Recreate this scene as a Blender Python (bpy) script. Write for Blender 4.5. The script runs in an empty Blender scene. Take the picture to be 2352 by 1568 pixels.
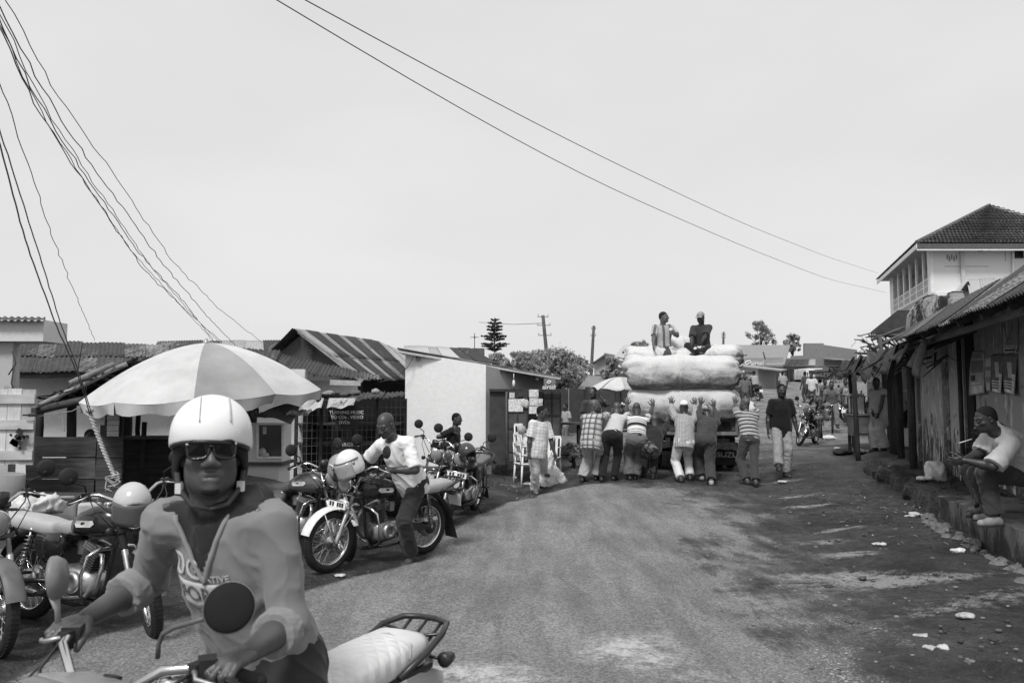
import bpy, math, random
import numpy as np
from mathutils import Vector, Matrix
random.seed(7)
RNG = np.random.RandomState(11)
S = bpy.context.scene
COL = S.collection
R = math.radians
PI = math.pi

# ------------------------------------------------------------------ camera, sky, sun, exposure
PITCH = math.atan(131 / 1829.33)
CH = 1.72
cd = bpy.data.cameras.new('camera')
cd.lens = 28; cd.sensor_width = 36; cd.clip_start = 0.05; cd.clip_end = 3000
cd.dof.use_dof = True; cd.dof.focus_distance = 12.0; cd.dof.aperture_fstop = 5.6
cam = bpy.data.objects.new('camera', cd); COL.objects.link(cam)
cam.location = (0, 0, CH); cam.rotation_euler = (PI / 2 + PITCH, 0, 0)
S.camera = cam

SUN_EL, SUN_AZ = R(53), R(202)          # azimuth the light comes from, clockwise from +Y
W = bpy.data.worlds.new('World'); S.world = W; W.use_nodes = True
nt = W.node_tree; nt.nodes.clear()
def wn(t, **k):
    n = nt.nodes.new(t)
    for a, b in k.items(): setattr(n, a, b)
    return n
sky = wn('ShaderNodeTexSky', sky_type='NISHITA', sun_disc=False, sun_elevation=SUN_EL, sun_rotation=SUN_AZ)
bw = wn('ShaderNodeRGBToBW')
tc = wn('ShaderNodeTexCoord')
mp = wn('ShaderNodeMapping'); mp.inputs['Scale'].default_value = (1.2, 1.2, 3.0)
nz = wn('ShaderNodeTexNoise'); nz.inputs['Scale'].default_value = 1.6; nz.inputs['Detail'].default_value = 4
rp = wn('ShaderNodeMapRange'); rp.inputs['From Min'].default_value = .3; rp.inputs['From Max'].default_value = .7
rp.inputs['To Min'].default_value = 3.95; rp.inputs['To Max'].default_value = 4.4
mx = wn('ShaderNodeMix', data_type='FLOAT'); mx.inputs[0].default_value = .965   # overcast: the cloud layer hides nearly all of the clear sky
bg = wn('ShaderNodeBackground'); bg.inputs['Strength'].default_value = 0.1
wo = wn('ShaderNodeOutputWorld')
L = nt.links.new
L(sky.outputs[0], bw.inputs[0]); L(tc.outputs['Generated'], mp.inputs[0]); L(mp.outputs[0], nz.inputs['Vector'])
L(nz.outputs['Fac'], rp.inputs['Value']); L(bw.outputs[0], mx.inputs[2]); L(rp.outputs[0], mx.inputs[3])
L(mx.outputs[0], bg.inputs['Color']); L(bg.outputs[0], wo.inputs[0])

sl = bpy.data.lights.new('sun', 'SUN'); sl.energy = 1.5; sl.angle = R(14); sl.color = (1, .997, .992)
sun = bpy.data.objects.new('sun', sl); COL.objects.link(sun)
sd = Vector((math.sin(SUN_AZ) * math.cos(SUN_EL), math.cos(SUN_AZ) * math.cos(SUN_EL), math.sin(SUN_EL)))
sun.rotation_euler = sd.to_track_quat('Z', 'Y').to_euler()
vs = S.view_settings
vs.view_transform = 'Standard'; vs.look = 'None'; vs.exposure = 0.9; vs.gamma = 1; vs.use_curve_mapping = False

# ------------------------------------------------------------------ picture <-> place
F = 1829.33
def P(u, v, d):
    a = (u - 1176) / F; b = (784 - v) / F
    c, s = math.cos(PITCH), math.sin(PITCH)
    D = Vector((a, c - b * s, s + b * c))
    return Vector((0, 0, CH)) + D * (d / D.y)
def smooth(a, b, x):
    t = np.clip((x - a) / (b - a), 0, 1); return t * t * (3 - 2 * t)
_py = [-80, 0, 9, 13.2, 15, 16, 20, 28, 45, 65, 90, 140, 300, 900]
_pz = [0, 0, 0, .08, .17, .21, .33, .50, .98, 1.55, 2.9, 5.0, 9, 20]
def walloff(x, y): return (x - (6.5 + .25 * (y - 10))) / 1.031
def gz(x, y):
    x = np.asarray(x, float); y = np.asarray(y, float)
    z = np.interp(y, _py, _pz)
    z = z - .22 * np.exp(-((x - .35) / .75) ** 2 - ((y - 15.0) / 1.6) ** 2)
    z = z + .14 * smooth(-.2, -1.2, x) * smooth(13.6, 15.6, y) * smooth(60, 30, y)
    w = walloff(x, y)
    z = z + (.13 * smooth(-3.2, -1.6, w) + .17 * smooth(-1.0, -.2, w)) * smooth(2, 6, y) * smooth(24, 17, y)
    z = z + .22 * smooth(5, 12, x) * smooth(20, 40, y) * smooth(10, 60, y) * 4
    z = z + .5 * smooth(-3, -12, x) * smooth(22, 50, y)
    return z
def G(u, v):
    """the point of the ground seen at picture point u, v"""
    lo, hi = 1.0, 400.0
    for _ in range(60):
        m = (lo + hi) / 2; p = P(u, v, m)
        if p.z > gz(p.x, p.y): lo = m
        else: hi = m
    p = P(u, v, lo); p.z = float(gz(p.x, p.y)); return p
def X(u, d): return (u - 1176) / F * d
def on_ground(x, y, dz=0): return Vector((x, y, float(gz(x, y)) + dz))

# ------------------------------------------------------------------ noise
def _h(i, j, k, seed):
    n = (i * 374761393 + j * 668265263 + k * 1274126177 + seed * 974634777) & 0xffffffff
    n = ((n ^ (n >> 13)) * 1103515245) & 0xffffffff
    return ((n ^ (n >> 16)) & 0xffff) / 32767.5 - 1
def vnoise(p, seed=0):
    p = np.asarray(p, float); i = np.floor(p).astype(np.int64); f = p - i; f = f * f * (3 - 2 * f)
    r = 0
    for a in (0, 1):
        for b in (0, 1):
            for c in (0, 1):
                w = (f[:, 0] if a else 1 - f[:, 0]) * (f[:, 1] if b else 1 - f[:, 1]) * (f[:, 2] if c else 1 - f[:, 2])
                r = r + w * _h(i[:, 0] + a, i[:, 1] + b, i[:, 2] + c, seed)
    return r
def fbm(p, seed=0, o=3):
    r = 0; a = 1.0; p = np.asarray(p, float)
    for k in range(o):
        r = r + a * vnoise(p * 2 ** k, seed + k); a *= .5
    return r

# ------------------------------------------------------------------ objects
def tag(o, label=None, cat=None, group=None, kind=None):
    if label: o['label'] = label
    if cat: o['category'] = cat
    if group: o['group'] = group
    if kind: o['kind'] = kind
    return o
def thing(name, label, cat, loc=(0, 0, 0), rz=0, group=None, rx=0, ry=0):
    o = bpy.data.objects.new(name, None); COL.objects.link(o)
    o.empty_display_size = .1
    o.location = loc; o.rotation_euler = (rx, ry, rz)
    return tag(o, label, cat, group)
def mw(o):
    m = Matrix.LocRotScale(o.location, o.rotation_euler, o.scale)
    return mw(o.parent) @ m if o.parent else m
def link(name, me, parent=None, mats=None, loc=None, rot=None):
    o = bpy.data.objects.new(name, me); COL.objects.link(o)
    if mats is not None:
        if not isinstance(mats, (list, tuple)): mats = [mats]
        if len(me.materials) == 0:
            for m in mats: me.materials.append(m)
        else:
            for i, m in enumerate(mats):
                o.material_slots[i].link = 'OBJECT'; o.material_slots[i].material = m
    if parent: o.parent = parent
    if loc is not None: o.location = loc
    if rot is not None: o.rotation_euler = rot
    return o
def np_mesh(name, V, Q, smoothf=True):
    me = bpy.data.meshes.new(name); V = np.asarray(V, np.float32); Q = np.asarray(Q, np.int32)
    n = len(Q); k = Q.shape[1] if n else 4
    me.vertices.add(len(V)); me.vertices.foreach_set('co', V.ravel())
    me.loops.add(n * k); me.loops.foreach_set('vertex_index', Q.ravel())
    me.polygons.add(n); me.polygons.foreach_set('loop_start', np.arange(0, n * k, k, dtype=np.int32))
    me.polygons.foreach_set('use_smooth', np.full(n, smoothf))
    me.update(calc_edges=True); me.validate()
    return me
def fattr(me, name, arr, typ='FLOAT'):
    a = me.attributes.new(name, typ, 'POINT')
    a.data.foreach_set('vector' if typ == 'FLOAT_VECTOR' else 'value', np.asarray(arr, np.float32).ravel())

class MB:
    """collects shapes, then links them as one mesh object"""
    def __init__(s): s.v = []; s.f = []; s.m = []; s.s = []
    def add(s, V, Fs, mi=0, sm=False):
        b = len(s.v); s.v += [tuple(p) for p in V]
        for f in Fs: s.f.append([b + i for i in f]); s.m.append(mi); s.s.append(sm)
        return s
    def box(s, c, d, rot=None, mi=0, tap=1.0):
        x, y, z = d[0] / 2, d[1] / 2, d[2] / 2
        V = [Vector((a * x * (tap if e > 0 else 1), b * y * (tap if e > 0 else 1), e * z)) for e in (-1, 1) for a, b in ((-1, -1), (1, -1), (1, 1), (-1, 1))]
        if rot is not None:
            m = rot if isinstance(rot, Matrix) else Matrix.Rotation(rot, 3, 'Z')
            V = [m @ p for p in V]
        c = Vector(c)
        return s.add([p + c for p in V], [(3, 2, 1, 0), (4, 5, 6, 7), (0, 1, 5, 4), (1, 2, 6, 5), (2, 3, 7, 6), (3, 0, 4, 7)], mi)
    def beam(s, a, b, w, h, up=(0, 0, 1), mi=0):
        a = Vector(a); b = Vector(b); d = (b - a); l = d.length; d.normalize()
        u = Vector(up); r = d.cross(u)
        if r.length < 1e-4: r = d.cross(Vector((1, 0, 0)))
        r.normalize(); u = r.cross(d)
        m = Matrix((r, d, u)).transposed()
        return s.box((a + b) / 2, (w, l, h), m, mi)
    def tube(s, pts, r, n=8, mi=0, cap=True, sm=True, closed=False):
        pts = [Vector(p) for p in pts]; k = len(pts)
        rr = r if isinstance(r, (list, tuple)) else [r] * k
        V = []; prev = None
        for i, p in enumerate(pts):
            t = (pts[(i + 1) % k] - pts[i - 1]) if closed else (pts[min(i + 1, k - 1)] - pts[max(i - 1, 0)])
            t.normalize()
            if prev is None:
                q = t.cross(Vector((0, 0, 1)))
                if q.length < 1e-3: q = t.cross(Vector((1, 0, 0)))
            else:
                q = prev - t * prev.dot(t)
            q.normalize(); w = t.cross(q); prev = q
            for j in range(n):
                a = 2 * PI * j / n
                V.append(p + (q * math.cos(a) + w * math.sin(a)) * rr[i])
        Fs = []
        for i in range(k if closed else k - 1):
            for j in range(n):
                i2 = (i + 1) % k
                Fs.append((i * n + j, i * n + (j + 1) % n, i2 * n + (j + 1) % n, i2 * n + j))
        s.add(V, Fs, mi, sm)
        if cap and not closed:
            b = len(s.v) - len(V)
            s.f.append([b + j for j in reversed(range(n))]); s.m.append(mi); s.s.append(False)
            s.f.append([b + (k - 1) * n + j for j in range(n)]); s.m.append(mi); s.s.append(False)
        return s
    def lathe(s, prof, c=(0, 0, 0), axis=(0, 0, 1), n=16, mi=0, sm=True, closed=False):
        """prof: (radius, height) pairs; closed rings the profile too"""
        q = Vector(axis).normalized().to_track_quat('Z', 'Y').to_matrix(); c = Vector(c)
        V = []; k = len(prof)
        for (r, h) in prof:
            for j in range(n):
                a = 2 * PI * j / n
                V.append(c + q @ Vector((r * math.cos(a), r * math.sin(a), h)))
        Fs = [(i * n + j, i * n + (j + 1) % n, ((i + 1) % k) * n + (j + 1) % n, ((i + 1) % k) * n + j) for i in range(k if closed else k - 1) for j in range(n)]
        s.add(V, Fs, mi, sm)
        if not closed:
            b = len(s.v) - len(V)
            if prof[0][0] > 1e-5: s.f.append([b + j for j in reversed(range(n))]); s.m.append(mi); s.s.append(False)
            if prof[-1][0] > 1e-5: s.f.append([b + (k - 1) * n + j for j in range(n)]); s.m.append(mi); s.s.append(False)
        return s
    def loft(s, rings, mi=0, sm=True, cap=True):
        k = len(rings); n = len(rings[0]); V = [p for r in rings for p in r]
        Fs = [(i * n + j, i * n + (j + 1) % n, (i + 1) * n + (j + 1) % n, (i + 1) * n + j) for i in range(k - 1) for j in range(n)]
        s.add(V, Fs, mi, sm)
        if cap:
            b = len(s.v) - len(V)
            s.f.append([b + j for j in reversed(range(n))]); s.m.append(mi); s.s.append(sm)
            s.f.append([b + (k - 1) * n + j for j in range(n)]); s.m.append(mi); s.s.append(sm)
        return s
    def prism(s, poly, a, b, mi=0):
        """poly: points of one face; a->b the extrusion vector"""
        e = Vector(b) - Vector(a); n = len(poly); V = [Vector(p) for p in poly] + [Vector(p) + e for p in poly]
        return s.add(V, [tuple(reversed(range(n))), tuple(range(n, 2 * n))] + [(i, (i + 1) % n, n + (i + 1) % n, n + i) for i in range(n)], mi)
    def grid(s, fn, nu, nv, mi=0, sm=True):
        V = [fn(i / nu, j / nv) for i in range(nu + 1) for j in range(nv + 1)]
        return s.add(V, [(i * (nv + 1) + j, (i + 1) * (nv + 1) + j, (i + 1) * (nv + 1) + j + 1, i * (nv + 1) + j + 1) for i in range(nu) for j in range(nv)], mi, sm)
    def ball(s, c, r, n=10, mi=0, rot=None):
        r = r if isinstance(r, (tuple, list)) else (r, r, r); c = Vector(c); V = []; m = max(4, n // 2)
        for i in range(m + 1):
            t = PI * i / m
            for j in range(n):
                a = 2 * PI * j / n
                p = Vector((r[0] * math.sin(t) * math.cos(a), r[1] * math.sin(t) * math.sin(a), r[2] * math.cos(t)))
                V.append(c + (rot @ p if rot is not None else p))
        return s.add(V, [(i * n + j, (i + 1) * n + j, (i + 1) * n + (j + 1) % n, i * n + (j + 1) % n) for i in range(m) for j in range(n)], mi, True)
    def mesh(s, name):
        me = bpy.data.meshes.new(name); me.from_pydata(s.v, [], s.f)
        me.polygons.foreach_set('material_index', s.m); me.polygons.foreach_set('use_smooth', s.s)
        me.update(); return me
    def build(s, name, mats, parent=None, world=False, label=None, bevel=0, **kw):
        if world and parent is not None:
            inv = mw(parent).inverted(); s.v = [tuple(inv @ Vector(p)) for p in s.v]
        o = link(name, s.mesh(name), parent, mats, **kw)
        if label: o['label'] = label
        if bevel:
            b = o.modifiers.new('edge', 'BEVEL'); b.width = bevel; b.segments = 2; b.limit_method = 'ANGLE'
        return o
def hang(root, pts_world=None): return root
def thicken(o, t, off=0):
    m = o.modifiers.new('thick', 'SOLIDIFY'); m.thickness = t; m.offset = off; return o
def rotz(a): return Matrix.Rotation(a, 3, 'Z')
# ------------------------------------------------------------------ materials (the photograph is black and white: every colour is a grey)
def g3(c): return (c, c, c, 1)
class NT:
    def __init__(s, name):
        s.m = bpy.data.materials.new(name); s.m.use_nodes = True; s.t = s.m.node_tree
        s.b = s.t.nodes['Principled BSDF']
    def n(s, typ, **k):
        x = s.t.nodes.new(typ)
        for a, b in k.items():
            if a.startswith('i_'):
                x.inputs[a[2:].replace('_', ' ')].default_value = b
            else: setattr(x, a, b)
        return x
    def l(s, a, b): s.t.links.new(a, b)
    def coord(s, which='Object', scale=(1, 1, 1), rot=(0, 0, 0)):
        c = s.n('ShaderNodeTexCoord'); m = s.n('ShaderNodeMapping')
        m.inputs['Scale'].default_value = scale; m.inputs['Rotation'].default_value = rot
        s.l(c.outputs[which], m.inputs[0]); return m.outputs[0]
    def world(s, scale=(1, 1, 1)):
        c = s.n('ShaderNodeNewGeometry'); m = s.n('ShaderNodeMapping'); m.inputs['Scale'].default_value = scale
        s.l(c.outputs['Position'], m.inputs[0]); return m.outputs[0]
    def noise(s, vec, scale, detail=5, rough=.6, dist=0):
        x = s.n('ShaderNodeTexNoise', i_Scale=scale, i_Detail=detail, i_Roughness=rough, i_Distortion=dist)
        s.l(vec, x.inputs['Vector']); return x.outputs['Fac']
    def vor(s, vec, scale, feature='F1', out='Distance'):
        x = s.n('ShaderNodeTexVoronoi', i_Scale=scale, feature=feature); s.l(vec, x.inputs['Vector']); return x.outputs[out]
    def rng(s, v, a, b, c, d):
        x = s.n('ShaderNodeMapRange'); x.inputs[1].default_value = a; x.inputs[2].default_value = b; x.inputs[3].default_value = c; x.inputs[4].default_value = d
        s.l(v, x.inputs[0]); return x.outputs[0]
    def math(s, op, a, b=None, c=None):
        x = s.n('ShaderNodeMath', operation=op)
        for i, q in enumerate((a, b, c)):
            if q is None: continue
            if isinstance(q, (int, float)): x.inputs[i].default_value = q
            else: s.l(q, x.inputs[i])
        return x.outputs[0]
    def mix(s, f, a, b):
        x = s.n('ShaderNodeMix', data_type='FLOAT')
        for i, q in ((0, f), (2, a), (3, b)):
            if isinstance(q, (int, float)): x.inputs[i].default_value = q
            else: s.l(q, x.inputs[i])
        return x.outputs[0]
    def attr(s, name, out='Fac'): return s.n('ShaderNodeAttribute', attribute_name=name).outputs[out]
    def rand(s): return s.n('ShaderNodeObjectInfo').outputs['Random']
    def bump(s, h, strength=.3, dist=.01):
        x = s.n('ShaderNodeBump', i_Strength=strength, i_Distance=dist); s.l(h, x.inputs['Height']); s.l(x.outputs[0], s.b.inputs['Normal']); return s
    def col(s, v):
        if isinstance(v, (int, float)): s.b.inputs['Base Color'].default_value = g3(v)
        else: s.l(v, s.b.inputs['Base Color'])
        return s
    def set(s, rough=None, metal=None, spec=None):
        for k, v in (('Roughness', rough), ('Metallic', metal), ('Specular IOR Level', spec)):
            if v is None: continue
            if isinstance(v, (int, float)): s.b.inputs[k].default_value = v
            else: s.l(v, s.b.inputs[k])
        return s
_mc = {}
def M(c, rough=.8, var=.25, scale=6, bump=.25, metal=0, bscale=None, spec=.35, dist=.006, vr=.0, stretch=(1, 1, 1)):
    """a plain material of grey c with uneven wear"""
    key = (c, rough, var, scale, bump, metal, bscale, spec, dist, vr, stretch)
    if key in _mc: return _mc[key]
    t = NT('surface_%d' % len(_mc)); v = t.coord(scale=stretch)
    n = t.noise(v, scale, 6)
    cc = t.rng(n, .3, .7, c * (1 - var), min(1, c * (1 + var)))
    if vr: cc = t.math('MULTIPLY', cc, t.rng(t.rand(), 0, 1, 1 - vr, 1 + vr))
    t.col(cc); t.set(rough, metal, spec)
    t.l(t.rng(n, .3, .7, max(.05, rough - .1), min(1, rough + .1)), t.b.inputs['Roughness'])
    if bump: t.bump(t.noise(v, bscale or scale * 5, 4), bump, dist)
    _mc[key] = t.m; return t.m
def cloth(c, pat=None, c2=.1, k=.05, c3=None, w=.5, rough=.9):
    """woven cloth; pat works on the rest coordinates pat=(across, round, along) stored on the garment"""
    key = ('cl', c, pat, c2, k, c3, w); 
    if key in _mc: return _mc[key]
    t = NT('cloth_%d' % len(_mc)); v = t.coord()
    n = t.noise(v, 7, 5); base = t.rng(n, .25, .75, c * .86, c * 1.08)
    if pat:
        sx = t.n('ShaderNodeSeparateXYZ'); t.l(t.attr('pat', 'Vector'), sx.inputs[0])
        def band(o, k_, w_, ph=0.0):
            f = t.math('FRACT', t.math('ADD', t.math('DIVIDE', sx.outputs[o], k_), 50 + ph)); return t.math('LESS_THAN', f, w_)
        if pat == 'stripe':
            base = t.mix(band(2, k, w), base, c2)
            if c3 is not None: base = t.mix(band(2, k, w * .3, .35), base, c3)
        elif pat == 'stripe3':     # broad dark bands over white with thin lines
            base = t.mix(band(2, k, .30), base, c2); base = t.mix(band(2, k, .07, -.40), base, c2); base = t.mix(band(2, k, .07, -.62), base, c2)
        elif pat == 'check':
            a = band(0, k, w); b = band(2, k, w)
            base = t.mix(t.math('MULTIPLY', t.math('ADD', a, b), .5), base, c2)
        elif pat == 'plaid':
            a = band(0, k, .22); b = band(2, k, .22); a2 = band(0, k, .5, .1); b2 = band(2, k, .5, .1)
            f = t.math('MULTIPLY', t.math('ADD', a2, b2), .28); base = t.mix(f, base, c2)
            base = t.mix(t.math('MULTIPLY', t.math('MAXIMUM', a, b), .75), base, c2)
        elif pat == 'vstripe':
            base = t.mix(band(0, k, w), base, c2)
        elif pat == 'patch':
            p = t.noise(t.coord(scale=(1, 1, 1)), k, 3); base = t.mix(t.math('GREATER_THAN', p, w), base, c2)
    t.col(base); t.set(rough, 0, .15)
    t.b.inputs['Sheen Weight'].default_value = .15
    t.bump(t.noise(v, 300, 2), .12, .002)
    _mc[key] = t.m; return t.m
def skin(c=.07):
    key = ('skin', c)
    if key in _mc: return _mc[key]
    t = NT('skin_%d' % len(_mc)); v = t.coord(); n = t.noise(v, 9, 5)
    t.col(t.rng(n, .3, .7, c * .85, c * 1.18)); t.set(t.rng(t.noise(v, 40, 3), .3, .7, .36, .52), 0, .5); t.bump(t.noise(v, 260, 3), .12, .002)
    _mc[key] = t.m; return t.m
def sheet_metal(c, rust=.5, name='iron', c2=None):
    """old corrugated iron: pale zinc with rust running down the sheet (local y runs up the slope)"""
    key = ('iron', c, rust, c2)
    if key in _mc: return _mc[key]
    t = NT('corrugated_iron_%d' % len(_mc)); v = t.coord(scale=(4, .45, 1))
    oi = t.n('ShaderNodeObjectInfo'); off = t.n('ShaderNodeVectorMath', operation='ADD')
    t.l(v, off.inputs[0]); cm = t.n('ShaderNodeCombineXYZ'); t.l(t.math('MULTIPLY', oi.outputs['Random'], 40), cm.inputs[0]); t.l(cm.outputs[0], off.inputs[1])
    n = t.noise(off.outputs[0], 2.2, 8, .65, .4); n2 = t.noise(off.outputs[0], 9, 5)
    f = t.rng(t.math('ADD', t.math('MULTIPLY', n, .8), t.math('MULTIPLY', n2, .2)), .62 - rust * .4, .78 - rust * .4, 0, 1)
    d = c2 if c2 is not None else .055
    cc = t.mix(f, t.rng(n2, .3, .7, c * .85, c * 1.1), t.rng(n2, .3, .7, d * .6, d * 1.5))
    cc = t.math('MULTIPLY', cc, t.rng(oi.outputs['Random'], 0, 1, .82, 1.15))
    t.col(cc); t.set(t.mix(f, .42, .9), t.mix(f, .35, 0), .4); t.bump(n2, .15, .004)
    _mc[key] = t.m; return t.m
def wood(c, var=.5, axis=0, fine=1.0):
    key = ('wood', c, var, axis, fine)
    if key in _mc: return _mc[key]
    sc = [14, 14, 14]; sc[axis] = .9
    t = NT('wood_%d' % len(_mc)); v = t.coord(scale=tuple(x * fine for x in sc)); 
    n = t.noise(v, 2.5, 7, .65, .3); b = t.noise(t.coord(), 2, 4)
    cc = t.math('MULTIPLY', t.rng(n, .3, .7, c * (1 - var), c * (1 + var)), t.rng(b, .3, .7, .75, 1.25))
    cc = t.math('MULTIPLY', cc, t.rng(t.rand(), 0, 1, .75, 1.25))
    t.col(cc); t.set(.85, 0, .25); t.bump(n, .5, .006)
    _mc[key] = t.m; return t.m
def plaster(c, dirt=.12, amount=.45, low=0, high=.8, scale=2.2, c3=None):
    """limewash or mud plaster with flaked patches and splash dirt near its foot (local z)"""
    key = ('pl', c, dirt, amount, low, high, scale, c3)
    if key in _mc: return _mc[key]
    t = NT('plaster_%d' % len(_mc)); v = t.coord(); vs_ = t.coord(scale=(1, 1, .35))
    n = t.noise(vs_, scale, 8, .68, .6); n2 = t.noise(v, 14, 6, .7)
    sx = t.n('ShaderNodeSeparateXYZ'); t.l(v, sx.inputs[0])
    foot = t.rng(t.math('ADD', sx.outputs[2], t.math('MULTIPLY', n, -.5)), low - .25, high - .25, .22, 0)
    f = t.rng(t.math('ADD', t.math('ADD', t.math('MULTIPLY', n, .75), t.math('MULTIPLY', n2, .25)), foot), .80 - amount * .5, .88 - amount * .5, 0, 1)
    cc = t.mix(f, t.rng(n2, .3, .7, c * .93, c * 1.04), t.rng(n2, .3, .7, dirt * .6, dirt * 1.4))
    if c3 is not None:
        f3 = t.rng(t.noise(t.coord(scale=(2.2, 2.2, .5)), 5, 7, .7, .5), .56, .64, 0, 1); cc = t.mix(f3, cc, c3)
    t.col(cc); t.set(.92, 0, .2); t.bump(t.math('ADD', t.math('MULTIPLY', f, -.6), n2), .5, .012)
    _mc[key] = t.m; return t.m

CHROME = M(.62, .16, .25, 5, 0, 1.0)
DULL = M(.42, .38, .35, 8, .1, .9)
BLACKM = M(.022, .35, .3, 8, .05, 0, None, .5)
RUBBER = M(.022, .85, .4, 14, .3)
DARKIRON = M(.045, .6, .5, 9, .3, .3)
WHITEP = M(.78, .6, .12, 5, .1)
PAPER = M(.72, .8, .15, 7, .15)
PLASTIC = M(.75, .35, .08, 4, .05)
def glass(c=.02, rough=.06):
    key = ('glass', c, rough)
    if key in _mc: return _mc[key]
    t = NT('glass_%d' % len(_mc)); t.col(c).set(rough, 0, .6); _mc[key] = t.m; return t.m
def clear(c=.9, rough=.05):
    key = ('clear', c)
    if key in _mc: return _mc[key]
    t = NT('clear_%d' % len(_mc)); t.col(c).set(rough, 0, .5); t.b.inputs['Transmission Weight'].default_value = .9; t.b.inputs['IOR'].default_value = 1.2
    _mc[key] = t.m; return t.m
# ------------------------------------------------------------------ soft bodies: distance fields turned into one continuous mesh
class Field:
    def __init__(s, res): s.res = res; s.ops = []
    def _b(s, lo, hi, k):
        s.ops[-1] += (np.array(lo) - k, np.array(hi) + k)
    def cone(s, a, b, ra, rb, k=.02, sub=False, cap=None):
        a = np.array(a, float); b = np.array(b, float); r = max(ra, rb)
        s.ops.append(['cone', (a, b, ra, rb, cap), k, sub]); s._b(np.minimum(a, b) - r, np.maximum(a, b) + r, k + .02); return s
    def ell(s, c, r, rot=None, k=.02, sub=False):
        c = np.array(c, float); r = np.array(r, float); m = np.eye(3) if rot is None else np.array(rot, float)
        R_ = max(r); s.ops.append(['ell', (c, r, m), k, sub]); s._b(c - R_, c + R_, k + .02); return s
    def clip(s, p, n):
        s.ops.append(['clip', (np.array(p, float), np.array(n, float)), 0, False, None, None]); return s
    def mesh(s):
        lo = np.min([o[4] for o in s.ops if o[4] is not None and not o[3]], 0) - 2 * s.res
        hi = np.max([o[5] for o in s.ops if o[5] is not None and not o[3]], 0) + 2 * s.res
        n = np.ceil((hi - lo) / s.res).astype(int) + 1
        ax = [lo[i] + s.res * np.arange(n[i]) for i in range(3)]
        D = np.full(n, .25, np.float32)
        for typ, a, k, sub, blo, bhi in s.ops:
            if typ == 'clip':
                sl = [slice(0, n[i]) for i in range(3)]
            else:
                i0 = np.maximum(np.floor((blo - lo) / s.res).astype(int) - 1, 0); i1 = np.minimum(np.ceil((bhi - lo) / s.res).astype(int) + 2, n)
                if (i1 <= i0).any(): continue
                sl = [slice(i0[i], i1[i]) for i in range(3)]
            x = ax[0][sl[0]][:, None, None]; y = ax[1][sl[1]][None, :, None]; z = ax[2][sl[2]][None, None, :]
            W_ = D[tuple(sl)]
            if typ == 'clip':
                p, nn = a; d = (x - p[0]) * nn[0] + (y - p[1]) * nn[1] + (z - p[2]) * nn[2]
                np.maximum(W_, d, out=W_); continue
            if typ == 'cone':
                p, q, ra, rb, cap = a; e = q - p; l2 = float(e @ e) + 1e-12
                t = ((x - p[0]) * e[0] + (y - p[1]) * e[1] + (z - p[2]) * e[2]) / l2
                tc_ = np.clip(t, 0, 1)
                d = np.sqrt((x - p[0] - tc_ * e[0]) ** 2 + (y - p[1] - tc_ * e[1]) ** 2 + (z - p[2] - tc_ * e[2]) ** 2) - (ra + (rb - ra) * tc_)
                if cap: d = np.maximum(d, (t - 1) * math.sqrt(l2))
                if cap == 2: d = np.maximum(d, -t * math.sqrt(l2))
            else:
                c, r, m = a; X_, Y_, Z_ = x - c[0], y - c[1], z - c[2]
                u = (X_ * m[0, 0] + Y_ * m[1, 0] + Z_ * m[2, 0]); v = (X_ * m[0, 1] + Y_ * m[1, 1] + Z_ * m[2, 1]); w = (X_ * m[0, 2] + Y_ * m[1, 2] + Z_ * m[2, 2])
                k0 = np.sqrt((u / r[0]) ** 2 + (v / r[1]) ** 2 + (w / r[2]) ** 2) + 1e-9
                k1 = np.sqrt((u / r[0] ** 2) ** 2 + (v / r[1] ** 2) ** 2 + (w / r[2] ** 2) ** 2) + 1e-9
                d = k0 * (k0 - 1) / k1
            d = d.astype(np.float32)
            if sub:
                d = -d; h = np.maximum(k - np.abs(W_ - d), 0) / max(k, 1e-6); W_[...] = np.maximum(W_, d) + h * h * k / 4
            else:
                h = np.maximum(k - np.abs(W_ - d), 0) / max(k, 1e-6); W_[...] = np.minimum(W_, d) - h * h * k / 4
        return nets(D, lo, s.res)
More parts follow.
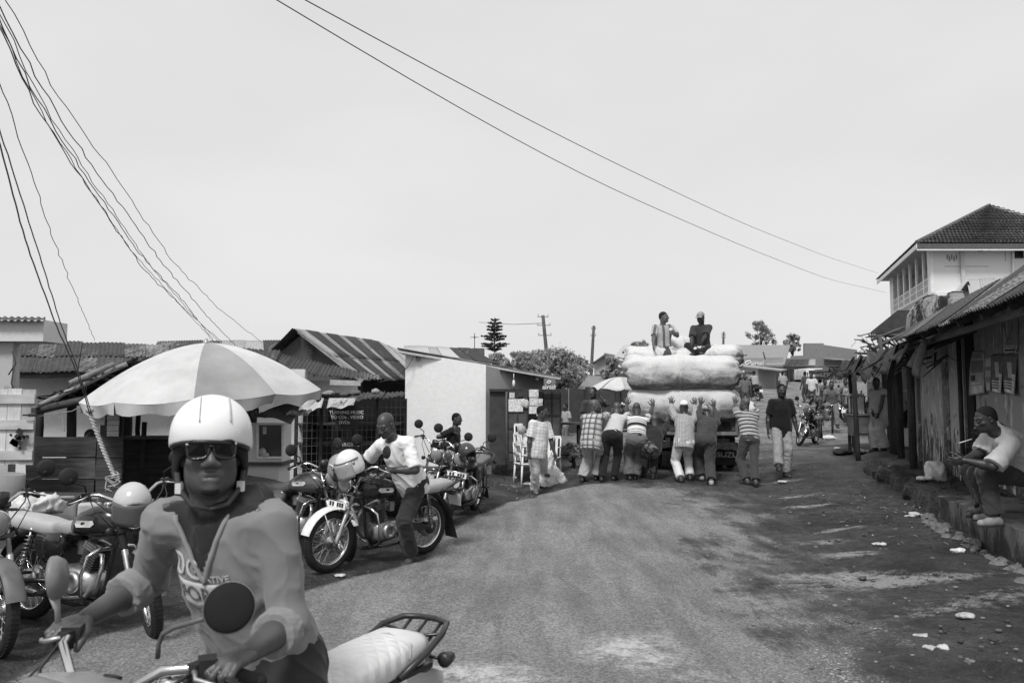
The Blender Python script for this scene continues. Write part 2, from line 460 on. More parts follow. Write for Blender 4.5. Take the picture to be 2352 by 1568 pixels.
def nets(D, lo, res):
    I = D < 0; n = np.array(D.shape)
    c = [I[a:n[0] - 1 + a, b:n[1] - 1 + b, d:n[2] - 1 + d] for a in (0, 1) for b in (0, 1) for d in (0, 1)]
    sm_ = sum(q.astype(np.int8) for q in c); act = (sm_ > 0) & (sm_ < 8)
    ijk = np.argwhere(act)
    if len(ijk) == 0: return np.zeros((0, 3)), np.zeros((0, 4), int)
    idx = np.full(act.shape, -1, np.int64); idx[act] = np.arange(len(ijk))
    off = np.array([(a, b, d) for a in (0, 1) for b in (0, 1) for d in (0, 1)])
    val = np.stack([D[ijk[:, 0] + o[0], ijk[:, 1] + o[1], ijk[:, 2] + o[2]] for o in off], 1).astype(float)
    acc = np.zeros((len(ijk), 3)); cnt = np.zeros(len(ijk))
    for p in range(8):
        for q in range(p + 1, 8):
            if np.abs(off[p] - off[q]).sum() != 1: continue
            a, b = val[:, p], val[:, q]; cr = (a < 0) != (b < 0)
            t = np.where(cr, a / np.where(a == b, 1, a - b), 0)
            acc += cr[:, None] * (off[p] + t[:, None] * (off[q] - off[p])); cnt += cr
    V = lo + res * (ijk + acc / np.maximum(cnt, 1)[:, None])
    Q = []
    for axis in range(3):
        o1, o2 = [(1, 2), (2, 0), (0, 1)][axis]
        sl0 = [slice(1, n[i] - 1) for i in range(3)]; sl1 = list(sl0)
        sl0[axis] = slice(0, n[axis] - 1); sl1[axis] = slice(1, n[axis])
        A = I[tuple(sl0)]; B = I[tuple(sl1)]
        for flip in (0, 1):
            e = np.argwhere((A & ~B) if not flip else (B & ~A))
            if len(e) == 0: continue
            e = e + np.array([0 if i == axis else 1 for i in range(3)])
            d1 = np.zeros(3, int); d1[o1] = 1; d2 = np.zeros(3, int); d2[o2] = 1
            cs = [e - d1 - d2, e - d2, e, e - d1]
            if flip: cs = cs[::-1]
            Q.append(np.stack([idx[q[:, 0], q[:, 1], q[:, 2]] for q in cs], 1))
    Q = np.concatenate(Q); Q = Q[(Q >= 0).all(1)]
    return V, Q
def vnormals(V, Q):
    e1 = V[Q[:, 2]] - V[Q[:, 0]]; e2 = V[Q[:, 3]] - V[Q[:, 1]]; fn = np.cross(e1, e2); N = np.zeros_like(V)
    for i in range(Q.shape[1]): np.add.at(N, Q[:, i], fn)
    return N / (np.linalg.norm(N, axis=1)[:, None] + 1e-9)
def relax(V, Q, it=1, f=.5):
    for _ in range(it):
        acc = np.zeros_like(V); cn = np.zeros(len(V))
        for i in range(Q.shape[1]):
            a, b = Q[:, i], Q[:, (i + 1) % Q.shape[1]]
            np.add.at(acc, a, V[b]); np.add.at(acc, b, V[a]); np.add.at(cn, a, 1); np.add.at(cn, b, 1)
        V = V * (1 - f) + f * acc / np.maximum(cn, 1)[:, None]
    return V
def creases(V, Q, amp, fr=9.0, seed=0, ax=(1, 1, 1)):
    N = vnormals(V, Q); p = V * np.array(ax) * fr
    w = fbm(p * .5, seed + 5, 2)[:, None]
    n = .6 - 1.6 * np.sqrt(np.abs(vnoise(p + w * 1.3, seed))); n2 = .6 - 1.6 * np.sqrt(np.abs(vnoise(p * 2.1 + w * 1.5, seed + 9)))
    return V + N * ((n + n2 * .6) * amp)[:, None]

def nrm(v): v = np.array(v, float); return v / (np.linalg.norm(v) + 1e-9)
def ik(a, b, l1, l2, hint):
    a = np.array(a, float); b = np.array(b, float); d = b - a; L_ = np.linalg.norm(d); mxl = (l1 + l2) * .998
    if L_ > mxl: b = a + d / L_ * mxl; d = b - a; L_ = mxl
    L_ = max(L_, abs(l1 - l2) + .01)
    u = d / np.linalg.norm(d); h = np.array(hint, float); h = h - u * (h @ u); h = nrm(h)
    c = (l1 * l1 + L_ * L_ - l2 * l2) / (2 * L_); s_ = math.sqrt(max(l1 * l1 - c * c, 0))
    return a + u * c + h * s_, b
def rotm(axis, ang): return np.array(Matrix.Rotation(ang, 3, Vector(axis)))

def hand_prims(f, wrist, d, n, side, curl, sc=1.0, spread=.12, thumb=None):
    """d: finger direction, n: the way the palm faces, side: +1 right hand"""
    d = nrm(d); n = nrm(np.array(n, float) - d * (np.array(n, float) @ d)); x = np.cross(d, n) * side     # x points to the thumb side
    w = np.array(wrist)
    f.ell(w + d * .045 * sc, np.array((.040, .052, .017)) * sc, np.stack([x, d, n], 1), .01)
    for i, (o, l) in enumerate(((.030, .074), (.010, .082), (-.011, .076), (-.030, .060))):
        k0 = w + d * (.085 - .004 * abs(i - 1)) * sc + x * o * sc
        f.cone(w + d * .02 * sc + x * o * .6 * sc, k0, .014 * sc, .0115 * sc, .008)
        dd = nrm(d + x * spread * (1.5 - i)); nn = n; p = k0
        for jn, (fr, r) in enumerate(((.45, .0105), (.3, .0095), (.25, .0085))):
            th = curl * (.5 if jn == 0 else 1.0)
            dd, nn = nrm(dd * math.cos(th) + nn * math.sin(th)), nrm(nn * math.cos(th) - dd * math.sin(th))
            q = p + dd * l * fr * sc
            f.cone(p, q, r * sc, r * .9 * sc, .004); p = q
    t0 = w + d * .022 * sc + x * .026 * sc
    td = nrm(x * .8 + d * .7 + n * .35) if thumb is None else nrm(x * thumb[0] + d * thumb[1] + n * thumb[2])
    t1 = t0 + td * .042 * sc; td2 = nrm(td + d * .5); t2 = t1 + td2 * .032 * sc; t3 = t2 + nrm(td2 + d * .3 + n * curl * .4) * .024 * sc
    f.cone(t0, t1, .016 * sc, .0125 * sc, .01); f.cone(t1, t2, .0125 * sc, .0105 * sc, .005); f.cone(t2, t3, .0105 * sc, .009 * sc, .005)

def head_prims(f, c, hr, hf, hu, fine=False, mouth=0.0):
    rot = np.stack([hr, hf, hu], 1); q = lambda a, b, e: c + hr * a + hf * b + hu * e
    f.ell(q(0, -.012, .035), (.074, .098, .088), rot, .02)
    f.ell(q(0, .028, -.03), (.064, .068, .088), rot, .03)
    f.ell(q(0, .045, -.085), (.046, .046, .034), rot, .03)
    for sx in (-1, 1):
        f.ell(q(sx * .052, .0, -.06), (.018, .045, .04), rot, .03)
        f.ell(q(sx * .041, .062, -.022), (.024, .022, .018), rot, .02)
        f.ell(q(sx * .031, .101, .012), (.018, .010, .010), rot, .014, sub=True)
        f.cone(q(sx * .012, .089, .030), q(sx * .048, .075, .030), .008, .008, .014)
        f.ell(q(sx * .080, -.005, -.008), (.009, .020, .032), rot, .006)
        if fine:
            f.ell(q(sx * .086, .002, -.004), (.007, .010, .018), rot, .006, sub=True)
            f.ell(q(sx * .017, .104, -.032), (.0115, .012, .0105), rot, .006)
            f.ell(q(sx * .010, .110, -.0435), (.005, .006, .005), rot, .004, sub=True)
        else: f.ell(q(sx * .015, .102, -.03), (.012, .013, .011), rot, .008)
        f.ell(q(sx * .031, .080, .011), (.016, .012, .011), rot, .006)      # lid over the eyeball
    f.cone(q(0, .092, .022), q(0, .112, -.024), .0085, .0145, .012)
    f.cone(q(-.021, .083, -.062), q(.021, .083, -.062), .010, .010, .008)
    f.cone(q(-.012, .093, -.059), q(.012, .093, -.059), .0085, .0085, .006)
    f.cone(q(-.014, .091, -.075), q(.014, .091, -.075), .0095, .0095, .006)
    f.cone(q(-.03, .098, -.0665), q(.03, .098, -.0665), .0028, .0028, .003, sub=True)
    f.ell(q(0, .080, -.098), (.020, .018, .015), rot, .015)

class Pose: pass
def solve(p):
    """joint positions from targets; the body's own frame has +Y ahead, +X to its right, +Z up"""
    s = p.get('H', 1.72) / 1.75; j = Pose(); j.s = s
    pel = np.array(p.get('pelvis', (0, 0, .92 * s)), float); lean = R(p.get('lean', 2)); curl = R(p.get('curl', 4)); side = R(p.get('side', 0)); tw = R(p.get('twist', 0))
    def up(a): 
        v = np.array((0, math.sin(a), math.cos(a))); return rotm((0, 1, 0), side) @ v
    s0 = up(lean); s1 = up(lean + curl); j.s0, j.s1 = s0, s1; j.pel = pel
    r0 = rotm(s0, R(p.get('hiptwist', 0))) @ nrm(rotm((0, 1, 0), side) @ np.array((1., 0, 0))); r1 = rotm(s1, tw) @ nrm(rotm((0, 1, 0), side * p.get('roll_sh', 1)) @ np.array((1., 0, 0)))
    j.r0, j.r1 = r0, r1; j.f0 = nrm(np.cross(s0, r0)); j.f1 = nrm(np.cross(s1, r1))
    j.chest = pel + s0 * .27 * s; j.neck = j.chest + s1 * .25 * s
    sh = j.neck - s1 * .045 * s; w = p.get('shoulder', .18) * s; lift = p.get('lift', 0) * s
    j.sR = sh + r1 * w + s1 * lift; j.sL = sh - r1 * w + s1 * lift
    nd = nrm(s1 * .6 + np.array((0, 0, 1.)) * .4 + j.f1 * p.get('jut', .25)); j.hb = j.neck + nd * .075 * s
    yaw, pit, rol = R(p.get('yaw', 0)), R(p.get('pitch', 0)), R(p.get('roll', 0))
    hm = rotm((0, 0, 1), yaw) @ rotm((1, 0, 0), pit) @ rotm((0, 1, 0), rol)
    j.hr, j.hf, j.hu = hm[:, 0], hm[:, 1], hm[:, 2]; j.hc = j.hb + j.hu * .115 * s + j.hf * .015 * s
    ua, fa = .285 * s, .255 * s
    for q, sd_ in (('R', 1), ('L', -1)):
        sp = getattr(j, 's' + q); t = p.get('hand' + q)
        if t is None: t = sp + np.array((sd_ * .10, .05, -.52)) * s
        e, wv = ik(sp, t, ua, fa, p.get('elbow' + q, (sd_ * .5, -1, -.3))); setattr(j, 'e' + q, e); setattr(j, 'w' + q, wv)
        hip = pel + r0 * sd_ * .088 * s; setattr(j, 'h' + q, hip)
        ft = p.get('foot' + q, (sd_ * .10, 0, 0)); ft = np.array(ft, float) + np.array((0, 0, .085 * s))
        k, an = ik(hip, ft, .425 * s, .425 * s, p.get('knee' + q, (sd_ * .15, 1, 0))); setattr(j, 'k' + q, k); setattr(j, 'a' + q, an)
        fd = p.get('toe' + q, (sd_ * .2, 1, p.get('toez', 0))); setattr(j, 't' + q, nrm(fd))
    return j
def join(parts):
    V = []; Q = []; b = 0
    for v, q in parts:
        if len(v) == 0: continue
        V.append(v); Q.append(q + b); b += len(v)
    return np.concatenate(V), np.concatenate(Q)
def pats(me, V, j):
    s0 = nrm(j.s0 + j.s1); rel = V - j.pel; s = rel @ s0; t = rel @ j.r1; d = rel @ j.f1
    bd = np.linalg.norm(rel - s[:, None] * s0, axis=1) - .14 * j.s; S_ = s.copy(); T_ = t.copy()
    for q in 'RL':
        for a, b in ((getattr(j, 's' + q), getattr(j, 'e' + q)), (getattr(j, 'e' + q), getattr(j, 'w' + q))):
            e = b - a; l = np.linalg.norm(e); u = e / l; x = (V - a) @ u; dd = np.linalg.norm(V - a - np.clip(x, .03, l)[:, None] * u, axis=1) - .055
            m = (dd < bd) & (x > .02); S_[m] = -x[m] + .45; w = np.cross(u, j.f1 + .01); w = nrm(w); T_[m] = ((V - a) @ w)[m] * 1.0; bd = np.where(m, dd, bd)
    fattr(me, 'pat', np.stack([T_, d, S_], 1), 'FLOAT_VECTOR')
def soft(name, field, mats, parent, cre=0, fr=9, seed=0, j=None, ax=(1, 1, 1), it=1):
    V, Q = field.mesh()
    if len(Q) == 0: return None
    V = relax(V, Q, it)
    if cre: V = creases(V, Q, cre, fr, seed, ax)
    me = np_mesh(name, V, Q)
    if j is not None: pats(me, V, j)
    return link(name, me, parent, mats)

def person(label, loc, rz, p, top, bottom, skin_c=.06, res=.014, group=None, shoes=('shoe', .05), hair=.012, hat=None, detail=False, extras=None, seed=1):
    """top: dict(mat, sleeve 0..2, hem, loose); bottom: dict(mat, loose, end)"""
    j = solve(p); s = j.s
    root = thing('person', label, 'person', loc, rz, group)
    sk = skin(skin_c)
    f = Field(res)
    r0 = np.stack([j.r0, j.f0, j.s0], 1); r1 = np.stack([j.r1, j.f1, j.s1], 1); mid = (j.pel + j.chest) / 2; fat = p.get('fat', 1.0)
    TORSO = [(j.pel + j.s0 * .03 * s, np.array((.158, .112 * fat, .125)) * s, r0), (mid + j.s0 * .04 * s, np.array((.142, .105 * fat, .17)) * s, r0), (j.chest + j.s1 * .06 * s, np.array((.168, .118 * fat, .175)) * s, r1)]
    for c, r, m in TORSO: f.ell(c, r, m, .05)
    f.cone(j.sR - j.r1 * .03, j.sL + j.r1 * .03, .062 * s, .062 * s, .05)
    f.cone(j.neck - j.s1 * .05 * s, j.hb + j.hu * .03 * s, .062 * s, .054 * s, .04)
    for q in 'RL':
        sh, e, w = getattr(j, 's' + q), getattr(j, 'e' + q), getattr(j, 'w' + q)
        f.cone(sh, e, .055 * s, .043 * s, .03); f.cone(e, e + (w - e) * .3, .042 * s, .045 * s, .02); f.cone(e + (w - e) * .3, w, .045 * s, .027 * s, .02)
        h, k, a, t = getattr(j, 'h' + q), getattr(j, 'k' + q), getattr(j, 'a' + q), getattr(j, 't' + q)
        f.cone(h, k, .086 * s, .054 * s, .03); f.cone(k, k + (a - k) * .33, .054 * s, .054 * s, .02); f.cone(k + (a - k) * .33, a, .054 * s, .036 * s, .02)
        heel = a - t * .035 * s - np.array((0, 0, .05 * s)); toe = a + t * .15 * s - np.array((0, 0, .058 * s))
        f.cone(heel, toe, .036 * s, .026 * s, .02); f.cone(a, (heel + toe) / 2, .036 * s, .034 * s, .03)
    body = [f.mesh()]
    hres = .0045 if detail else min(.009, res * .7)
    f = Field(hres); head_prims(f, np.zeros(3), j.hr, j.hf, j.hu, detail)
    f.cone(j.hu * -.05 - j.hf * .03, j.hu * -.14 - j.hf * .025, .055, .056, .03)
    v, q = f.mesh(); v = relax(v, q, 1, .35); body.append((v * s * 1.0 + j.hc, q))
    for q, sd_ in (('R', 1), ('L', -1)):
        hs = p.get('grip' + q, {}); w = getattr(j, 'w' + q); e = getattr(j, 'e' + q)
        d = hs.get('d'); d = nrm(w - e) if d is None else nrm(d)
        n = hs.get('n', (-sd_, .2, 0))
        f = Field(.0045 if detail else min(.0075, res * .55)); hand_prims(f, w - d * .008, d, n, sd_, hs.get('curl', .35), s, hs.get('spread', .1), hs.get('thumb'))
        v, qq = f.mesh(); body.append((relax(v, qq, 1, .3), qq))
    V, Q = join(body); V0 = relax(body[0][0], body[0][1], 1); V[:len(V0)] = V0
    link('body', np_mesh('body', V, Q), root, sk)
    # eyes
    for sx in (-1, 1):
        c = j.hc + (j.hr * sx * .031 + j.hf * .0905 + j.hu * .010) * s
        MB().ball(c, .007 * s, 8).build('eye', M(.14, .3, .1, 5, 0), root)
        if detail: MB().ball(c + j.hf * .0040 * s, .0045 * s, 8).build('pupil', M(.01, .2, .1, 5, 0), root)
    # hair
    if hair is not None and hat != 'helmet':
        f = Field(.008 if not detail else .005); rot = np.stack([j.hr, j.hf, j.hu], 1)
        f.ell(j.hc + (-j.hf * .016 + j.hu * .038) * s, (.0755 * s, .0985 * s, .0895 * s), rot, .01)
        f.ell(j.hc + (-j.hf * .062 - j.hu * .02) * s, (.056 * s, .043 * s, .055 * s), rot, .03)
        f.clip(j.hc + (j.hf * .060 + j.hu * .066) * s, nrm(j.hf * .8 - j.hu * .45)); f.clip(j.hc + j.hu * .012 * s, nrm(j.hf * .6 - j.hu))
        soft('hair', f, M(hair, .9, .4, 60, .8, 0, 250, .2, .004), root)
    # shirt
    if top:
        lo = top.get('loose', .014) * s; f = Field(res); tm = top['mat']
        for c, r, m in TORSO: f.ell(c, r + lo, m, .06)
        fl = top.get('flare', .0)
        f.ell(j.pel + j.s0 * .02 * s, np.array((.155 + fl, .114 * fat + fl, .42)) * s + lo, r0, .04)
        f.cone(j.sR - j.r1 * .02, j.sL + j.r1 * .02, .062 * s + lo * .7, .062 * s + lo * .7, .05)
        f.cone(j.neck - j.s1 * .08 * s, j.neck + j.s1 * .012 * s, .105 * s, .064 * s, .04)
        f.clip(j.pel - j.s0 * top.get('hem', .1) * s, -j.s0)
        u1 = np.cross(j.r1, j.f1); u1 = nrm(u1 + j.s1 * .5) if p.get('roll_sh', 1) else nrm(u1 * .7 + np.array((0, 0, .5))); f.clip(j.neck + j.s1 * (.018 if p.get('roll_sh', 1) else .028) * s + j.f1 * .03 * s, nrm(u1 + j.f1 * .25))
        for q in 'RL':
            sh, e, w = getattr(j, 's' + q), getattr(j, 'e' + q), getattr(j, 'w' + q); sl = top.get('sleeve', .75)
            if sl == 0: continue
            if sl <= 1: f.cone(sh, sh + (e - sh) * sl, .056 * s + lo * .6, (.048 + top.get('cuff', .022) * .8) * s + lo * .35, .035, cap=1)
            else:
                f.cone(sh, e, .056 * s + lo * .7, .047 * s + lo * .7, .035); f.cone(e, e + (w - e) * (sl - 1), .047 * s + lo * .7, .036 * s + lo * .7, .03, cap=1)
        if top.get('collar'):
            cc = j.neck + j.s1 * .018 * s; pts = [cc + (j.r1 * math.sin(a) * .073 + j.f1 * (math.cos(a) * .078 + .012) - j.s1 * (.020 + .024 * math.cos(a))) * s for a in np.linspace(-2.95, 2.95, 22)]; m = MB(); n_ = len(pts)
            out = [p + (nrm(p - cc) * .022 - j.s1 * (.030 + .012 * math.cos(a))) * s for p, a in zip(pts, np.linspace(-2.95, 2.95, 22))]; m.add([Vector(p) for p in pts + out], [(i, i + 1, n_ + i + 1, n_ + i) for i in range(n_ - 1)], 0, True); thicken(m.build('collar', tm, root), .006)
        soft('shirt', f, tm, root, top.get('cre', .007), top.get('fr', 8), seed, j, (1, 1, .7))
    if bottom:
        lo = bottom.get('loose', .016) * s; f = Field(res); bm_ = bottom['mat']; en = bottom.get('end', .96)
        f.ell(j.pel + j.s0 * .02 * s, np.array((.160, .116 * fat, .12)) * s + lo * .8, r0, .04)
        f.ell(j.pel + j.s0 * .08 * s, np.array((.146, .108 * fat, .09)) * s + lo * .7, r0, .04)
        f.ell(j.pel - j.f0 * .03 * s - j.s0 * .03 * s, np.array((.150, .105, .10)) * s + lo * .6, r0, .04)
        f.clip(j.pel + j.s0 * bottom.get('waist', .11) * s, j.s0)
        for q in 'RL':
            h, k, a = getattr(j, 'h' + q), getattr(j, 'k' + q), getattr(j, 'a' + q)
            f.cone(h, k, .088 * s + lo, .062 * s + lo, .03)
            f.cone(k, k + (a - k) * en, .062 * s + lo, (.050 + bottom.get('bell', .008)) * s + lo, .02, cap=1)
        soft('trousers' if en > .8 else 'shorts', f, bm_, root, bottom.get('cre', .009), bottom.get('fr', 8), seed + 3, None, (1, 1, .9))
        if bottom.get('belt'):
            c = j.pel + j.s0 * (bottom.get('waist', .11) - .03) * s; V_ = []
            pts = [c + (j.r0 * math.cos(a) * .158 + j.f0 * math.sin(a) * .122 * fat) * s for a in np.linspace(0, 2 * PI, 21)[:-1]]
            MB().tube(pts, .014, 6, closed=True).build('belt', M(bottom['belt'], .5), root)
    for q in 'RL':
        a, t = getattr(j, 'a' + q), getattr(j, 't' + q); dn = np.array((0, 0, -1.)); base = a + dn * .083 * s
        if shoes is None: continue
        kind, c = shoes
        f = Field(.009 if not detail else .006)
        if kind == 'shoe':
            f.cone(a - t * .03 * s + dn * .045 * s, a + t * .15 * s + dn * .055 * s, .042 * s, .036 * s, .02)
            f.cone(a + dn * .01 * s, a + t * .06 * s + dn * .04 * s, .046 * s, .040 * s, .03)
            f.clip(a + dn * .078 * s - t * .03, nrm(dn + t * 0)); f.clip(a - dn * .02 * s, -dn)
            o = soft('shoe', f, M(c, .5, .3, 12, .2), root)
        m = MB(); r_ = nrm(np.cross(t, (0, 0, 1))); rings = []
        for x, w in ((-.075, .022), (-.06, .034), (0, .038), (.06, .043), (.12, .047), (.17, .036), (.192, .016)):
            for zz in (0,): rings.append((a + t * x * s, w * s))
        out = [c_ + r_ * w_ for c_, w_ in rings] + [c_ - r_ * w_ for c_, w_ in reversed(rings)]
        m.prism([Vector(o_) + Vector((0, 0, -.086 * s)) for o_ in out], (0, 0, 0), (0, 0, .014 * s))
        m.build('sole', M(.03 if kind == 'shoe' else .05, .8), root)
        if kind == 'sandal':
            for zx in (.05, .12):
                st = [a + t * zx * s + r_ * math.cos(g_) * .047 * s + np.array((0, 0, -.085 * s + math.sin(g_) * (.062 - zx * .2) * s)) for g_ in np.linspace(0, PI, 9)]
                MB().tube(st, .008, 6).build('strap', M(c, .7), root)
    if hat == 'cap' or hat == 'skullcap' or hat == 'scarf':
        f = Field(.007); rot = np.stack([j.hr, j.hf, j.hu], 1)
        f.ell(j.hc + (-j.hf * .014 + j.hu * .045) * s, (.085 * s, .108 * s, .092 * s), rot, .01)
        if hat == 'scarf':
            f.ell(j.hc + (-j.hf * .09 + j.hu * .0) * s, (.06 * s, .05 * s, .05 * s), rot, .03); f.clip(j.hc - j.hu * .045 * s, -j.hu + j.hf * .3)
        else: f.clip(j.hc + j.hu * .042 * s, nrm(-j.hu + j.hf * (.12 if hat == 'cap' else .0)))
        soft('cap' if hat != 'scarf' else 'head_scarf', f, p.get('hatmat', WHITEP), root, .004 if hat == 'scarf' else 0, 16)
        if hat == 'cap':
            m = MB(); b0 = j.hc + (j.hf * .075 + j.hu * .05) * s
            m.grid(lambda a, b: b0 + (j.hr * math.sin((a - .5) * 2.4) * (.076 + .012 * b) + j.hf * (math.cos((a - .5) * 2.4) * (.0 + .085 * b) - .0) - j.hu * (.018 * b + .02 * abs(2 * a - 1) ** 2 * b)) * s, 10, 4)
            thicken(m.build('cap_peak', p.get('hatmat', WHITEP), root), .004)
    root['_j'] = 0; del root['_j']
    return root, j
# ------------------------------------------------------------------ lettering
def text_mesh(s, size, depth=.002, align='CENTER', shear=0, spacing=1.0):
    c = bpy.data.curves.new('lettering', 'FONT'); c.body = s; c.size = size; c.extrude = depth; c.align_x = align; c.align_y = 'CENTER'; c.shear = shear; c.space_character = spacing; c.resolution_u = 3
    o = bpy.data.objects.new('lettering', c); COL.objects.link(o)
    dg = bpy.context.evaluated_depsgraph_get(); me = bpy.data.meshes.new_from_object(o.evaluated_get(dg)); me.materials.clear()
    bpy.data.objects.remove(o); bpy.data.curves.remove(c); me.name = 'lettering'; return me
def text(s, size, mat_, parent, loc, right, up, depth=.002, world=True, bold=0, wx=1.0, name='lettering', **k):
    """right, up: the way the writing runs and its up direction"""
    me = text_mesh(s, size, depth, **k); r = Vector(right).normalized(); u = Vector(up).normalized(); n = r.cross(u)
    m = Matrix((r * wx, u, n)).transposed().to_4x4(); m.translation = Vector(loc)
    if world and parent is not None: m = mw(parent).inverted() @ m
    me.transform(m)
    o = link(name, me, parent, mat_)
    if bold: thicken(o, bold, 0)
    return o

# ------------------------------------------------------------------ motorcycle (local +X ahead, +Y its left, origin where the rear wheel stands)
BM = {}
WB = 1.27; WR = .305
def superring(x, cz, hw, hh, e=2.6, n=16, cy=0, flat=0):
    r = []
    for i in range(n):
        a = 2 * PI * i / n; c, s_ = math.cos(a), math.sin(a)
        y = hw * abs(c) ** (2 / e) * (1 if c > 0 else -1); z = hh * abs(s_) ** (2 / e) * (1 if s_ > 0 else -1)
        if z < 0: z *= (1 - flat)
        r.append(Vector((x, cy + y, cz + z)))
    return r
def arc(c, r, a0, a1, n, y=0): return [Vector((c[0] + r * math.cos(a0 + (a1 - a0) * i / n), y, c[1] + r * math.sin(a0 + (a1 - a0) * i / n))) for i in range(n + 1)]
def fender_mb(c, r, a0, a1, w, n=14):
    m = MB(); rings = []
    for i in range(n + 1):
        a = a0 + (a1 - a0) * i / n; d = Vector((math.cos(a), 0, math.sin(a))); ctr = Vector((c[0], 0, c[1])) + d * r
        rings.append([ctr + d * (.030 * math.cos(t) - .03) + Vector((0, w * math.sin(t) / math.sin(1.35), 0)) for t in np.linspace(-1.35, 1.35, 9)])
    m.add([p for q in rings for p in q], [(i * 9 + j, (i + 1) * 9 + j, (i + 1) * 9 + j + 1, i * 9 + j + 1) for i in range(n) for j in range(8)], 0, True)
    return m
def bm(name):
    if name in BM: return BM[name]
    m = MB()
    if name == 'tyre':
        pr = [(.262 + .043 * math.cos(a), .042 * math.sin(a)) for a in np.linspace(0, 2 * PI, 15)[:-1]]
        m.lathe(pr, (0, 0, 0), (0, 1, 0), 36, closed=True)
        for i in range(60):
            a = 2 * PI * i / 60; d = Vector((math.cos(a), 0, math.sin(a)))
            for sy in (-1, 1): m.box(d * .3035 + Vector((0, sy * .016, 0)), (.006, .018, .012), Matrix.Rotation(-a, 3, 'Y') @ Matrix.Rotation(sy * .5, 3, 'X'))
    elif name == 'rim':
        m.lathe([(.232, -.026), (.226, -.026), (.214, -.010), (.214, .010), (.226, .026), (.232, .026), (.222, 0)], (0, 0, 0), (0, 1, 0), 36, closed=True)
    elif name == 'spokes':
        for i in range(36):
            a = 2 * PI * i / 36; s_ = 1 if i % 2 else -1; a2 = a + (.55 if (i // 2) % 2 else -.55)
            m.tube([(.05 * math.cos(a2), s_ * .03, .05 * math.sin(a2)), (.216 * math.cos(a), s_ * .004, .216 * math.sin(a))], .0026, 4, cap=False)
    elif name == 'hub':
        m.lathe([(.0, -.055), (.02, -.055), (.022, -.045), (.074, -.042), (.078, -.03), (.05, -.012), (.045, .02), (.068, .026), (.068, .034), (.02, .04), (.018, .06), (0, .06)], (0, 0, 0), (0, 1, 0), 20)
    elif name == 'rear_hub':
        m.lathe([(.0, -.055), (.025, -.055), (.03, -.045), (.085, -.042), (.088, -.03), (.06, -.012), (.055, .02), (.09, .026), (.105, .03), (.105, .036), (.02, .04), (0, .06)], (0, 0, 0), (0, 1, 0), 20)
    elif name == 'fork_leg':
        a = Vector((1.27, 0, .305)); b = Vector((.985, 0, .985)); d = (b - a)
        m.tube([a - d * .03, a + d * .0, a + d * .05, a + d * .48, a + d * .5], [.02, .026, .024, .024, .020], 10)
        m.tube([a + d * .5, a + d * 1.0], .0165, 10); m.box(a, (.05, .03, .05))
    elif name == 'fork_gaiter':
        a = Vector((1.27, 0, .305)); d = Vector((.985, 0, .985)) - a
        m.tube([a + d * (.49 + .018 * i) for i in range(14)], [.031 if i % 2 else .023 for i in range(14)], 10)
    elif name == 'fork_clamp':
        for z in (.76, .965):
            t = (z - .305) / .68; m.box((1.27 - .285 * t, 0, z), (.07, .25, .03), Matrix.Rotation(-.4, 3, 'Y'))
        m.tube([(1.03, 0, .73), (.94, 0, .99)], .024, 8)
    elif name == 'front_fender':
        m = fender_mb((WB, WR), .345, R(18), R(150), .062)
        for sy in (-1, 1): m.tube([(1.27, sy * .075, .31), (1.40, sy * .058, .60)], .005, 4); m.tube([(1.27, sy * .075, .31), (1.03, sy * .058, .56)], .005, 4)
    elif name == 'headlight':
        m.lathe([(0, -.12), (.05, -.11), (.082, -.06), (.094, -.01), (.096, .012), (.086, .016)], (1.115, 0, .86), (1, 0, -.06), 20)
        for sy in (-1, 1): m.tube([(1.09, sy * .09, .86), (1.07, sy * .115, .82), (1.04, sy * .11, .80)], .012, 6)
    elif name == 'headlight_lens':
        m.lathe([(.086, .0), (.07, .014), (.04, .024), (0, .028)], (1.129, 0, .859), (1, 0, -.06), 20)
    elif name == 'instrument':
        for sy in (-.06, .06): m.lathe([(.0, -.05), (.035, -.045), (.052, -.01), (.055, .03), (.048, .034), (.045, .02), (0, .02)], (1.02, sy, 1.02), (-.45, 0, 1), 16)
        m.box((1.02, 0, .98), (.06, .15, .03), Matrix.Rotation(-.4, 3, 'Y'))
    elif name == 'handlebar':
        h = [(.80, .375), (.865, .285), (.95, .20), (.985, .10), (.985, 0)]; z = [1.045, 1.085, 1.085, 1.02, 1.005]
        pts = [(x, y, zz) for (x, y), zz in zip(h, z)] + [(x, -y, zz) for (x, y), zz in list(zip(h, z))[:-1][::-1]]
        m.tube(pts, .0125, 10)
    elif name == 'grip':
        m.tube([(.80, .375, 1.045), (.843, .315, 1.072), (.846, .311, 1.073)], [.0175, .0175, .021], 10); m.ball((.797, .379, 1.044), .02, 8)
    elif name == 'switch':
        m.box((.873, .272, 1.086), (.05, .045, .045), rotz(.9)); m.box((.90, .262, 1.075), (.03, .03, .05))
        m.tube([(.91, .262, 1.08), (1.0, .22, 1.03), (1.05, .12, .92), (1.03, .05, .8)], .005, 5); m.tube([(.90, .262, 1.075), (1.02, .25, 1.0), (1.08, .14, .82)], .004, 5)
    elif name == 'lever':
        m.tube([(.905, .262, 1.085), (.935, .30, 1.075), (.90, .37, 1.055), (.885, .395, 1.05)], [.008, .007, .0055, .008], 6)
    elif name == 'mirror':
        m.tube([(.875, .27, 1.10), (.885, .275, 1.16), (.93, .335, 1.195), (.93, .35, 1.205)], .0065, 6)
        m.lathe([(0, .015), (.045, .012), (.062, .003), (.065, -.004), (.058, -.006)], (.93, .375, 1.255), (1, -.12, .05), 20)
        m.tube([(.93, .352, 1.205), (.945, .37, 1.235)], .012, 6)
    elif name == 'mirror_glass':
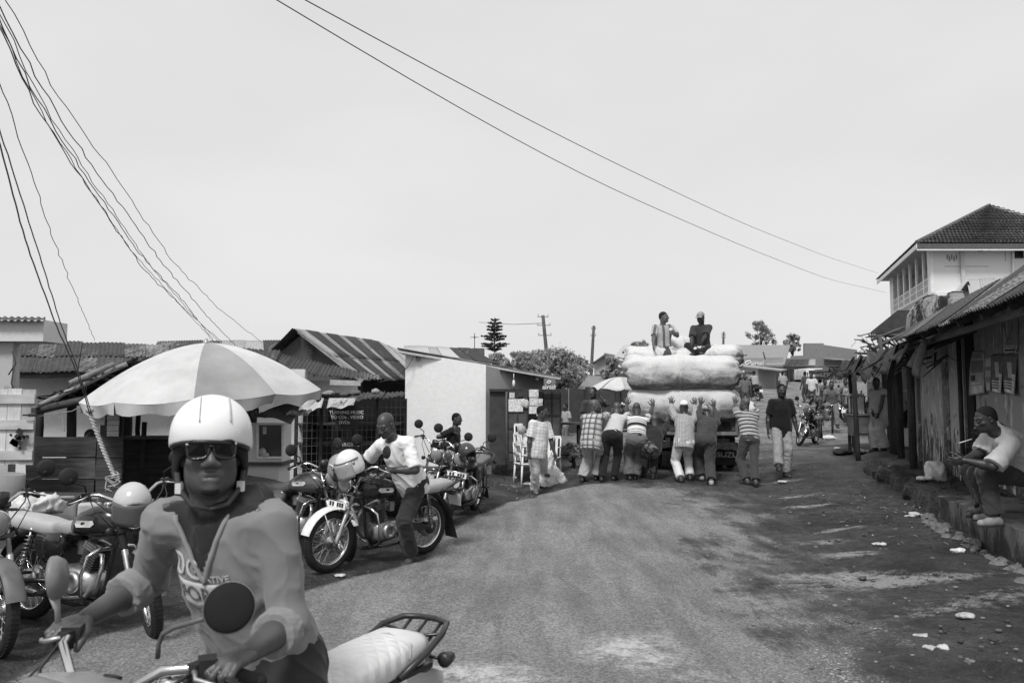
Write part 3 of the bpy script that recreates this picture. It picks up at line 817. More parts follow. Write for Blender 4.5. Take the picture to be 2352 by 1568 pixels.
        m.lathe([(.0, -.005), (.059, -.005), (.059, -.002)], (.93, .375, 1.255), (1, -.12, .05), 20)
    elif name == 'fuel_tank':
        prof = [(.465, .765, .05, .055), (.49, .775, .095, .075), (.56, .79, .125, .10), (.66, .805, .142, .122), (.76, .815, .146, .130), (.85, .815, .132, .120), (.92, .81, .10, .10), (.955, .80, .06, .065)]
        m.loft([superring(x, z - .03, w, h, 2.7, 20, flat=.18) for x, z, w, h in prof])
    elif name == 'tank_badge':
        for sy in (1,):
            V = [Vector((x, sy * (y), z)) for x, y, z in ((.575, .1335, .80), (.60, .139, .825), (.78, .1495, .835), (.80, .1495, .81), (.76, .149, .785), (.60, .1385, .775))]
            m.add(V, [tuple(range(6)) if sy < 0 else tuple(reversed(range(6)))])
    elif name == 'fuel_cap': m.lathe([(.0, -.02), (.04, -.02), (.04, .012), (.03, .02), (0, .022)], (.76, 0, .915), (0, 0, 1), 14)
    elif name == 'seat':
        prof = [(-.345, .795, .05, .03), (-.335, .795, .105, .055), (-.28, .80, .128, .066), (-.1, .795, .135, .066), (.08, .785, .137, .062), (.22, .765, .13, .058), (.36, .765, .115, .055), (.46, .785, .098, .062), (.505, .80, .08, .055), (.515, .80, .04, .03)]
        m.loft([superring(x, z - .055, w, h, 3.4, 20) for x, z, w, h in prof])
    elif name == 'seat_base':
        m.box((.06, 0, .676), (.82, .225, .018))
    elif name == 'side_panel':
        for sy in (1,):
            o = [(.13, .66), (.16, .69), (.42, .70), (.47, .66), (.44, .53), (.36, .46), (.20, .47), (.15, .55)]
            a = [Vector((x, sy * .085, z)) for x, z in o]; b = [Vector((.30 + (x - .30) * .88, sy * .128, .58 + (z - .58) * .86)) for x, z in o]
            m.loft([a, b] if sy < 0 else [b, a])
    elif name == 'engine':
        m.loft([superring(x, z, w, h, 3.5, 14) for x, z, w, h in ((.36, .36, .05, .06), (.38, .36, .10, .10), (.55, .345, .115, .115), (.68, .335, .11, .105), (.76, .33, .075, .07))])
        m.box((.69, 0, .60), (.13, .15, .06), Matrix.Rotation(.3, 3, 'Y')); m.tube([(.58, 0, .60), (.49, .02, .60), (.42, .02, .60)], .028, 8); m.box((.53, .02, .585), (.06, .08, .10))
    elif name == 'engine_cover':
        for sy in (1,):
            m.lathe([(.085, 0), (.085, .02), (.07, .035), (.05, .04), (.045, .03), (.0, .03)], (.60, sy * .105, .34), (0, sy, 0), 20); m.lathe([(.06, 0), (.058, .022), (.0, .028)], (.465, sy * .105, .35), (0, sy, 0), 16)
            m.box((.55, sy * .112, .36), (.20, .02, .10))
    elif name == 'cylinder_fins':
        for i in range(9): m.box((.665 + .008 * i, 0, .455 + .019 * i), (.135 + (.02 if i > 5 else 0), .165, .007), Matrix.Rotation(.38, 3, 'Y'))
        m.tube([(.66, 0, .43), (.74, 0, .62)], .05, 10)
    elif name == 'exhaust':
        m.tube([(.755, -.05, .565), (.83, -.07, .55), (.86, -.09, .47), (.84, -.11, .34), (.76, -.13, .255), (.6, -.145, .235), (.3, -.15, .24)], .0175, 10)
        m.tube([(.30, -.15, .24), (.24, -.152, .243), (.16, -.155, .25), (-.34, -.165, .31), (-.36, -.166, .312)], [.018, .032, .042, .046, .03], 14)
    elif name == 'heat_shield': m.tube([(.16, -.165, .262), (-.15, -.175, .298)], [.036, .036], 8)
    elif name == 'frame':
        m.tube([(.97, 0, .84), (.86, 0, .60), (.81, 0, .30), (.72, 0, .20)], .018, 8)
        for sy in (-1, 1):
            m.tube([(.74, sy * .03, .20), (.62, sy * .10, .185), (.40, sy * .10, .20), (.34, sy * .09, .34), (.40, sy * .07, .70)], .013, 6)
            m.tube([(.93, sy * .02, .86), (.6, sy * .05, .70), (.1, sy * .10, .705), (-.30, sy * .11, .735)], .013, 6); m.tube([(.36, sy * .09, .34), (.06, sy * .11, .69)], .011, 6)
        m.box((.30, 0, .56), (.24, .15, .2)); m.tube([(.95, 0, .87), (.5, 0, .73)], .025, 8)
    elif name == 'swingarm':
        for sy in (-1, 1): m.tube([(.38, sy * .085, .335), (.0, sy * .105, .305), (-.06, sy * .105, .303)], [.019, .017, .014], 8)
        m.tube([(0, -.12, .305), (0, .12, .305)], .01, 6)
    elif name == 'chain_cover':
        m.box((.19, .118, .345), (.42, .02, .085), Matrix.Rotation(-.06, 3, 'Y')); m.lathe([(.075, -.008), (.075, .01), (.0, .016)], (.02, .118, .32), (0, 1, 0), 16)
    elif name == 'shock_absorber':
        m.tube([(.015, 0, .33), (.06, 0, .52)], .016, 8); m.tube([(.06, 0, .52), (.098, 0, .69)], .011, 8)
        m.ball((.01, 0, .32), .022, 8); m.ball((.10, 0, .695), .02, 8)
    elif name == 'coil_spring':
        a = Vector((.028, 0, .39)); b = Vector((.094, 0, .665)); d = (b - a).normalized(); u = Vector((0, 1, 0)); w = d.cross(u)
        m.tube([a + (b - a) * t + (u * math.cos(t * 9 * 2 * PI) + w * math.sin(t * 9 * 2 * PI)) * .028 for t in np.linspace(0, 1, 73)], .0058, 5)
    elif name == 'rear_fender': m = fender_mb((0, WR), .375, R(38), R(172), .075, 16)
    elif name == 'mudflap':
        V = [Vector((x, y, z)) for x, z, wd in ((-.37, .37, .06), (-.40, .24, .085), (-.43, .13, .10)) for y in (-wd, wd)]
        m.add(V, [(0, 1, 3, 2), (2, 3, 5, 4)])
    elif name == 'tail_light': m.loft([superring(x, .655, w, h, 3, 12) for x, w, h in ((-.37, .05, .035), (-.41, .062, .045), (-.435, .055, .038), (-.44, .03, .02))])
    elif name == 'indicator':
        m.tube([(0, 0, 0), (0, .05, 0)], .007, 6); m.lathe([(0, -.05), (.018, -.045), (.028, -.01), (.03, .0), (.03, .012), (.022, .022), (0, .024)], (0, .075, 0), (1, 0, 0), 12)
    elif name == 'number_plate':
        m.box((-.455, 0, .56), (.006, .19, .13), Matrix.Rotation(.15, 3, 'Y'))
    elif name == 'grab_rail':
        m.tube([(-.10, .14, .745), (-.24, .155, .80), (-.36, .15, .845), (-.45, .11, .86), (-.475, .04, .862), (-.475, -.04, .862), (-.45, -.11, .86), (-.36, -.15, .845), (-.24, -.155, .80), (-.10, -.14, .745)], .0125, 8)
        for y in (-.075, 0, .075): m.tube([(-.47, y, .86), (-.36, y, .80)], .007, 6)
        m.tube([(-.36, -.15, .845), (-.38, 0, .81), (-.36, .15, .845)], .007, 6)
    elif name == 'crash_bar':
        for sy in (-1, 1): m.tube([(.88, sy * .03, .62), (.89, sy * .14, .615), (.86, sy * .22, .56), (.83, sy * .235, .42), (.80, sy * .20, .285), (.74, sy * .10, .215), (.70, sy * .05, .21)], .0135, 8)
    elif name == 'footrest':
        for sy in (-1, 1):
            m.tube([(.40, sy * .10, .26), (.40, sy * .24, .26)], .012, 6); m.tube([(.40, sy * .15, .26), (.40, sy * .25, .262)], .018, 8)
            m.tube([(.14, sy * .12, .38), (.14, sy * .235, .385)], .013, 6)
        m.tube([(.40, .12, .30), (.52, .145, .285), (.55, .15, .29), (.55, .19, .29)], .008, 6); m.tube([(.42, -.13, .25), (.55, -.16, .30), (.56, -.21, .30)], .009, 6)
        m.tube([(-.05, -.17, .33), (.05, -.2, .26), (.25, -.2, .24), (.36, -.16, .25)], .010, 6)
    elif name == 'side_stand': m.tube([(.46, .11, .22), (.42, .20, .06), (.40, .235, .0)], .011, 6); m.box((.39, .24, .004), (.06, .035, .01))
    elif name == 'carrier_rack':
        m.tube([(1.16, -.16, .62), (1.2, -.15, .70), (1.2, .15, .70), (1.16, .16, .62)], .009, 6); m.tube([(1.18, -.155, .64), (1.18, .155, .64)], .009, 6)
        for y in (-.1, 0, .1): m.tube([(1.2, y, .7), (1.18, y, .64)], .006, 5)
    elif name == 'front_plate': m.box((1.205, 0, .665), (.008, .26, .075), Matrix.Rotation(-.12, 3, 'Y'))
    elif name == 'front_plate_print':
        for y in (-.09, -.05, .02, .055, .09): m.box((1.211, y, .665), (.004, .026, .042), Matrix.Rotation(-.12, 3, 'Y'))
    elif name == 'handle_weight': m.ball((0, 0, 0), .02)
    sh = {'handlebar': -.045, 'grip': -.045, 'switch': -.045, 'lever': -.045, 'mirror': -.045, 'mirror_glass': -.045, 'grab_rail': -.05, 'tank_badge': -.03}.get(name, 0)
    if sh: m.v = [(x, y, z + sh) for x, y, z in m.v]
    me = m.mesh(name); BM[name] = me; return me
FRONT = Vector((1.03, 0, .82))
def motorcycle(label, loc, heading, lean=6, steer=0, tank=.03, seat_m=None, group='motorcycles of the street', detail=2, gaiter=False, fender=None, badge=True, rack=False, mirror_left=True, mirror_right=True, front=True, flap=True, panel=None):
    root = thing('motorcycle', label, 'motorcycle', loc, heading, group, rx=-R(lean))
    tm = M(tank, .18, .25, 6, .03, .1, None, .6) if not hasattr(tank, 'name') else tank
    sm_ = seat_m or M(.05, .6, .2, 8, .15); fm = fender or CHROME
    ax = Vector((-.39, 0, .92)).normalized()
    st = Matrix.Translation(FRONT) @ Matrix.Rotation(R(steer), 4, ax) @ Matrix.Translation(-FRONT)
    def part(n, mats, mirror=False, y=0, steerd=False, parent=root, name=None):
        o = bpy.data.objects.new(name or n, bm(n)); COL.objects.link(o); me = o.data
        if len(me.materials) == 0: me.materials.append(None)
        o.parent = parent; o.material_slots[0].link = 'OBJECT'; o.material_slots[0].material = mats
        m = Matrix.Identity(4)
        if y: m = Matrix.Translation((0, y, 0)) @ m
        if mirror: m = Matrix.Scale(-1, 4, (0, 1, 0)) @ m
        if steerd: m = st @ m
        o.matrix_local = m; return o
    def wheel(n, x, steerd):
        e = bpy.data.objects.new(n, bm('rim')); COL.objects.link(e); e.parent = root
        if len(e.data.materials) == 0: e.data.materials.append(None)
        e.material_slots[0].link = 'OBJECT'; e.material_slots[0].material = CHROME
        m = Matrix.Translation((x, 0, WR)); e.matrix_local = st @ m if steerd else m
        part('tyre', RUBBER, parent=e); part('spokes', CHROME, parent=e)
        part('rear_hub' if x == 0 else 'hub', DULL, parent=e, name='hub')
    wheel('rear_wheel', 0, False); wheel('front_wheel', WB, True)
    for y in (-.098, .098):
        part('fork_leg', DULL, y=y, steerd=True)
        if gaiter: part('fork_gaiter', RUBBER, y=y, steerd=True)
    part('fork_clamp', BLACKM, steerd=True); part('front_fender', fm, steerd=True)
    h = part('headlight', CHROME, steerd=True); l_ = bpy.data.objects.new('lens', bm('headlight_lens')); COL.objects.link(l_); l_.parent = h
    if len(l_.data.materials) == 0: l_.data.materials.append(None)
    l_.material_slots[0].link = 'OBJECT'; l_.material_slots[0].material = glass(.25, .1)
    part('instrument', BLACKM, steerd=True); part('handlebar', CHROME, steerd=True)
    for mi in (False, True):
        part('grip', RUBBER, mi, steerd=True); part('lever', DULL, mi, steerd=True); part('switch', BLACKM, mi, steerd=True)
        if (mirror_right if mi else mirror_left):
            o = part('mirror', M(.02, .65, .3, 9, .05, spec=.25), mi, steerd=True); g_ = bpy.data.objects.new('mirror_glass', bm('mirror_glass')); COL.objects.link(g_); g_.parent = o
            if len(g_.data.materials) == 0: g_.data.materials.append(None)
            g_.material_slots[0].link = 'OBJECT'; g_.material_slots[0].material = M(.5, .05, .1, 3, 0, 1.0)
    part('fuel_tank', tm); part('fuel_cap', CHROME)
    for mi in (False, True):
        if badge: part('tank_badge', M(.6, .4, .2, 20, 0), mi)
        part('side_panel', panel or tm, mi); part('engine_cover', M(.5, .32, .2, 12, .1, .85), mi)
    part('seat', sm_); part('seat_base', BLACKM); part('engine', DULL); part('cylinder_fins', M(.12, .5, .3, 9, .1, .6))
    part('exhaust', M(.45, .3, .4, 6, .1, .95)); part('heat_shield', CHROME); part('frame', BLACKM); part('swingarm', BLACKM); part('chain_cover', BLACKM)
    for y in (-.125, .125):
        o = part('shock_absorber', DULL, y=y); part('coil_spring', M(.2, .35, .3, 9, 0, .8), y=0, parent=o)
    part('rear_fender', BLACKM)
    if flap: part('mudflap', RUBBER)
    part('tail_light', glass(.06, .15)); part('number_plate', WHITEP); part('grab_rail', BLACKM if not rack else CHROME); part('crash_bar', CHROME); part('footrest', DARKIRON); part('side_stand', DARKIRON)
    for x, y, z, s_ in ((1.08, .10, .78, 1), (-.36, .09, .70, 1)):
        for mi in (False, True):
            o = part('indicator', BLACKM, mi)
            m = Matrix.Translation((x, y, z)); m = Matrix.Scale(-1, 4, (0, 1, 0)) @ m if mi else m
            o.matrix_local = (st @ m) if x > 0 else m
    if front: 
        part('carrier_rack', CHROME, steerd=True); part('front_plate', WHITEP, steerd=True); part('front_plate_print', BLACKM, steerd=True, name='lettering')
    root['st'] = 0; del root['st']
    return root, st
def bike_point(root, st, p, steered=True):
    """a point of a bike in the place"""
    q = Vector(p)
    if steered: q = st @ q
    return mw(root) @ q

# ------------------------------------------------------------------ crash helmets lying on bikes (local +X the face)
def helmet(label, loc, rot, c=.6, group=None, visor=None, open_=True, band=None, mark=None, scale=1.0):
    root = thing('helmet', label, 'helmet', loc, 0, group); root.rotation_euler = rot; root.scale = (scale,) * 3
    f = Field(.006)
    f.ell((0, 0, .0), (.138, .118, .132), None, .01); f.ell((-.02, 0, -.07), (.115, .108, .08), None, .05)
    f.ell((0, 0, -.01), (.118, .098, .115), None, .01, sub=True); f.ell((-.01, 0, -.10), (.10, .09, .10), None, .01, sub=True)
    if open_: f.ell((.14, 0, -.06), (.11, .10, .085), None, .02, sub=True)
    soft('shell', f, M(c, .18, .12, 5, .02, 0, None, .6), root)
    if visor:
        m = MB(); n = 14
        m.grid(lambda a, b: Vector((.148 * math.cos((a - .5) * 2.5), .132 * math.sin((a - .5) * 2.5), .03 - .15 * b)) * (1.0 + .02 * math.sin(b * 3)), n, 5)
        thicken(m.build('visor', visor, root), .003)
    if band is not None:
        m = MB(); m.tube([Vector((.1385 * math.cos(a) * .985, .119 * math.sin(a), .035)) for a in np.linspace(-1.9, 1.9, 24)], .008, 6); m.build('trim', M(band, .4), root)
    for sy in (-1, 1): MB().lathe([(.016, 0), (.014, .006), (0, .008)], (.02, sy * .117, .005), (0, sy, 0), 10).build('rivet', DULL, root)
    MB().tube([(.03, -.105, -.05), (.05, -.07, -.16), (.055, 0, -.19), (.05, .07, -.16), (.03, .105, -.05)], .006, 5).build('chin_strap', BLACKM, root)
    return root
# ------------------------------------------------------------------ ground and road
def lines(fine, coarse_lo, coarse_hi, step, grow=1.16, first=None):
    a, b = fine; v = list(np.arange(a, b + 1e-6, step)); h = step
    while v[-1] < coarse_hi: h *= grow; v.append(v[-1] + h)
    h = step
    while v[0] > coarse_lo: h *= grow; v.insert(0, v[0] - h)
    return np.array(v)
ROADPX = [(150, 1478), (320, 1440), (520, 1400), (690, 1362), (775, 1335), (870, 1312), (965, 1288), (1005, 1232), (1060, 1198), (1140, 1165), (1235, 1138), (1330, 1116), (1450, 1107), (1560, 1107), (1650, 1114), (1720, 1130), (1800, 1165), (1860, 1230), (1940, 1310), (2040, 1400), (2160, 1490), (2290, 1568)]
road_poly = [tuple(G(u, v)[:2]) for u, v in ROADPX]
road_poly = [(-8, -9), (-3.6, 2.2), (-3.05, 4.3)] + road_poly + [(2.9, 2.2), (3.3, -9)]
RP = np.array(road_poly)
def sdist(x, y):
    """signed distance to the edge of the asphalt, positive inside"""
    x = np.asarray(x, float).ravel(); y = np.asarray(y, float).ravel(); d = np.full(x.shape, 1e9); ins = np.zeros(x.shape, bool)
    for i in range(len(RP)):
        a = RP[i]; b = RP[(i + 1) % len(RP)]; e = b - a; t = np.clip(((x - a[0]) * e[0] + (y - a[1]) * e[1]) / (e @ e), 0, 1)
        d = np.minimum(d, np.hypot(x - a[0] - t * e[0], y - a[1] - t * e[1]))
        c = ((a[1] > y) != (b[1] > y)) & (x < (b[0] - a[0]) * (y - a[1]) / (b[1] - a[1] + 1e-12) + a[0]); ins ^= c
    return np.where(ins, d, -d)
# pale spilt sand and flour: (u, v, length, width, angle, strength)
SPILL = [(1905, 1328, .42, .16, -.2, 1.), (1985, 1338, .55, .10, -.05, 1.), (2085, 1335, .7, .10, .1, .7), (1440, 1500, .30, .16, .7, .85), (1385, 1490, .2, .1, 1.2, .6), (1490, 1530, .16, .14, .9, .8), (1040, 1560, .34, .12, .2, 1.), (1130, 1575, .25, .1, 0, .8), (1945, 1275, .12, .22, 1.2, .9), (1930, 1215, .3, .08, .3, .7), (1860, 1160, .5, .12, 0, .8), (1830, 1140, .4, .10, .1, .8), (1800, 1105, .5, .12, 0, .6), (1790, 990, 1.6, .4, .2, .55), (1750, 960, 1.6, .4, 0, .6), (1880, 1245, .10, .25, 1.4, .55), (1600, 1565, .3, .1, 0, .4), (2170, 1395, .5, .09, .3, .5), (1080, 1120, .5, .08, .5, .5), (1170, 1115, .3, .08, .3, .6), (2280, 1370, .8, .2, .3, .4), (1730, 1050, .7, .2, 0, .45), (1900, 930, 3, .5, 0, .5), (1700, 905, 6, .8, .1, .4)]
def spill(x, y):
    r = np.zeros(x.shape)
    for u, v, l, w, a, s in SPILL:
        p = G(u, v); dx, dy = x - p.x, y - p.y; k = 1.5 if p.y < 12 else 1
        c, q = math.cos(a), math.sin(a); e = ((dx * c + dy * q) / (l * k)) ** 2 + ((-dx * q + dy * c) / (w * k)) ** 2
        r = np.maximum(r, s * np.exp(-e * 1.1))
    return r
def sheet(name, gxs, gys, zf, keep=None):
    A, B = np.meshgrid(gxs, gys, indexing='ij'); x = A.ravel(); y = B.ravel(); z = zf(x, y); nx, ny = A.shape
    i = np.arange(nx * ny).reshape(nx, ny)
    Q = np.stack([i[:-1, :-1], i[1:, :-1], i[1:, 1:], i[:-1, 1:]], -1).reshape(-1, 4)
    if keep is not None: k = keep(x, y); Q = Q[k[Q].any(1)]; used = np.unique(Q); mp_ = np.full(nx * ny, -1); mp_[used] = np.arange(len(used)); Q = mp_[Q]; x, y, z = x[used], y[used], z[used]
    me = np_mesh(name, np.stack([x, y, z], 1), Q); return me, x, y
def dirt_z(x, y):
    p = np.stack([x, y, 0 * x], 1); near = smooth(60, 20, np.abs(y)) 
    n = fbm(p * 1.3, 3, 3) * .022 + fbm(p * 4.5, 8, 2) * .010 * smooth(25, 10, np.hypot(x, y))
    sd_ = sdist(x, y)
    return gz(x, y) + n * near * smooth(.15, -.25, sd_) - .035 * smooth(-.1, .2, sd_) + .02 * smooth(-.6, -.15, sd_) * smooth(12, 14, y) * 0
gxs = lines((-5.2, 7.4), -420, 520, .085, 1.15); gys = lines((2.0, 19.5), -60, 900, .085, 1.13)
me, x, y = sheet('ground', gxs, gys, dirt_z)
fattr(me, 'spill', spill(x, y))
def dirt_color(t, v):
    n = t.noise(v, 1.1, 8, .65, .3); n2 = t.noise(v, 9, 6, .7); n3 = t.noise(v, 55, 4, .7); vo = t.vor(v, 26)
    far = t.n('ShaderNodeSeparateXYZ'); t.l(v, far.inputs[0])
    c = t.rng(n, .32, .68, .030, .13); c = t.math('MULTIPLY', c, t.rng(n2, .3, .7, .58, 1.4)); c = t.math('MULTIPLY', c, t.rng(n3, .3, .7, .6, 1.4))
    c = t.math('MULTIPLY', c, t.rng(far.outputs[1], 15, 26, 1, 3.2))            # the dirt is paler up the street, darker at the lower end
    peb = t.math('MULTIPLY', t.math('LESS_THAN', vo, .16), t.math('GREATER_THAN', n2, .52)); return t.mix(t.math('MULTIPLY', peb, .55), c, .30), n, n2, n3, vo
def dirt_material():
    t = NT('packed_earth'); v = t.world(); c, n, n2, n3, vo = dirt_color(t, v)
    sp = t.math('MULTIPLY', t.attr('spill'), t.math('MULTIPLY', t.rng(n2, .3, .68, .1, 1.9), t.rng(n3, .3, .7, .6, 1.4))); sp = t.rng(sp, .25, .75, 0, 1)
    c = t.mix(t.math('MULTIPLY', sp, .95), c, t.rng(n3, .3, .7, .34, .60)); t.col(c); t.set(t.rng(n, .3, .7, .72, .95), 0, .3)
    t.bump(t.math('ADD', t.math('MULTIPLY', n2, 2.2), t.math('ADD', n3, t.math('MULTIPLY', vo, -.7))), 1.0, .05); return t.m
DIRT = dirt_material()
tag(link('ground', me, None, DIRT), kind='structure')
def asphalt_material():
    t = NT('worn_asphalt'); v = t.world(); n = t.noise(v, .8, 7, .6, .4); n2 = t.noise(t.world((1.0, .35, 1)), 3.5, 6, .7); n3 = t.noise(v, 30, 5, .75)
    st = t.noise(t.world((2.6, .32, 1)), 1.6, 6, .6, .5)                         # faint streaks along the road
    e = t.attr('edge'); vo = t.vor(v, 62, 'F1', 'Distance'); vc = t.n('ShaderNodeSeparateColor'); t.l(t.vor(v, 62, 'F1', 'Color'), vc.inputs[0])
    vo2 = t.vor(v, 24, 'F1', 'Distance'); vc2 = t.n('ShaderNodeSeparateColor'); t.l(t.vor(v, 24, 'F1', 'Color'), vc2.inputs[0])
    c = t.rng(n, .3, .7, .145, .225); c = t.math('MULTIPLY', c, t.rng(n2, .3, .7, .84, 1.15)); c = t.math('MULTIPLY', c, t.rng(st, .35, .65, .76, 1.12))
    bare = t.attr('bare')                                                        # binder worn away: pale chippings in dark ground
    stone = t.math('MULTIPLY', t.math('LESS_THAN', vo, .42), t.math('GREATER_THAN', vc.outputs[0], .50)); 
    chip = t.mix(stone, t.rng(n3, .3, .7, .045, .13), t.rng(vc.outputs[1], 0, 1, .16, .48))
    stone2 = t.math('MULTIPLY', t.math('LESS_THAN', vo2, .30), t.math('GREATER_THAN', vc2.outputs[0], .72)); chip = t.mix(stone2, chip, t.rng(vc2.outputs[1], 0, 1, .25, .55))
    fine = t.math('MULTIPLY', t.rng(vc.outputs[2], 0, 1, .62, 1.42), t.rng(n3, .3, .7, .86, 1.16))
    bf = t.rng(t.math('ADD', bare, t.math('MULTIPLY', t.math('SUBTRACT', n2, .5), 1.2)), .15, 1.0, 0, .95)
    c = t.mix(bf, t.math('MULTIPLY', c, fine), chip)
    ew = t.attr('soft'); t_lo = .10; ef = t.rng(t.math('ADD', t.math('DIVIDE', e, ew), t.math('ADD', t.math('MULTIPLY', t.math('SUBTRACT', n2, .5), 2.2), t.math('MULTIPLY', t.math('SUBTRACT', n, .5), t.math('MULTIPLY', ew, 2.2)))), t_lo, t_lo + .6, 1, 0)
    c = t.mix(ef, c, dirt_color(t, v)[0])
    sp = t.rng(t.math('MULTIPLY', t.attr('spill'), t.math('MULTIPLY', t.rng(t.noise(v, 9, 6, .7), .3, .68, .1, 1.9), t.rng(n3, .3, .7, .5, 1.5))), .2, 1.05, 0, 1); c = t.mix(t.math('MULTIPLY', sp, .85), c, t.rng(n3, .3, .7, .34, .58))
    t.col(c); t.set(t.rng(n, .3, .7, .7, .9), 0, .35); dn = t.math('ADD', t.math('MULTIPLY', t.noise(v, 9, 6, .7), 2.2), t.math('ADD', t.noise(v, 55, 4, .7), t.math('MULTIPLY', t.vor(v, 26), -.7)))
    t.bump(t.mix(ef, t.math('MULTIPLY', t.math('ADD', n3, t.math('MULTIPLY', vo, -.8)), .14), dn), 1.0, .05); return t.m
def rside(x, y): return smooth(-.2, .9, x - (1.3 - .02 * y) + .10 * (8 - y))
rx = lines((-4.3, 3.9), -9, 4.6, .075, 1.2); ry = lines((2.0, 16.6), -9, 16.6, .075, 1.2)
me, x, y = sheet('road', rx, ry, lambda x, y: gz(x, y) + np.interp(sdist(x, y), [-.16, -.03, .02, .25, 1.2], [-.06, .0, .022, .03, .04]) * (1 - .75 * rside(x, y)) + fbm(np.stack([x, y, 0 * x], 1) * 1.5, 5, 2) * .008, lambda x, y: sdist(x, y) > -.14)
d = sdist(x, y); fattr(me, 'edge', d); fattr(me, 'spill', spill(x, y))
rightside = rside(x, y); fattr(me, 'soft', .15 + 1.25 * rightside)
nearf = smooth(7.0, 3.2, y); fattr(me, 'bare', np.clip(.62 * nearf + .75 * smooth(1.5, .1, d) * rightside, 0, 1))
tag(link('road', me, None, asphalt_material()), kind='structure')
# ------------------------------------------------------------------ building kit
def wall_mb(m, a, b, z0, z1, t=.2, mi=0, z1b=None):
    """upright slab from a to b (plan), thickness laid behind the line (to its left side)"""
    a = Vector((a[0], a[1], 0)); b = Vector((b[0], b[1], 0)); d = (b - a).normalized(); n = Vector((-d.y, d.x, 0)) * t; z1b = z1 if z1b is None else z1b
    V = [(p.x, p.y, z) for p, z in ((a, z0), (b, z0), (b + n, z0), (a + n, z0), (a, z1), (b, z1b), (b + n, z1b), (a + n, z1))]
    return m.add(V, [(3, 2, 1, 0), (4, 5, 6, 7), (0, 1, 5, 4), (1, 2, 6, 5), (2, 3, 7, 6), (3, 0, 4, 7)], mi)
def poly_slab(m, pts, n, mi=0): return m.prism([Vector(p) for p in pts], (0, 0, 0), n, mi)
_rs = [0]
def sheets(parent, A, B, C, D_, nx, ny, mats, pitch=.076, amp=.011, name='roof_sheet', rows=5, jag=.03, seg=6, sag=.02, over=.1, pick=None, lift=0, miss=()):
    """corrugated sheets laid over A-B (eave) and D-C (ridge)"""
    A, B, C, D_ = map(Vector, (A, B, C, D_)); inv = mw(parent).inverted()
    for j in range(ny):
        for i in range(nx):
            if (i, j) in miss: continue
            _rs[0] += 1; rr = random.Random(_rs[0] * 17)
            def q(s, t): 
                lo = A.lerp(B, s); hi = D_.lerp(C, s); return lo.lerp(hi, t)
            s0, s1 = i / nx - .012, (i + 1) / nx + .012; t0, t1 = j / ny - (over / ny if j else 0), (j + 1) / ny
            o = q(s0, t0); ux = (q(s1, t0) - o); wx = ux.length; ux.normalize(); vy = q(s0, t1) - o; nn = ux.cross(vy).normalized(); vy_ = nn.cross(ux)
            ln = vy.length; nc = max(2, round(wx / pitch)); ns = nc * seg
            dz = lift + j * .012 + (i % 2) * .012 + rr.uniform(0, .006); dj = rr.uniform(-jag, jag); tw = rr.uniform(-1, 1) * .010
            V = []; Fs = []
            for a in range(ns + 1):
                for b in range(rows + 1):
                    s = s0 + (s1 - s0) * a / ns; t = t0 + (t1 - t0) * b / rows
                    p = q(s, t) + vy.normalized() * dj * (1 - b / rows) + nn * (dz + amp * math.cos(2 * PI * a / seg) + tw * (2 * a / ns - 1) - sag * math.sin(PI * b / rows) * rr.uniform(.2, .5) + (rr.uniform(-.012, .012) if b == 0 and jag > .02 else 0))
                    r = p - o; V.append((r.dot(ux), r.dot(vy_), r.dot(nn)))
            for a in range(ns):
                for b in range(rows): Fs.append((a * (rows + 1) + b, (a + 1) * (rows + 1) + b, (a + 1) * (rows + 1) + b + 1, a * (rows + 1) + b + 1))
            m = MB().add(V, Fs, 0, True)
            mt = mats[pick(i, j) if pick else rr.randrange(len(mats))]
            ob = link(name, m.mesh(name), parent, mt)
            mm = Matrix((ux, vy_, nn)).transposed().to_4x4(); mm.translation = o; ob.matrix_local = inv @ mm
            thicken(ob, .0025, 0)
def planks(parent, A, B, z0, z1, rows, mats, gap=.012, t=.03, name='plank', seams=(), vert=False, jag=.01, wob=.0):
    """boards nailed between plan points A and B"""
    A = Vector((A[0], A[1], 0)); B = Vector((B[0], B[1], 0)); d = (B - A); L_ = d.length; d.normalize(); n = Vector((d.y, -d.x, 0)); inv = mw(parent).inverted()
    def put(s0, s1, a0, a1, mt, k):
        rr = random.Random(k * 31 + 5); m = MB(); w = s1 - s0; h = a1 - a0
        m.box((w / 2, 0, h / 2), (w, t, h)); m.v = [(x + rr.uniform(-jag, jag), y, z + rr.uniform(-jag, jag) * .6) for x, y, z in m.v]
        o = link(name, m.mesh(name), parent, mt); p = A + d * s0 + n * (t / 2 + rr.uniform(0, .012)) + Vector((0, 0, a0))
        mm = Matrix((d, -n, Vector((0, 0, 1)))).transposed().to_4x4() @ Matrix.Rotation(rr.uniform(-wob, wob), 4, 'Y'); mm.translation = p; o.matrix_local = inv @ mm
    k = 0
    if vert:
        for i in range(rows): k += 1; put(L_ * i / rows + gap / 2, L_ * (i + 1) / rows - gap / 2, z0 + random.uniform(-jag, jag), z1 + random.uniform(-jag, jag), mats[k % len(mats)], k + int(L_ * 100))
    else:
        h = (z1 - z0) / rows
        for i in range(rows):
            sp = [0] + list(seams) + [1]
            for a, b in zip(sp[:-1], sp[1:]): k += 1; put(L_ * a + gap / 2, L_ * b - gap / 2, z0 + h * i + gap / 2, z0 + h * (i + 1) - gap / 2, mats[k % len(mats)], k + int(L_ * 100))
def pole(m, a, b, r0, r1, n=8, wob=.012):
    a = Vector(a); b = Vector(b); k = 6; pts = [a.lerp(b, i / k) + (Vector((random.uniform(-wob, wob), random.uniform(-wob, wob), 0)) if 0 < i < k else Vector((0, 0, 0))) for i in range(k + 1)]
    return m.tube(pts, [r0 + (r1 - r0) * i / k for i in range(k + 1)], n)
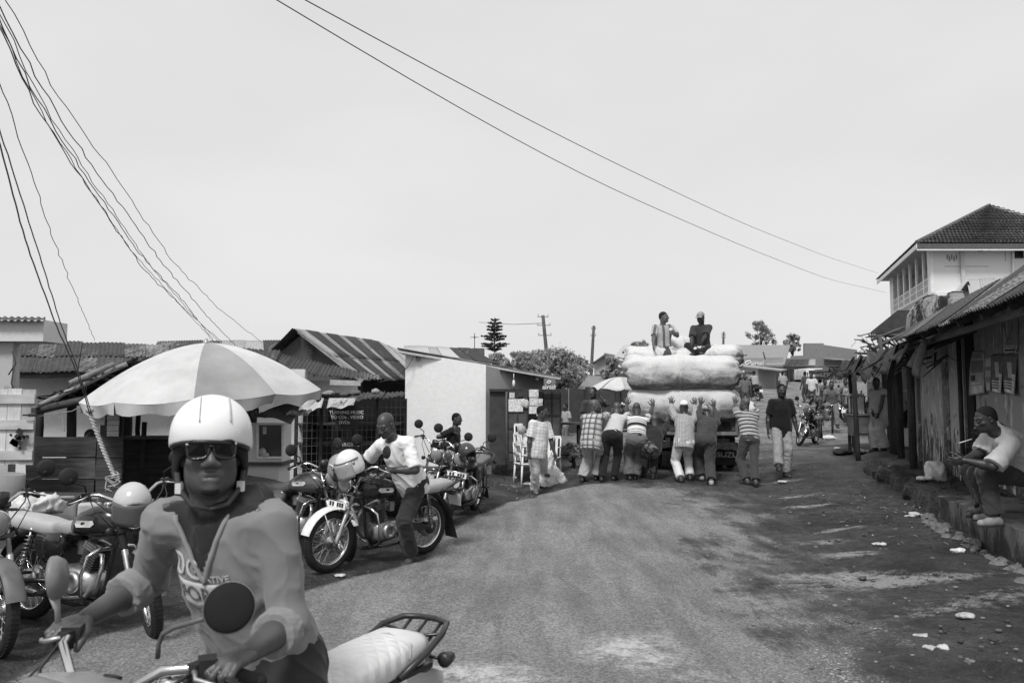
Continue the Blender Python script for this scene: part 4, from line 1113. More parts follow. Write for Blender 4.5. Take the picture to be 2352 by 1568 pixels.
def xy(u, d): return (X(u, d), d)
def zpx(v, d): return CH + (915 - v) / F * d * 1.005
WHITEWASH = plaster(.74, .16, .12, 0, .5, 1.4); OFFWHITE = plaster(.58, .10, .3, 0, .7); DIRTYWALL = plaster(.30, .06, .4, 0, .9)
GREYWALL = plaster(.12, .05, .35); MUDDARK = M(.03, .95, .4, 6, .6)
DARKROOM = M(.012, .95, .3, 4, .1)  # near-black colour carries the shade inside rooms and openings
OLDWOOD = wood(.085); OLDWOOD2 = wood(.055); PALEWOOD = wood(.26, .35); PALEWOODV = wood(.50, .18, 2); DARKWOODV = wood(.045, .5, 2); POLEWOOD = wood(.11, .4, 2)
ZINC = sheet_metal(.42, .25); ZINC2 = sheet_metal(.27, .55); RUST = sheet_metal(.16, .95, c2=.05); RUST2 = sheet_metal(.22, .8, c2=.05); PALEZINC = sheet_metal(.52, .1, c2=.2)
ROPE = M(.38, .9, .3, 30, .4); DARKROPE = M(.05, .8, .2, 20, .1)

# ------------------------------------------------------------------ left: corner house with the pale plank door
r = thing('corner_house', 'pale stained corner house with small corrugated cap and open plank door', 'house', (X(-40, 9.2), 9.4, 0))
m = MB(); wall_mb(m, xy(-420, 9.3), xy(96, 9.3), zpx(784, 9.3), zpx(735, 9.3), .5); m.build('parapet', plaster(.62, .10, .3, -9, -8), r, True)
m = MB(); wall_mb(m, xy(-420, 9.5), xy(10, 9.5), 0, zpx(784, 9.3) - .004, .3); m.build('wall', OFFWHITE, r, True)
m = MB(); wall_mb(m, xy(-30, 9.42), xy(28, 9.42), 0, zpx(784, 9.3) - .006, .07); m.build('door_post', plaster(.45, .07, .5), r, True)
sheets(r, P(-420, 737, 9.2), P(98, 736, 9.2), P(98, 728, 9.9), P(-420, 728, 9.9), 3, 1, [RUST2], jag=.01)
MB().tube([P(28, 806, 9.3), P(36, 835, 9.25), P(20, 860, 9.25), P(32, 842, 9.2), P(26, 880, 9.25), P(36, 905, 9.2)], .008, 5).build('loose_wire', DARKROPE, r, True)
d0 = 8.7
e = link('door', MB().box((0, 0, 0), (.01, .01, .01)).mesh('door'), r, PALEWOODV); e.parent = r
A = Vector((X(-75, d0), d0, 0)); B = Vector((X(80, d0), d0 + .05, 0)); zt, zb = zpx(893, d0), zpx(1064, d0)
e.matrix_local = mw(r).inverted() @ Matrix.Translation((A + B) / 2 + Vector((0, .05, (zt + zb) / 2)))
def door_boards(par, A, B, z0, z1, n):
    dd = (B - A); L_ = dd.length; u = dd.normalized(); nn = Vector((u.y, -u.x, 0))
    for i in range(n):
        s0, s1 = L_ * i / n + .003, L_ * (i + 1) / n - .003
        MB().box((A + u * (s0 + s1) / 2) + Vector((0, 0, (z0 + z1) / 2 + .01 * math.sin(i * 3))), (s1 - s0, .024, z1 - z0), rotz(math.atan2(u.y, u.x))).build('plank', PALEWOODV, par, True)
    for z in (z0 + .1, (z0 + z1) / 2 + .02, z1 - .11):
        MB().box((A + u * L_ / 2) + nn * .026 + Vector((0, 0, z)), (L_, .026, .10), rotz(math.atan2(u.y, u.x))).build('batten', wood(.52, .18, 0), par, True)
door_boards(e, A, B, zb, zt, 5)
q = P(78, 953, d0 - .04); m = MB(); m.tube([q + Vector((-.12, 0, 0)), q + Vector((.05, 0, 0))], .010, 6); m.box(q + Vector((0, 0, .05)), (.05, .03, .06)); m.box(q + Vector((-.02, .01, 0)), (.1, .012, .03)); m.build('door_bolt', DARKIRON, e, True)
m = MB(); c = P(42, 1010, d0 - .03)
for i in range(16): 
    a, b_ = random.gauss(0, .05), random.gauss(0, .06); w_ = random.uniform(.015, .05); m.add([c + Vector((a - w_, 0, b_)), c + Vector((a + w_ * .5, 0, b_ - w_)), c + Vector((a + w_, 0, b_ + w_ * .4)), c + Vector((a - w_ * .3, 0, b_ + w_))], [(0, 1, 2, 3)])
m.build('torn_poster', M(.03, .8, .5, 12, .1), e, True)
r = thing('timber_post', 'thick worn grey post in front of the pale plank door', 'post', on_ground(X(28, 7.4), 7.4))
m = MB(); pole(m, (0, 0, -.05), (.02, 0, zpx(1085, 7.4)), .15, .13, 12); m.build('post', plaster(.24, .08, .5, 0, .6), r)

# ------------------------------------------------------------------ left: long low house with rusty roof and whitewashed wall
r = thing('low_house', 'long low house with rust streaked corrugated roof and whitewashed wall', 'house', (X(200, 12.8), 12.8, 0))
m = MB(); wall_mb(m, xy(-40, 12.8), xy(700, 13.6), -.1, 2.22, .25); m.build('wall', WHITEWASH, r, True)
m = MB(); wall_mb(m, xy(-40, 16.2), xy(700, 16.6), -.1, 2.3, .25); m.build('back_wall', OFFWHITE, r, True)
for uu in (235, 420):
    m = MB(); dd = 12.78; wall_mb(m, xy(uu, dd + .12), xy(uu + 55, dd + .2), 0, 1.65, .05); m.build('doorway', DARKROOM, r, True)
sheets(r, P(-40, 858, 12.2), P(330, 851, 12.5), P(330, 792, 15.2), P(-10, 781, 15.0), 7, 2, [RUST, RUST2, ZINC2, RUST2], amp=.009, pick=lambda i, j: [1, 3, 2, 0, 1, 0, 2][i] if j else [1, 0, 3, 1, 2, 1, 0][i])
sheets(r, P(330, 851, 12.5), P(620, 857, 12.9), P(640, 806, 15.6), P(330, 792, 15.2), 5, 2, [RUST, ZINC2, RUST2])
MB().beam(P(27, 862, 12.35), P(330, 857, 12.6), .04, .10).build('fascia', wood(.09), r, True)
r = thing('rear_house', 'pale corrugated roofed house standing behind the beach umbrella', 'house', (X(500, 22), 22, .2))
m = MB(); wall_mb(m, xy(370, 22), xy(650, 22), 0, zpx(806, 22), .2); m.build('wall', DIRTYWALL, r, True)
sheets(r, P(350, 812, 21.6), P(662, 812, 21.6), P(656, 782, 23.6), P(366, 783, 23.6), 6, 1, [ZINC2, ZINC, RUST2])

# ------------------------------------------------------------------ plank stall under the thatch
r = thing('plank_stall', 'open stall of broad dark planks under a tattered brush roof', 'stall', (X(180, 9.4), 9.4, 0))
planks(r, xy(72, 9.3), xy(294, 9.3), .06, zpx(1000, 9.3), 5, [OLDWOOD, OLDWOOD2, wood(.075), OLDWOOD], seams=(.72,), t=.035, jag=.012)
for i, (u, d, vt, vb, rr) in enumerate(((96, 9.5, 925, 1100, .055), (172, 9.7, 885, 1100, .06), (266, 9.7, 880, 1120, .085), (300, 10.6, 925, 1120, .07), (326, 10.4, 940, 1110, .035), (420, 10.6, 930, 1120, .05), (340, 10.2, 968, 1110, .035))):
    m = MB(); pole(m, (X(u, d), d, 0), (X(u - 4, d), d, zpx(vt, d)), rr, rr * .9); m.build('post', DARKWOODV, r, True)
m = MB(); pole(m, P(78, 944, 9.25), P(222, 912, 9.3), .05, .045); m.build('rail', wood(.07, .4, 0), r, True)
m = MB(); pole(m, P(80, 936, 9.2), P(292, 835, 9.5), .03, .03); m.build('rafter', wood(.2, .3, 0), r, True)
m = MB(); pole(m, P(160, 880, 9.1), P(262, 836, 9.4), .03, .03); m.build('rafter', wood(.2, .3, 0), r, True)
m = MB(); rr = random.Random(4)
for i in range(900):
    a, b = rr.random(), rr.random(); p = P(82, 936, 9.2).lerp(P(300, 832, 9.5), a).lerp(P(330, 880, 11.8).lerp(P(420, 838, 11.8), a), b) + Vector((0, 0, rr.uniform(-.05, .05)))
    q = Vector((rr.uniform(-.2, .2), rr.uniform(-.3, .1), rr.uniform(-.10, .04))); w_ = Vector((rr.uniform(-.03, .03), rr.uniform(-.02, .02), .012)); m.add([p - w_, p + w_, p + q + w_ * .5, p + q - w_ * .5], [(0, 1, 2, 3)])
tag(m.build('thatch', M(.04, .95, .5, 8, .3), r, True), kind='stuff')
m = MB(); m.prism([P(82, 934, 9.22), P(298, 832, 9.52), P(420, 840, 11.8), P(330, 884, 11.8)], (0, 0, 0), (0, 0, .03)); m.build('roof', M(.03, .95, .4, 6, .4), r, True)
m = MB(); wall_mb(m, xy(295, 10.2), xy(425, 10.2), .1, zpx(1004, 10.2), .06); m.build('counter', OLDWOOD2, r, True)
MB().box(P(357, 1004, 10.1), (.75, .42, .03)).build('counter_top', OLDWOOD, r, True)
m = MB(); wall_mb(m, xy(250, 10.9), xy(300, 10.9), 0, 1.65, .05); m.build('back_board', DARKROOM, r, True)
for k, (u, v, w) in enumerate(((228, 942, .14), (260, 968, .13))):
    o = thing('hanging_sachets', ['pale strip of sachets hanging behind the guy rope', 'pale strip of sachets hanging beside the dark stall post'][k], 'goods', P(u, v, 9.35), 0, 'sachet strips hung in the plank stall')
    for q in range(5): MB().box((random.uniform(-.004, .004), 0, .12 - q * .065), (w, .02, .06), rotz(.1 * k)).build('sachet', M(.55, .4, .2, 30, .2), o)
def cord(name, label, pts, rad, mt, cat='rope', n=6, group=None):
    o = MB().tube(pts, rad, n).build(name, mt); return tag(o, label, cat, group)
cord('washing_line', 'thin pale cord sagging from plank door bolt to umbrella', [P(84, 957, 8.9), P(120, 950, 9.0), P(165, 944, 9.1), P(200, 925, 9.2), P(240, 918, 9.3)], .005, ROPE)
cord('cord_loop', 'pale loop of cord dangling from the washing line', [P(140, 947, 9.05), P(136, 960, 9.05), P(142, 975, 9.05), P(149, 962, 9.05), P(142, 948, 9.05), P(147, 980, 9.05), P(148, 990, 9.05)], .004, ROPE)

# ------------------------------------------------------------------ beach umbrella
ud = 9.55; uc = Vector((X(480, ud), ud, 0)); ru = 1.37; zr = zpx(906, ud); za = zpx(786, ud - .15)
r = thing('market_umbrella', 'huge two tone market umbrella shading the food stall', 'umbrella', (uc.x, uc.y, 0))
tilt = Matrix.Translation((0, 0, zr)) @ Matrix.Rotation(R(3.0), 4, 'X') @ Matrix.Rotation(R(-2.6), 4, 'Y')
NG = 10; hgt = za - zr
def canopy(th, rr): 
    k = (th % (2 * PI / NG)) / (2 * PI / NG); sag_ = 1 - .045 * math.sin(PI * k) * rr
    z = hgt * (1 - rr ** 1.75) - .035 * math.sin(PI * k) * rr
    return tilt @ Vector((ru * rr * sag_ * math.cos(th), ru * rr * sag_ * math.sin(th), z))
UL = M(.54, .85, .16, 2.5, .1); UD = M(.30, .85, .18, 2.5, .1)
def valance(th, b):
    p = canopy(th, 1.0); k = (th % (2 * PI / NG)) / (2 * PI / NG); 
    return p + Vector((0, 0, -b * (.17 + .012 * math.sin(k * 22 + th * 3)))) + Vector((math.cos(th), math.sin(th), 0)) * (.022 * b * math.sin(k * 9 + th * 5) - .02 * b)
a0 = R(-90 - 18 - 3)
for g in range(NG):
    t0 = a0 + g * 2 * PI / NG; tr = (a0 % (2 * PI / NG)); mt = UL if g % 3 != 2 else UD
    if g in (1, 3, 6): mt = UD
    if g in (0, 9, 2): mt = UL
    def cn(a, b, t0=t0):
        k = min(max(a, 1e-4), 1 - 1e-4); th = t0 + k * 2 * PI / NG; rr = .02 + .98 * b; s_ = 1 - .04 * math.sin(PI * k) * rr; z = hgt * (1 - rr ** 1.75) - .035 * math.sin(PI * k) * rr
        return tilt @ Vector((ru * rr * s_ * math.cos(th), ru * rr * s_ * math.sin(th), z))
    MB().grid(cn, 8, 12).build('panel', mt, r)
    def vl(a, b, t0=t0, g=g):
        p = cn(a, 1.0); th = t0 + a * 2 * PI / NG; return p + Vector((0, 0, -b * (.115 + .02 * math.sin(a * 11 + g)))) + Vector((math.cos(th), math.sin(th), 0)) * (.03 * b * math.sin(a * 9 + g * 2) - .03 * b - .002)
    MB().grid(vl, 10, 3).build('valance', mt, r)
    MB().tube([tilt @ Vector((.03 * math.cos(t0), .03 * math.sin(t0), hgt - .05))] + [cn(0, q) - Vector((0, 0, .02)) for q in (.25, .5, .75, .99)], .006, 5).build('rib', DULL, r)
MB().tube([(0, 0, 0), tilt @ Vector((0, 0, hgt + .02))], .024, 10).build('pole', DULL, r)
MB().lathe([(0, -.02), (.05, -.01), (.03, .02), (.012, .05), (0, .055)], tilt @ Vector((0, 0, hgt)), (0, 0, 1), 12).build('finial', DULL, r)
MB().lathe([(.0, .0), (.24, .0), (.25, .05), (.2, .12), (.05, .14), (0, .14)], (0, 0, 0), (0, 0, 1), 18).build('base', M(.2, .9, .3, 8, .3), r)

# ------------------------------------------------------------------ food cabinet and its counter
r = thing('food_cabinet', 'white food display cabinet with dark window on pale counter', 'cabinet', (X(600, 10), 10.1, 0), 0)
d = 9.95; z0, z1, z2 = 0, zpx(1060, d), zpx(972, d)
m = MB(); wall_mb(m, xy(556, d), xy(645, d), z0, z1 - .03, .5); m.build('counter', plaster(.66, .14, .3, 0, .6), r, True)
MB().box(((X(600, d)), d + .22, z1 - .012), (.62, .62, .035)).build('counter_top', wood(.10, .4, 0), r, True)
m = MB(); wall_mb(m, xy(556, d + .03), xy(651, d + .03), z1 + .008, z2, .42); m.build('cabinet_body', M(.66, .6, .15, 5, .15), r, True)
fr = link('window', MB().beam(P(592, 972, d), P(592, 1050, d), .022, .03).beam(P(650, 972, d), P(650, 1050, d), .022, .03).beam(P(590, 973, d), P(652, 973, d), .02, .025).beam(P(590, 1050, d), P(652, 1050, d), .02, .025).mesh('window'), r, WHITEP); fr.matrix_local = mw(r).inverted()
m = MB(); a, b = P(593, 974, d - .005), P(649, 1049, d - .005); m.box(((a.x + b.x) / 2, d + .022, (a.z + b.z) / 2), (b.x - a.x, .01, a.z - b.z)); o = m.build('pane', glass(.03, .1), fr, True)
m = MB(); m.ball(P(603, 1038, d - .01), (.05, .03, .055), 10); m.build('snack', M(.5, .6, .3, 20, .1), fr, True); MB().ball(P(610, 1044, d - .01), (.05, .03, .03), 10).build('snack', M(.5, .6, .3, 20, .1), fr, True); MB().box(P(608, 988, d + .012), (.045, .006, .09)).build('pane_notice', M(.5, .6, .3, 20, .1), fr, True)
o = tag(MB().grid(lambda a, b: P(592 + 110 * a, 965 - 8 * a, 9.9) + Vector((0, .3 * b, .06 + .03 * math.sin(a * 20) * math.cos(b * 7))), 16, 6).build('folded_sacking', M(.55, .9, .4, 14, .5)), 'crumpled pale sacking lying on top of white food cabinet', 'cloth'); thicken(o, .03)
def tarp_pt(a, b): 
    t = P(694, 918, 10.2).lerp(P(588, 955, 9.7), a); u_ = P(670, 974, 9.9).lerp(P(590, 958, 9.7), a); return t.lerp(u_, b) + Vector((0, .04 * math.sin(a * 6 + b * 4), .03 * math.sin(a * 3.1)))
o = tag(MB().grid(tarp_pt, 16, 10).build('awning_flap', M(.11, .7, .25, 7, .3)), 'dark grey sheet flap slung from the umbrella over food cabinet', 'awning'); thicken(o, .006)
MB()

# ------------------------------------------------------------------ wire mesh kiosk
r = thing('mesh_kiosk', 'dark wire mesh kiosk with painted notices and cluttered tin roof', 'kiosk', (X(800, 12), 12.2, 0))
d = 11.8; zt = zpx(915, d)
A_, B_ = xy(680, d), xy(935, d + .6)
m = MB(); wall_mb(m, (X(684, 13.6), 13.6), (X(930, 13.9), 13.9), 0, zt + .1, .1); wall_mb(m, (X(690, d) + .04, d + 1.7), (X(690, d) + .04, d + .05), 0, zt, .05); m.build('back_wall', DARKROOM, r, True)
m = MB(); m.box((X(805, d + .9), d + 1.0, .03), (1.7, 1.6, .05)); m.build('floor', OLDWOOD2, r, True)
for u, dd in ((683, d), (740, d + .05), (814, d + .2), (868, d + .3), (932, d + .55)):
    m = MB(); m.beam((X(u, dd), dd, 0), (X(u, dd), dd, zt), .045, .045); m.build('frame_post', DARKIRON, r, True)
m = MB(); NV, NH = 22, 14; a = Vector((*xy(684, d - .02), 0)); b = Vector((*xy(932, d + .53), 0))
for i in range(NV + 1): p = a.lerp(b, i / NV); m.beam(p + Vector((0, 0, .12)), p + Vector((0, 0, zt - .02)), .004, .004)
for i in range(NH + 1): z = .12 + (zt - .14) * i / NH; m.beam(a + Vector((0, -.004, z)), b + Vector((0, -.004, z)), .004, .004)
m.build('wire_mesh', M(.22, .5, .3, 9, .1, .3), r, True)
for z in (.55, zpx(1020, d), zpx(975, d)):
    MB().box((X(800, d + .5), d + .62, z), (1.55, .5, .03)).build('shelf', OLDWOOD, r, True)
MB().box((X(722, d + .4), d + .5, zpx(948, d)), (.36, .06, .5)).build('hanging_curtain', M(.02, .9, .3, 8, .1), r, True)
MB().box((X(698, d + .4), d + .6, .9), (.22, .06, 1.4)).build('pale_sheet', M(.5, .8, .2, 8, .1), r, True)
def board(name, u0, v0, u1, v1, dd, mt, par, th=.02):
    a, b = P(u0, v0, dd), P(u1, v1, dd); return MB().box(((a.x + b.x) / 2, dd, (a.z + b.z) / 2), (abs(b.x - a.x), th, abs(a.z - b.z))).build(name, mt, par, True)
SIGNM = M(.035, .6, .3, 7, .1)
board('notice_board', 771, 934, 822, 985, d - .06, SIGNM, r)
PW = M(.75, .8, .1, 9, .0)
dd = d - .075
for s_, u, v, sz in (('TURNING MUSIC', 796, 947, .066), ('TO CDs . VIDEO', 797, 958, .066), ('DVDs', 791, 970, .066)): text(s_, sz, PW, r, P(u, v, dd), (1, 0, 0), (0, 0, 1), .002, bold=.003)
board('notice_board', 766, 1008, 822, 1075, d - .07, SIGNM, r); text('CHARGING', .075, PW, r, P(795, 1021, d - .085), (1, 0, 0), (0, 0, 1), .002, bold=.003)
text('HERE', .10, PW, r, P(795, 1050, d - .085), (1, 0, 0), (0, 0, 1), .002, bold=.003)
sheets(r, P(775, 925, d - .25), P(925, 910, d + .2), P(930, 900, 13.6), P(790, 905, 13.4), 3, 1, [RUST2, ZINC2], jag=.05)
for u0, u1, v0, dd0 in ((690, 738, 944, d - .55), (750, 812, 938, d - .6)):
    def aw(a, b, u0=u0, u1=u1, v0=v0, dd0=dd0): return P(u0 + (u1 - u0) * a, v0 - (6 * a), dd0).lerp(P(u0 + (u1 - u0) * a + 6, 914, d + .05), b) + Vector((0, 0, .02 * math.sin(a * 9) * (1 - b)))
    thicken(MB().grid(aw, 12, 6).build('awning_sheet', sheet_metal(.5, .3), r, True), .004)
RUB = [(('old_shoe'), 'worn dark shoe on the kiosk roof'), ]
rr = random.Random(8)
def rubbish(name, label, c, size, mt, cat, seed, group=None, flat=.6):
    f = Field(max(size) / 12); rr = random.Random(seed); c = np.array(c)
    for i in range(4): f.ell(np.array([rr.uniform(-.5, .5) * size[0], rr.uniform(-.5, .5) * size[1], rr.uniform(0, .3) * size[2]]), np.array(size) * rr.uniform(.35, .6), rotm((0, 0, 1), rr.uniform(0, 3)), size[2] * .4)
    V, Q = f.mesh(); V = creases(V, Q, min(size) * .20, 2.6 / max(size), seed); o = link(name, np_mesh(name, V, Q), None, mt); o.location = c; return tag(o, label, cat, group)
for i, (u, v, sx, mt, nm, lb, ct) in enumerate(((700, 912, .16, M(.12, .8), 'rag_bundle', 'dark rag bundle on kiosk roof beside the umbrella edge', 'rags'), (722, 917, .10, M(.10, .7), 'old_shoe', 'single dark shoe lying on kiosk roof above the awning gap', 'shoe'), (748, 905, .20, M(.22, .9), 'sack_bundle', 'lumpy grey sack bundle near middle of kiosk roof', 'sack'), (790, 908, .17, M(.08, .7), 'old_boot', 'dark boot lying above painted music notice', 'shoe'), (825, 904, .16, M(.12, .9), 'rag_heap', 'low heap of rags on rippled kiosk sheet', 'rags'), (865, 899, .1, M(.3, .9), 'dry_weeds', 'pale dry weeds sprouting at far end of kiosk roof', 'weeds'))):
    rubbish(nm, lb, P(u, v, 12.3), (sx, .12, .07), mt, ct, i + 3)

# ------------------------------------------------------------------ lean-to and gabled house with striped roof
r = thing('lean_to', 'low lean-to with rust patched roof between umbrella and gable', 'shed', (X(740, 14.5), 14.5, .1))
sheets(r, P(560, 850, 13.2), P(868, 873, 14.4), P(866, 862, 15.6), P(606, 806, 15.6), 8, 1, [RUST, RUST2, ZINC2, RUST], amp=.014, jag=.06)
m = MB(); wall_mb(m, xy(560, 14.0), xy(822, 14.4), -.1, zpx(873, 13.8), .2); m.build('wall', WHITEWASH, r, True)
MB().beam(P(758, 878, 13.7), P(828, 880, 13.9), .04, .09).build('fascia', wood(.5, .2, 0), r, True)
o = link('vent_block', MB().mesh('vent_block'), r); 
m = MB()
for i in range(4):
    for q in range(2): c = P(752 + i * 7, 905 + q * 8, 13.9); m.lathe([(.022, -.02), (.03, -.02), (.03, .02), (.022, .02)], c, (0, 1, 0), 8, closed=True)
bpy.data.objects.remove(o); m.build('vent_block', WHITEP, r, True)

r = thing('gabled_house', 'dark gabled house with alternating rusty and pale roof strips', 'house', (X(760, 18.5), 18.5, .2))
pk = P(692, 758, 18.0); pkb = P(868, 784, 21.2); El = P(628, 806, 18.4); Er = P(834, 872, 17.3); Erb = P(960, 874, 20.2)
m = MB(); m.prism([P(640, 812, 18.4), P(640, 960, 18.4), P(815, 960, 17.9), P(815, 850, 17.7), pk + Vector((0, .1, -.07))], (0, 0, 0), (.12, .3, 0)); m.build('gable_wall', plaster(.10, .05, .3, -9, -8), r, True)  # shade on the gable is put into this darker plaster colour
m = MB()
for i in range(3):
    for q in range(5): c = P(707 + i * 5, 786 + q * 6.5, 17.93); m.lathe([(.016, -.02), (.026, -.02), (.026, .02), (.016, .02)], c, (-.2, -1, 0), 6, closed=True)
m.build('vent_block', M(.10, .9), r, True)
sheets(r, Er, Erb, pkb, pk + Vector((-.1, -.15, 0)), 9, 2, [sheet_metal(.31, .35), RUST], pick=lambda i, j: (0, 1, 0, 1, 0, 1, 0, 1, 1)[i], amp=.014, jag=.03)
sheets(r, P(700, 806, 22), P(625, 806, 18.2), pk + Vector((-.12, -.15, 0)), pkb, 4, 1, [RUST2, RUST], amp=.014)
sheets(r, Erb, P(1010, 860, 22.5), P(930, 812, 22), pkb, 3, 1, [ZINC, RUST], amp=.014)
MB().beam(pk + Vector((-.02, -.17, -.03)), Er + Vector((0, -.03, -.03)), .03, .09).build('barge_board', wood(.3, .3, 0), r, True)
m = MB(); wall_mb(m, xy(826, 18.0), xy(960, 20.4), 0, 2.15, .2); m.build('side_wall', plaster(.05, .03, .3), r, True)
m = MB(); m.beam(P(830, 876, 17.5), P(955, 878, 20), .06, .12); m.build('eave_beam', wood(.03), r, True)
r = thing('flat_house', 'grey roofed house showing behind the whitewashed shop', 'house', (X(1020, 22), 22, .2))
m = MB(); wall_mb(m, xy(925, 22), xy(1140, 22), 0, zpx(838, 22), .2); m.build('wall', DIRTYWALL, r, True)
sheets(r, P(915, 832, 21.5), P(1142, 836, 21.5), P(1076, 800, 24), P(931, 793, 24), 6, 1, [PALEZINC, RUST2], pick=lambda i, j: 0 if i < 4 else 1)
m = MB(); wall_mb(m, xy(1082, 23.5), xy(1112, 23.5), 2.6, zpx(800, 23.5), .3); m.build('parapet', GREYWALL, r, True)
r = thing('antenna', 'thin cross shaped antenna standing above the grey roof', 'antenna', P(1090, 800, 23.4))
MB().tube([(0, 0, 0), (0, 0, .45)], .012, 6).build('mast', DARKIRON, r); MB().tube([(-.13, 0, .33), (.13, 0, .33)], .008, 5).build('arm', DARKIRON, r); MB().ball((0, 0, .33), .03, 8).build('boss', DARKIRON, r)

# ------------------------------------------------------------------ whitewashed shop with the metal doors
r = thing('whitewashed_shop', 'whitewashed shop with sloping tin roof and dark metal doors', 'shop', (X(1000, 17), 17, .1))
d = 16.4; a = xy(931, d); b = xy(1116, d); c2 = xy(1262, 18.4)
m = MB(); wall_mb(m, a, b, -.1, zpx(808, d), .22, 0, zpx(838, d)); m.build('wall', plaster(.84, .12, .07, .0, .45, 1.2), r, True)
m = MB(); wall_mb(m, (b[0], b[1] + .003), c2, -.1, zpx(838, d) - .02, .22, 0, zpx(872, 18.4)); m.build('front_wall', plaster(.42, .10, .25), r, True)  # darker than the main wall: its shade is painted into the plaster
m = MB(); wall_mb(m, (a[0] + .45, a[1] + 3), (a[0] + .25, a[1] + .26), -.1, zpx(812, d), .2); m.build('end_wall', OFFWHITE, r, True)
R0, R1, R2, R3 = P(912, 803, d - .25), P(1287, 866, 17.2), P(1290, 870, 20.2), P(925, 809, 20.5)
poly_slab(m := MB(), [R0 - Vector((0, 0, .055)), R1 - Vector((0, 0, .05)), R2 - Vector((0, 0, .05)), R3 - Vector((0, 0, .05))], (0, 0, .02)); m.build('roof_deck', wood(.12), r, True)
sheets(r, R1, R2, R3, R0, 4, 3, [ZINC, PALEZINC], amp=.012, jag=.02)
MB().beam(R0 + Vector((0, -.012, -.03)), R1 + Vector((0, -.012, -.03)), .022, .05).build('fascia', M(.55, .6, .2, 5, .1), r, True)
for t in (.12, .38, .62, .85):
    p = R0.lerp(R1, t); MB().beam(p + Vector((0, .02, -.1)), p + Vector((0, .5, -.1)), .07, .09).build('rafter', wood(.1), r, True)
m = MB(); pp = [P(1018, 872, 16.3), P(927, 862, 16.35), P(890, 885, 16.2)]
tag(MB().tube([P(948, 822, 16.3), P(935, 845, 16.2), P(915, 862, 16.2), P(893, 873, 16.2), P(870, 877, 16.3)], .007, 5).build('loose_cable', DARKROPE), 'loose cable sagging from whitewashed wall to striped roof', 'cable')
DOORM = M(.055, .55, .35, 5, .1, .2); DOOR2 = M(.085, .5, .35, 5, .1, .2)
fd = 16.05
board('door_pier', 1125, 897, 1161, 1066, fd + .25, M(.05, .6, .3, 6, .15), r, .25)
def metal_door(u0, u1, v0, v1, dd, grid_):
    o = board('door', u0, v0, u1, v1, dd, DOORM, r, .03)
    for (a0_, a1, b0_, b1) in grid_:
        board('door_panel', u0 + (u1 - u0) * a0_, v0 + (v1 - v0) * b0_, u0 + (u1 - u0) * a1, v0 + (v1 - v0) * b1, dd - .024, DOOR2, o, .02)
    for q in (.0, .5, 1): board('door_rib', u0 + (u1 - u0) * q - 1.2, v0, u0 + (u1 - u0) * q + 1.2, v1, dd - .03, DARKIRON, o, .02)
    return o
dl = metal_door(1166, 1212, 898, 1062, fd, ((.06, .46, .32, .52), (.54, .94, .32, .52), (.06, .94, .55, .85), (.06, .94, .87, .99)))
dr = metal_door(1247, 1288, 898, 1050, fd + .45, ((.06, .46, .02, .10), (.06, .46, .12, .36), (.54, .94, .12, .36), (.06, .46, .4, .95), (.54, .94, .4, .95), (.54, .94, .02, .10)))
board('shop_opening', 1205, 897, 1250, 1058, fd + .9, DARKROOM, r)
board('door_lintel', 1124, 893, 1290, 899, fd + .2, DARKIRON, r, .3)
board('poster', 1168, 916, 1201, 945, fd - .04, M(.65, .8, .5, 40, .1), dl, .006); board('poster', 1170, 901, 1182, 914, fd - .04, M(.55, .8, .4, 40, .1), dl, .006); board('poster', 1190, 901, 1203, 911, fd - .04, M(.05, .8, .4, 40, .1), dl, .006)
def airtel(par, u, v, dd, size, mt, right=(1, 0, 0), logo=True, du=0):
    text('airtel', size, mt, par, P(u, v, dd), right, (0, 0, 1), .003, bold=.004)
sg = board('sign_box', 1249, 868, 1274, 896, fd + .1, M(.17, .5, .2, 5, .05), r, .08)
text('airtel', .13, PW, r, P(1261, 889, fd + .05), (1, 0, 0), (0, 0, 1), .003, bold=.005)
MB().tube([P(1256, 881, fd + .05), P(1258, 876, fd + .05), P(1263, 874, fd + .05), P(1266, 877, fd + .05), P(1261, 880, fd + .05), P(1258, 881, fd + .05)], .014, 6).build('sign_emblem', PW, r, True)
MB().tube([P(1180, 858, fd), P(1180, 872, fd)], .008, 5).ball(P(1180, 880, fd), (.03, .03, .075), 8).build('bulb', PLASTIC, r, True)
GOODS = [(1226, 922, .19, .5, 'pale patterned cloth hanging in the metal doorway', .6), (1238, 935, .10, .36, 'narrow printed pack strip hanging beside the patterned cloth', .45), (1242, 930, .07, .26, 'small white pack hanging near the right metal door', .7)]
for k, (u, v, w, h, lb, c) in enumerate(GOODS):
    o = thing('hanging_goods', lb, 'goods', P(u, v, fd - .1)); 
    for q in range(3): MB().box((0, .01 * q, h * (.33 - .33 * q)), (w * (1 - .1 * (q % 2)), .03, h * .3), rotz(.15 * (k - 1))).build('pack', M(c, .7, .45, 26, .2), o)
o = thing('hanging_bag', 'dark handbag with thin strap hanging at the metal doors', 'bag', P(1232, 905, fd + .3)); MB().tube([(-.06, 0, -.1), (0, 0, .03), (.06, 0, -.1)], .006, 5).build('strap', PW, o); MB().box((0, 0, -.2), (.18, .08, .2), None, 0, .8).build('pouch', M(.05, .5), o, bevel=.02)
for k, (u, v, rad, lb) in enumerate(((1203, 925, .07, 'pale shoe sole hanging on the open metal door'), (1209, 927, .07, 'second pale shoe sole hanging closer to the doorway'))):
    tag(MB().ball(P(u, v, fd - .06), (.055, .03, .09), 10).build('hanging_sandal', M(.55, .7, .3, 20, .2)), lb, 'sandal', 'sandals hung on the shop door')
tag(MB().ball(P(1198, 986, fd - .12), .088, 16).build('football', M(.38, .6, .25, 16, .2)), 'grey football hung in net against the metal door', 'ball')
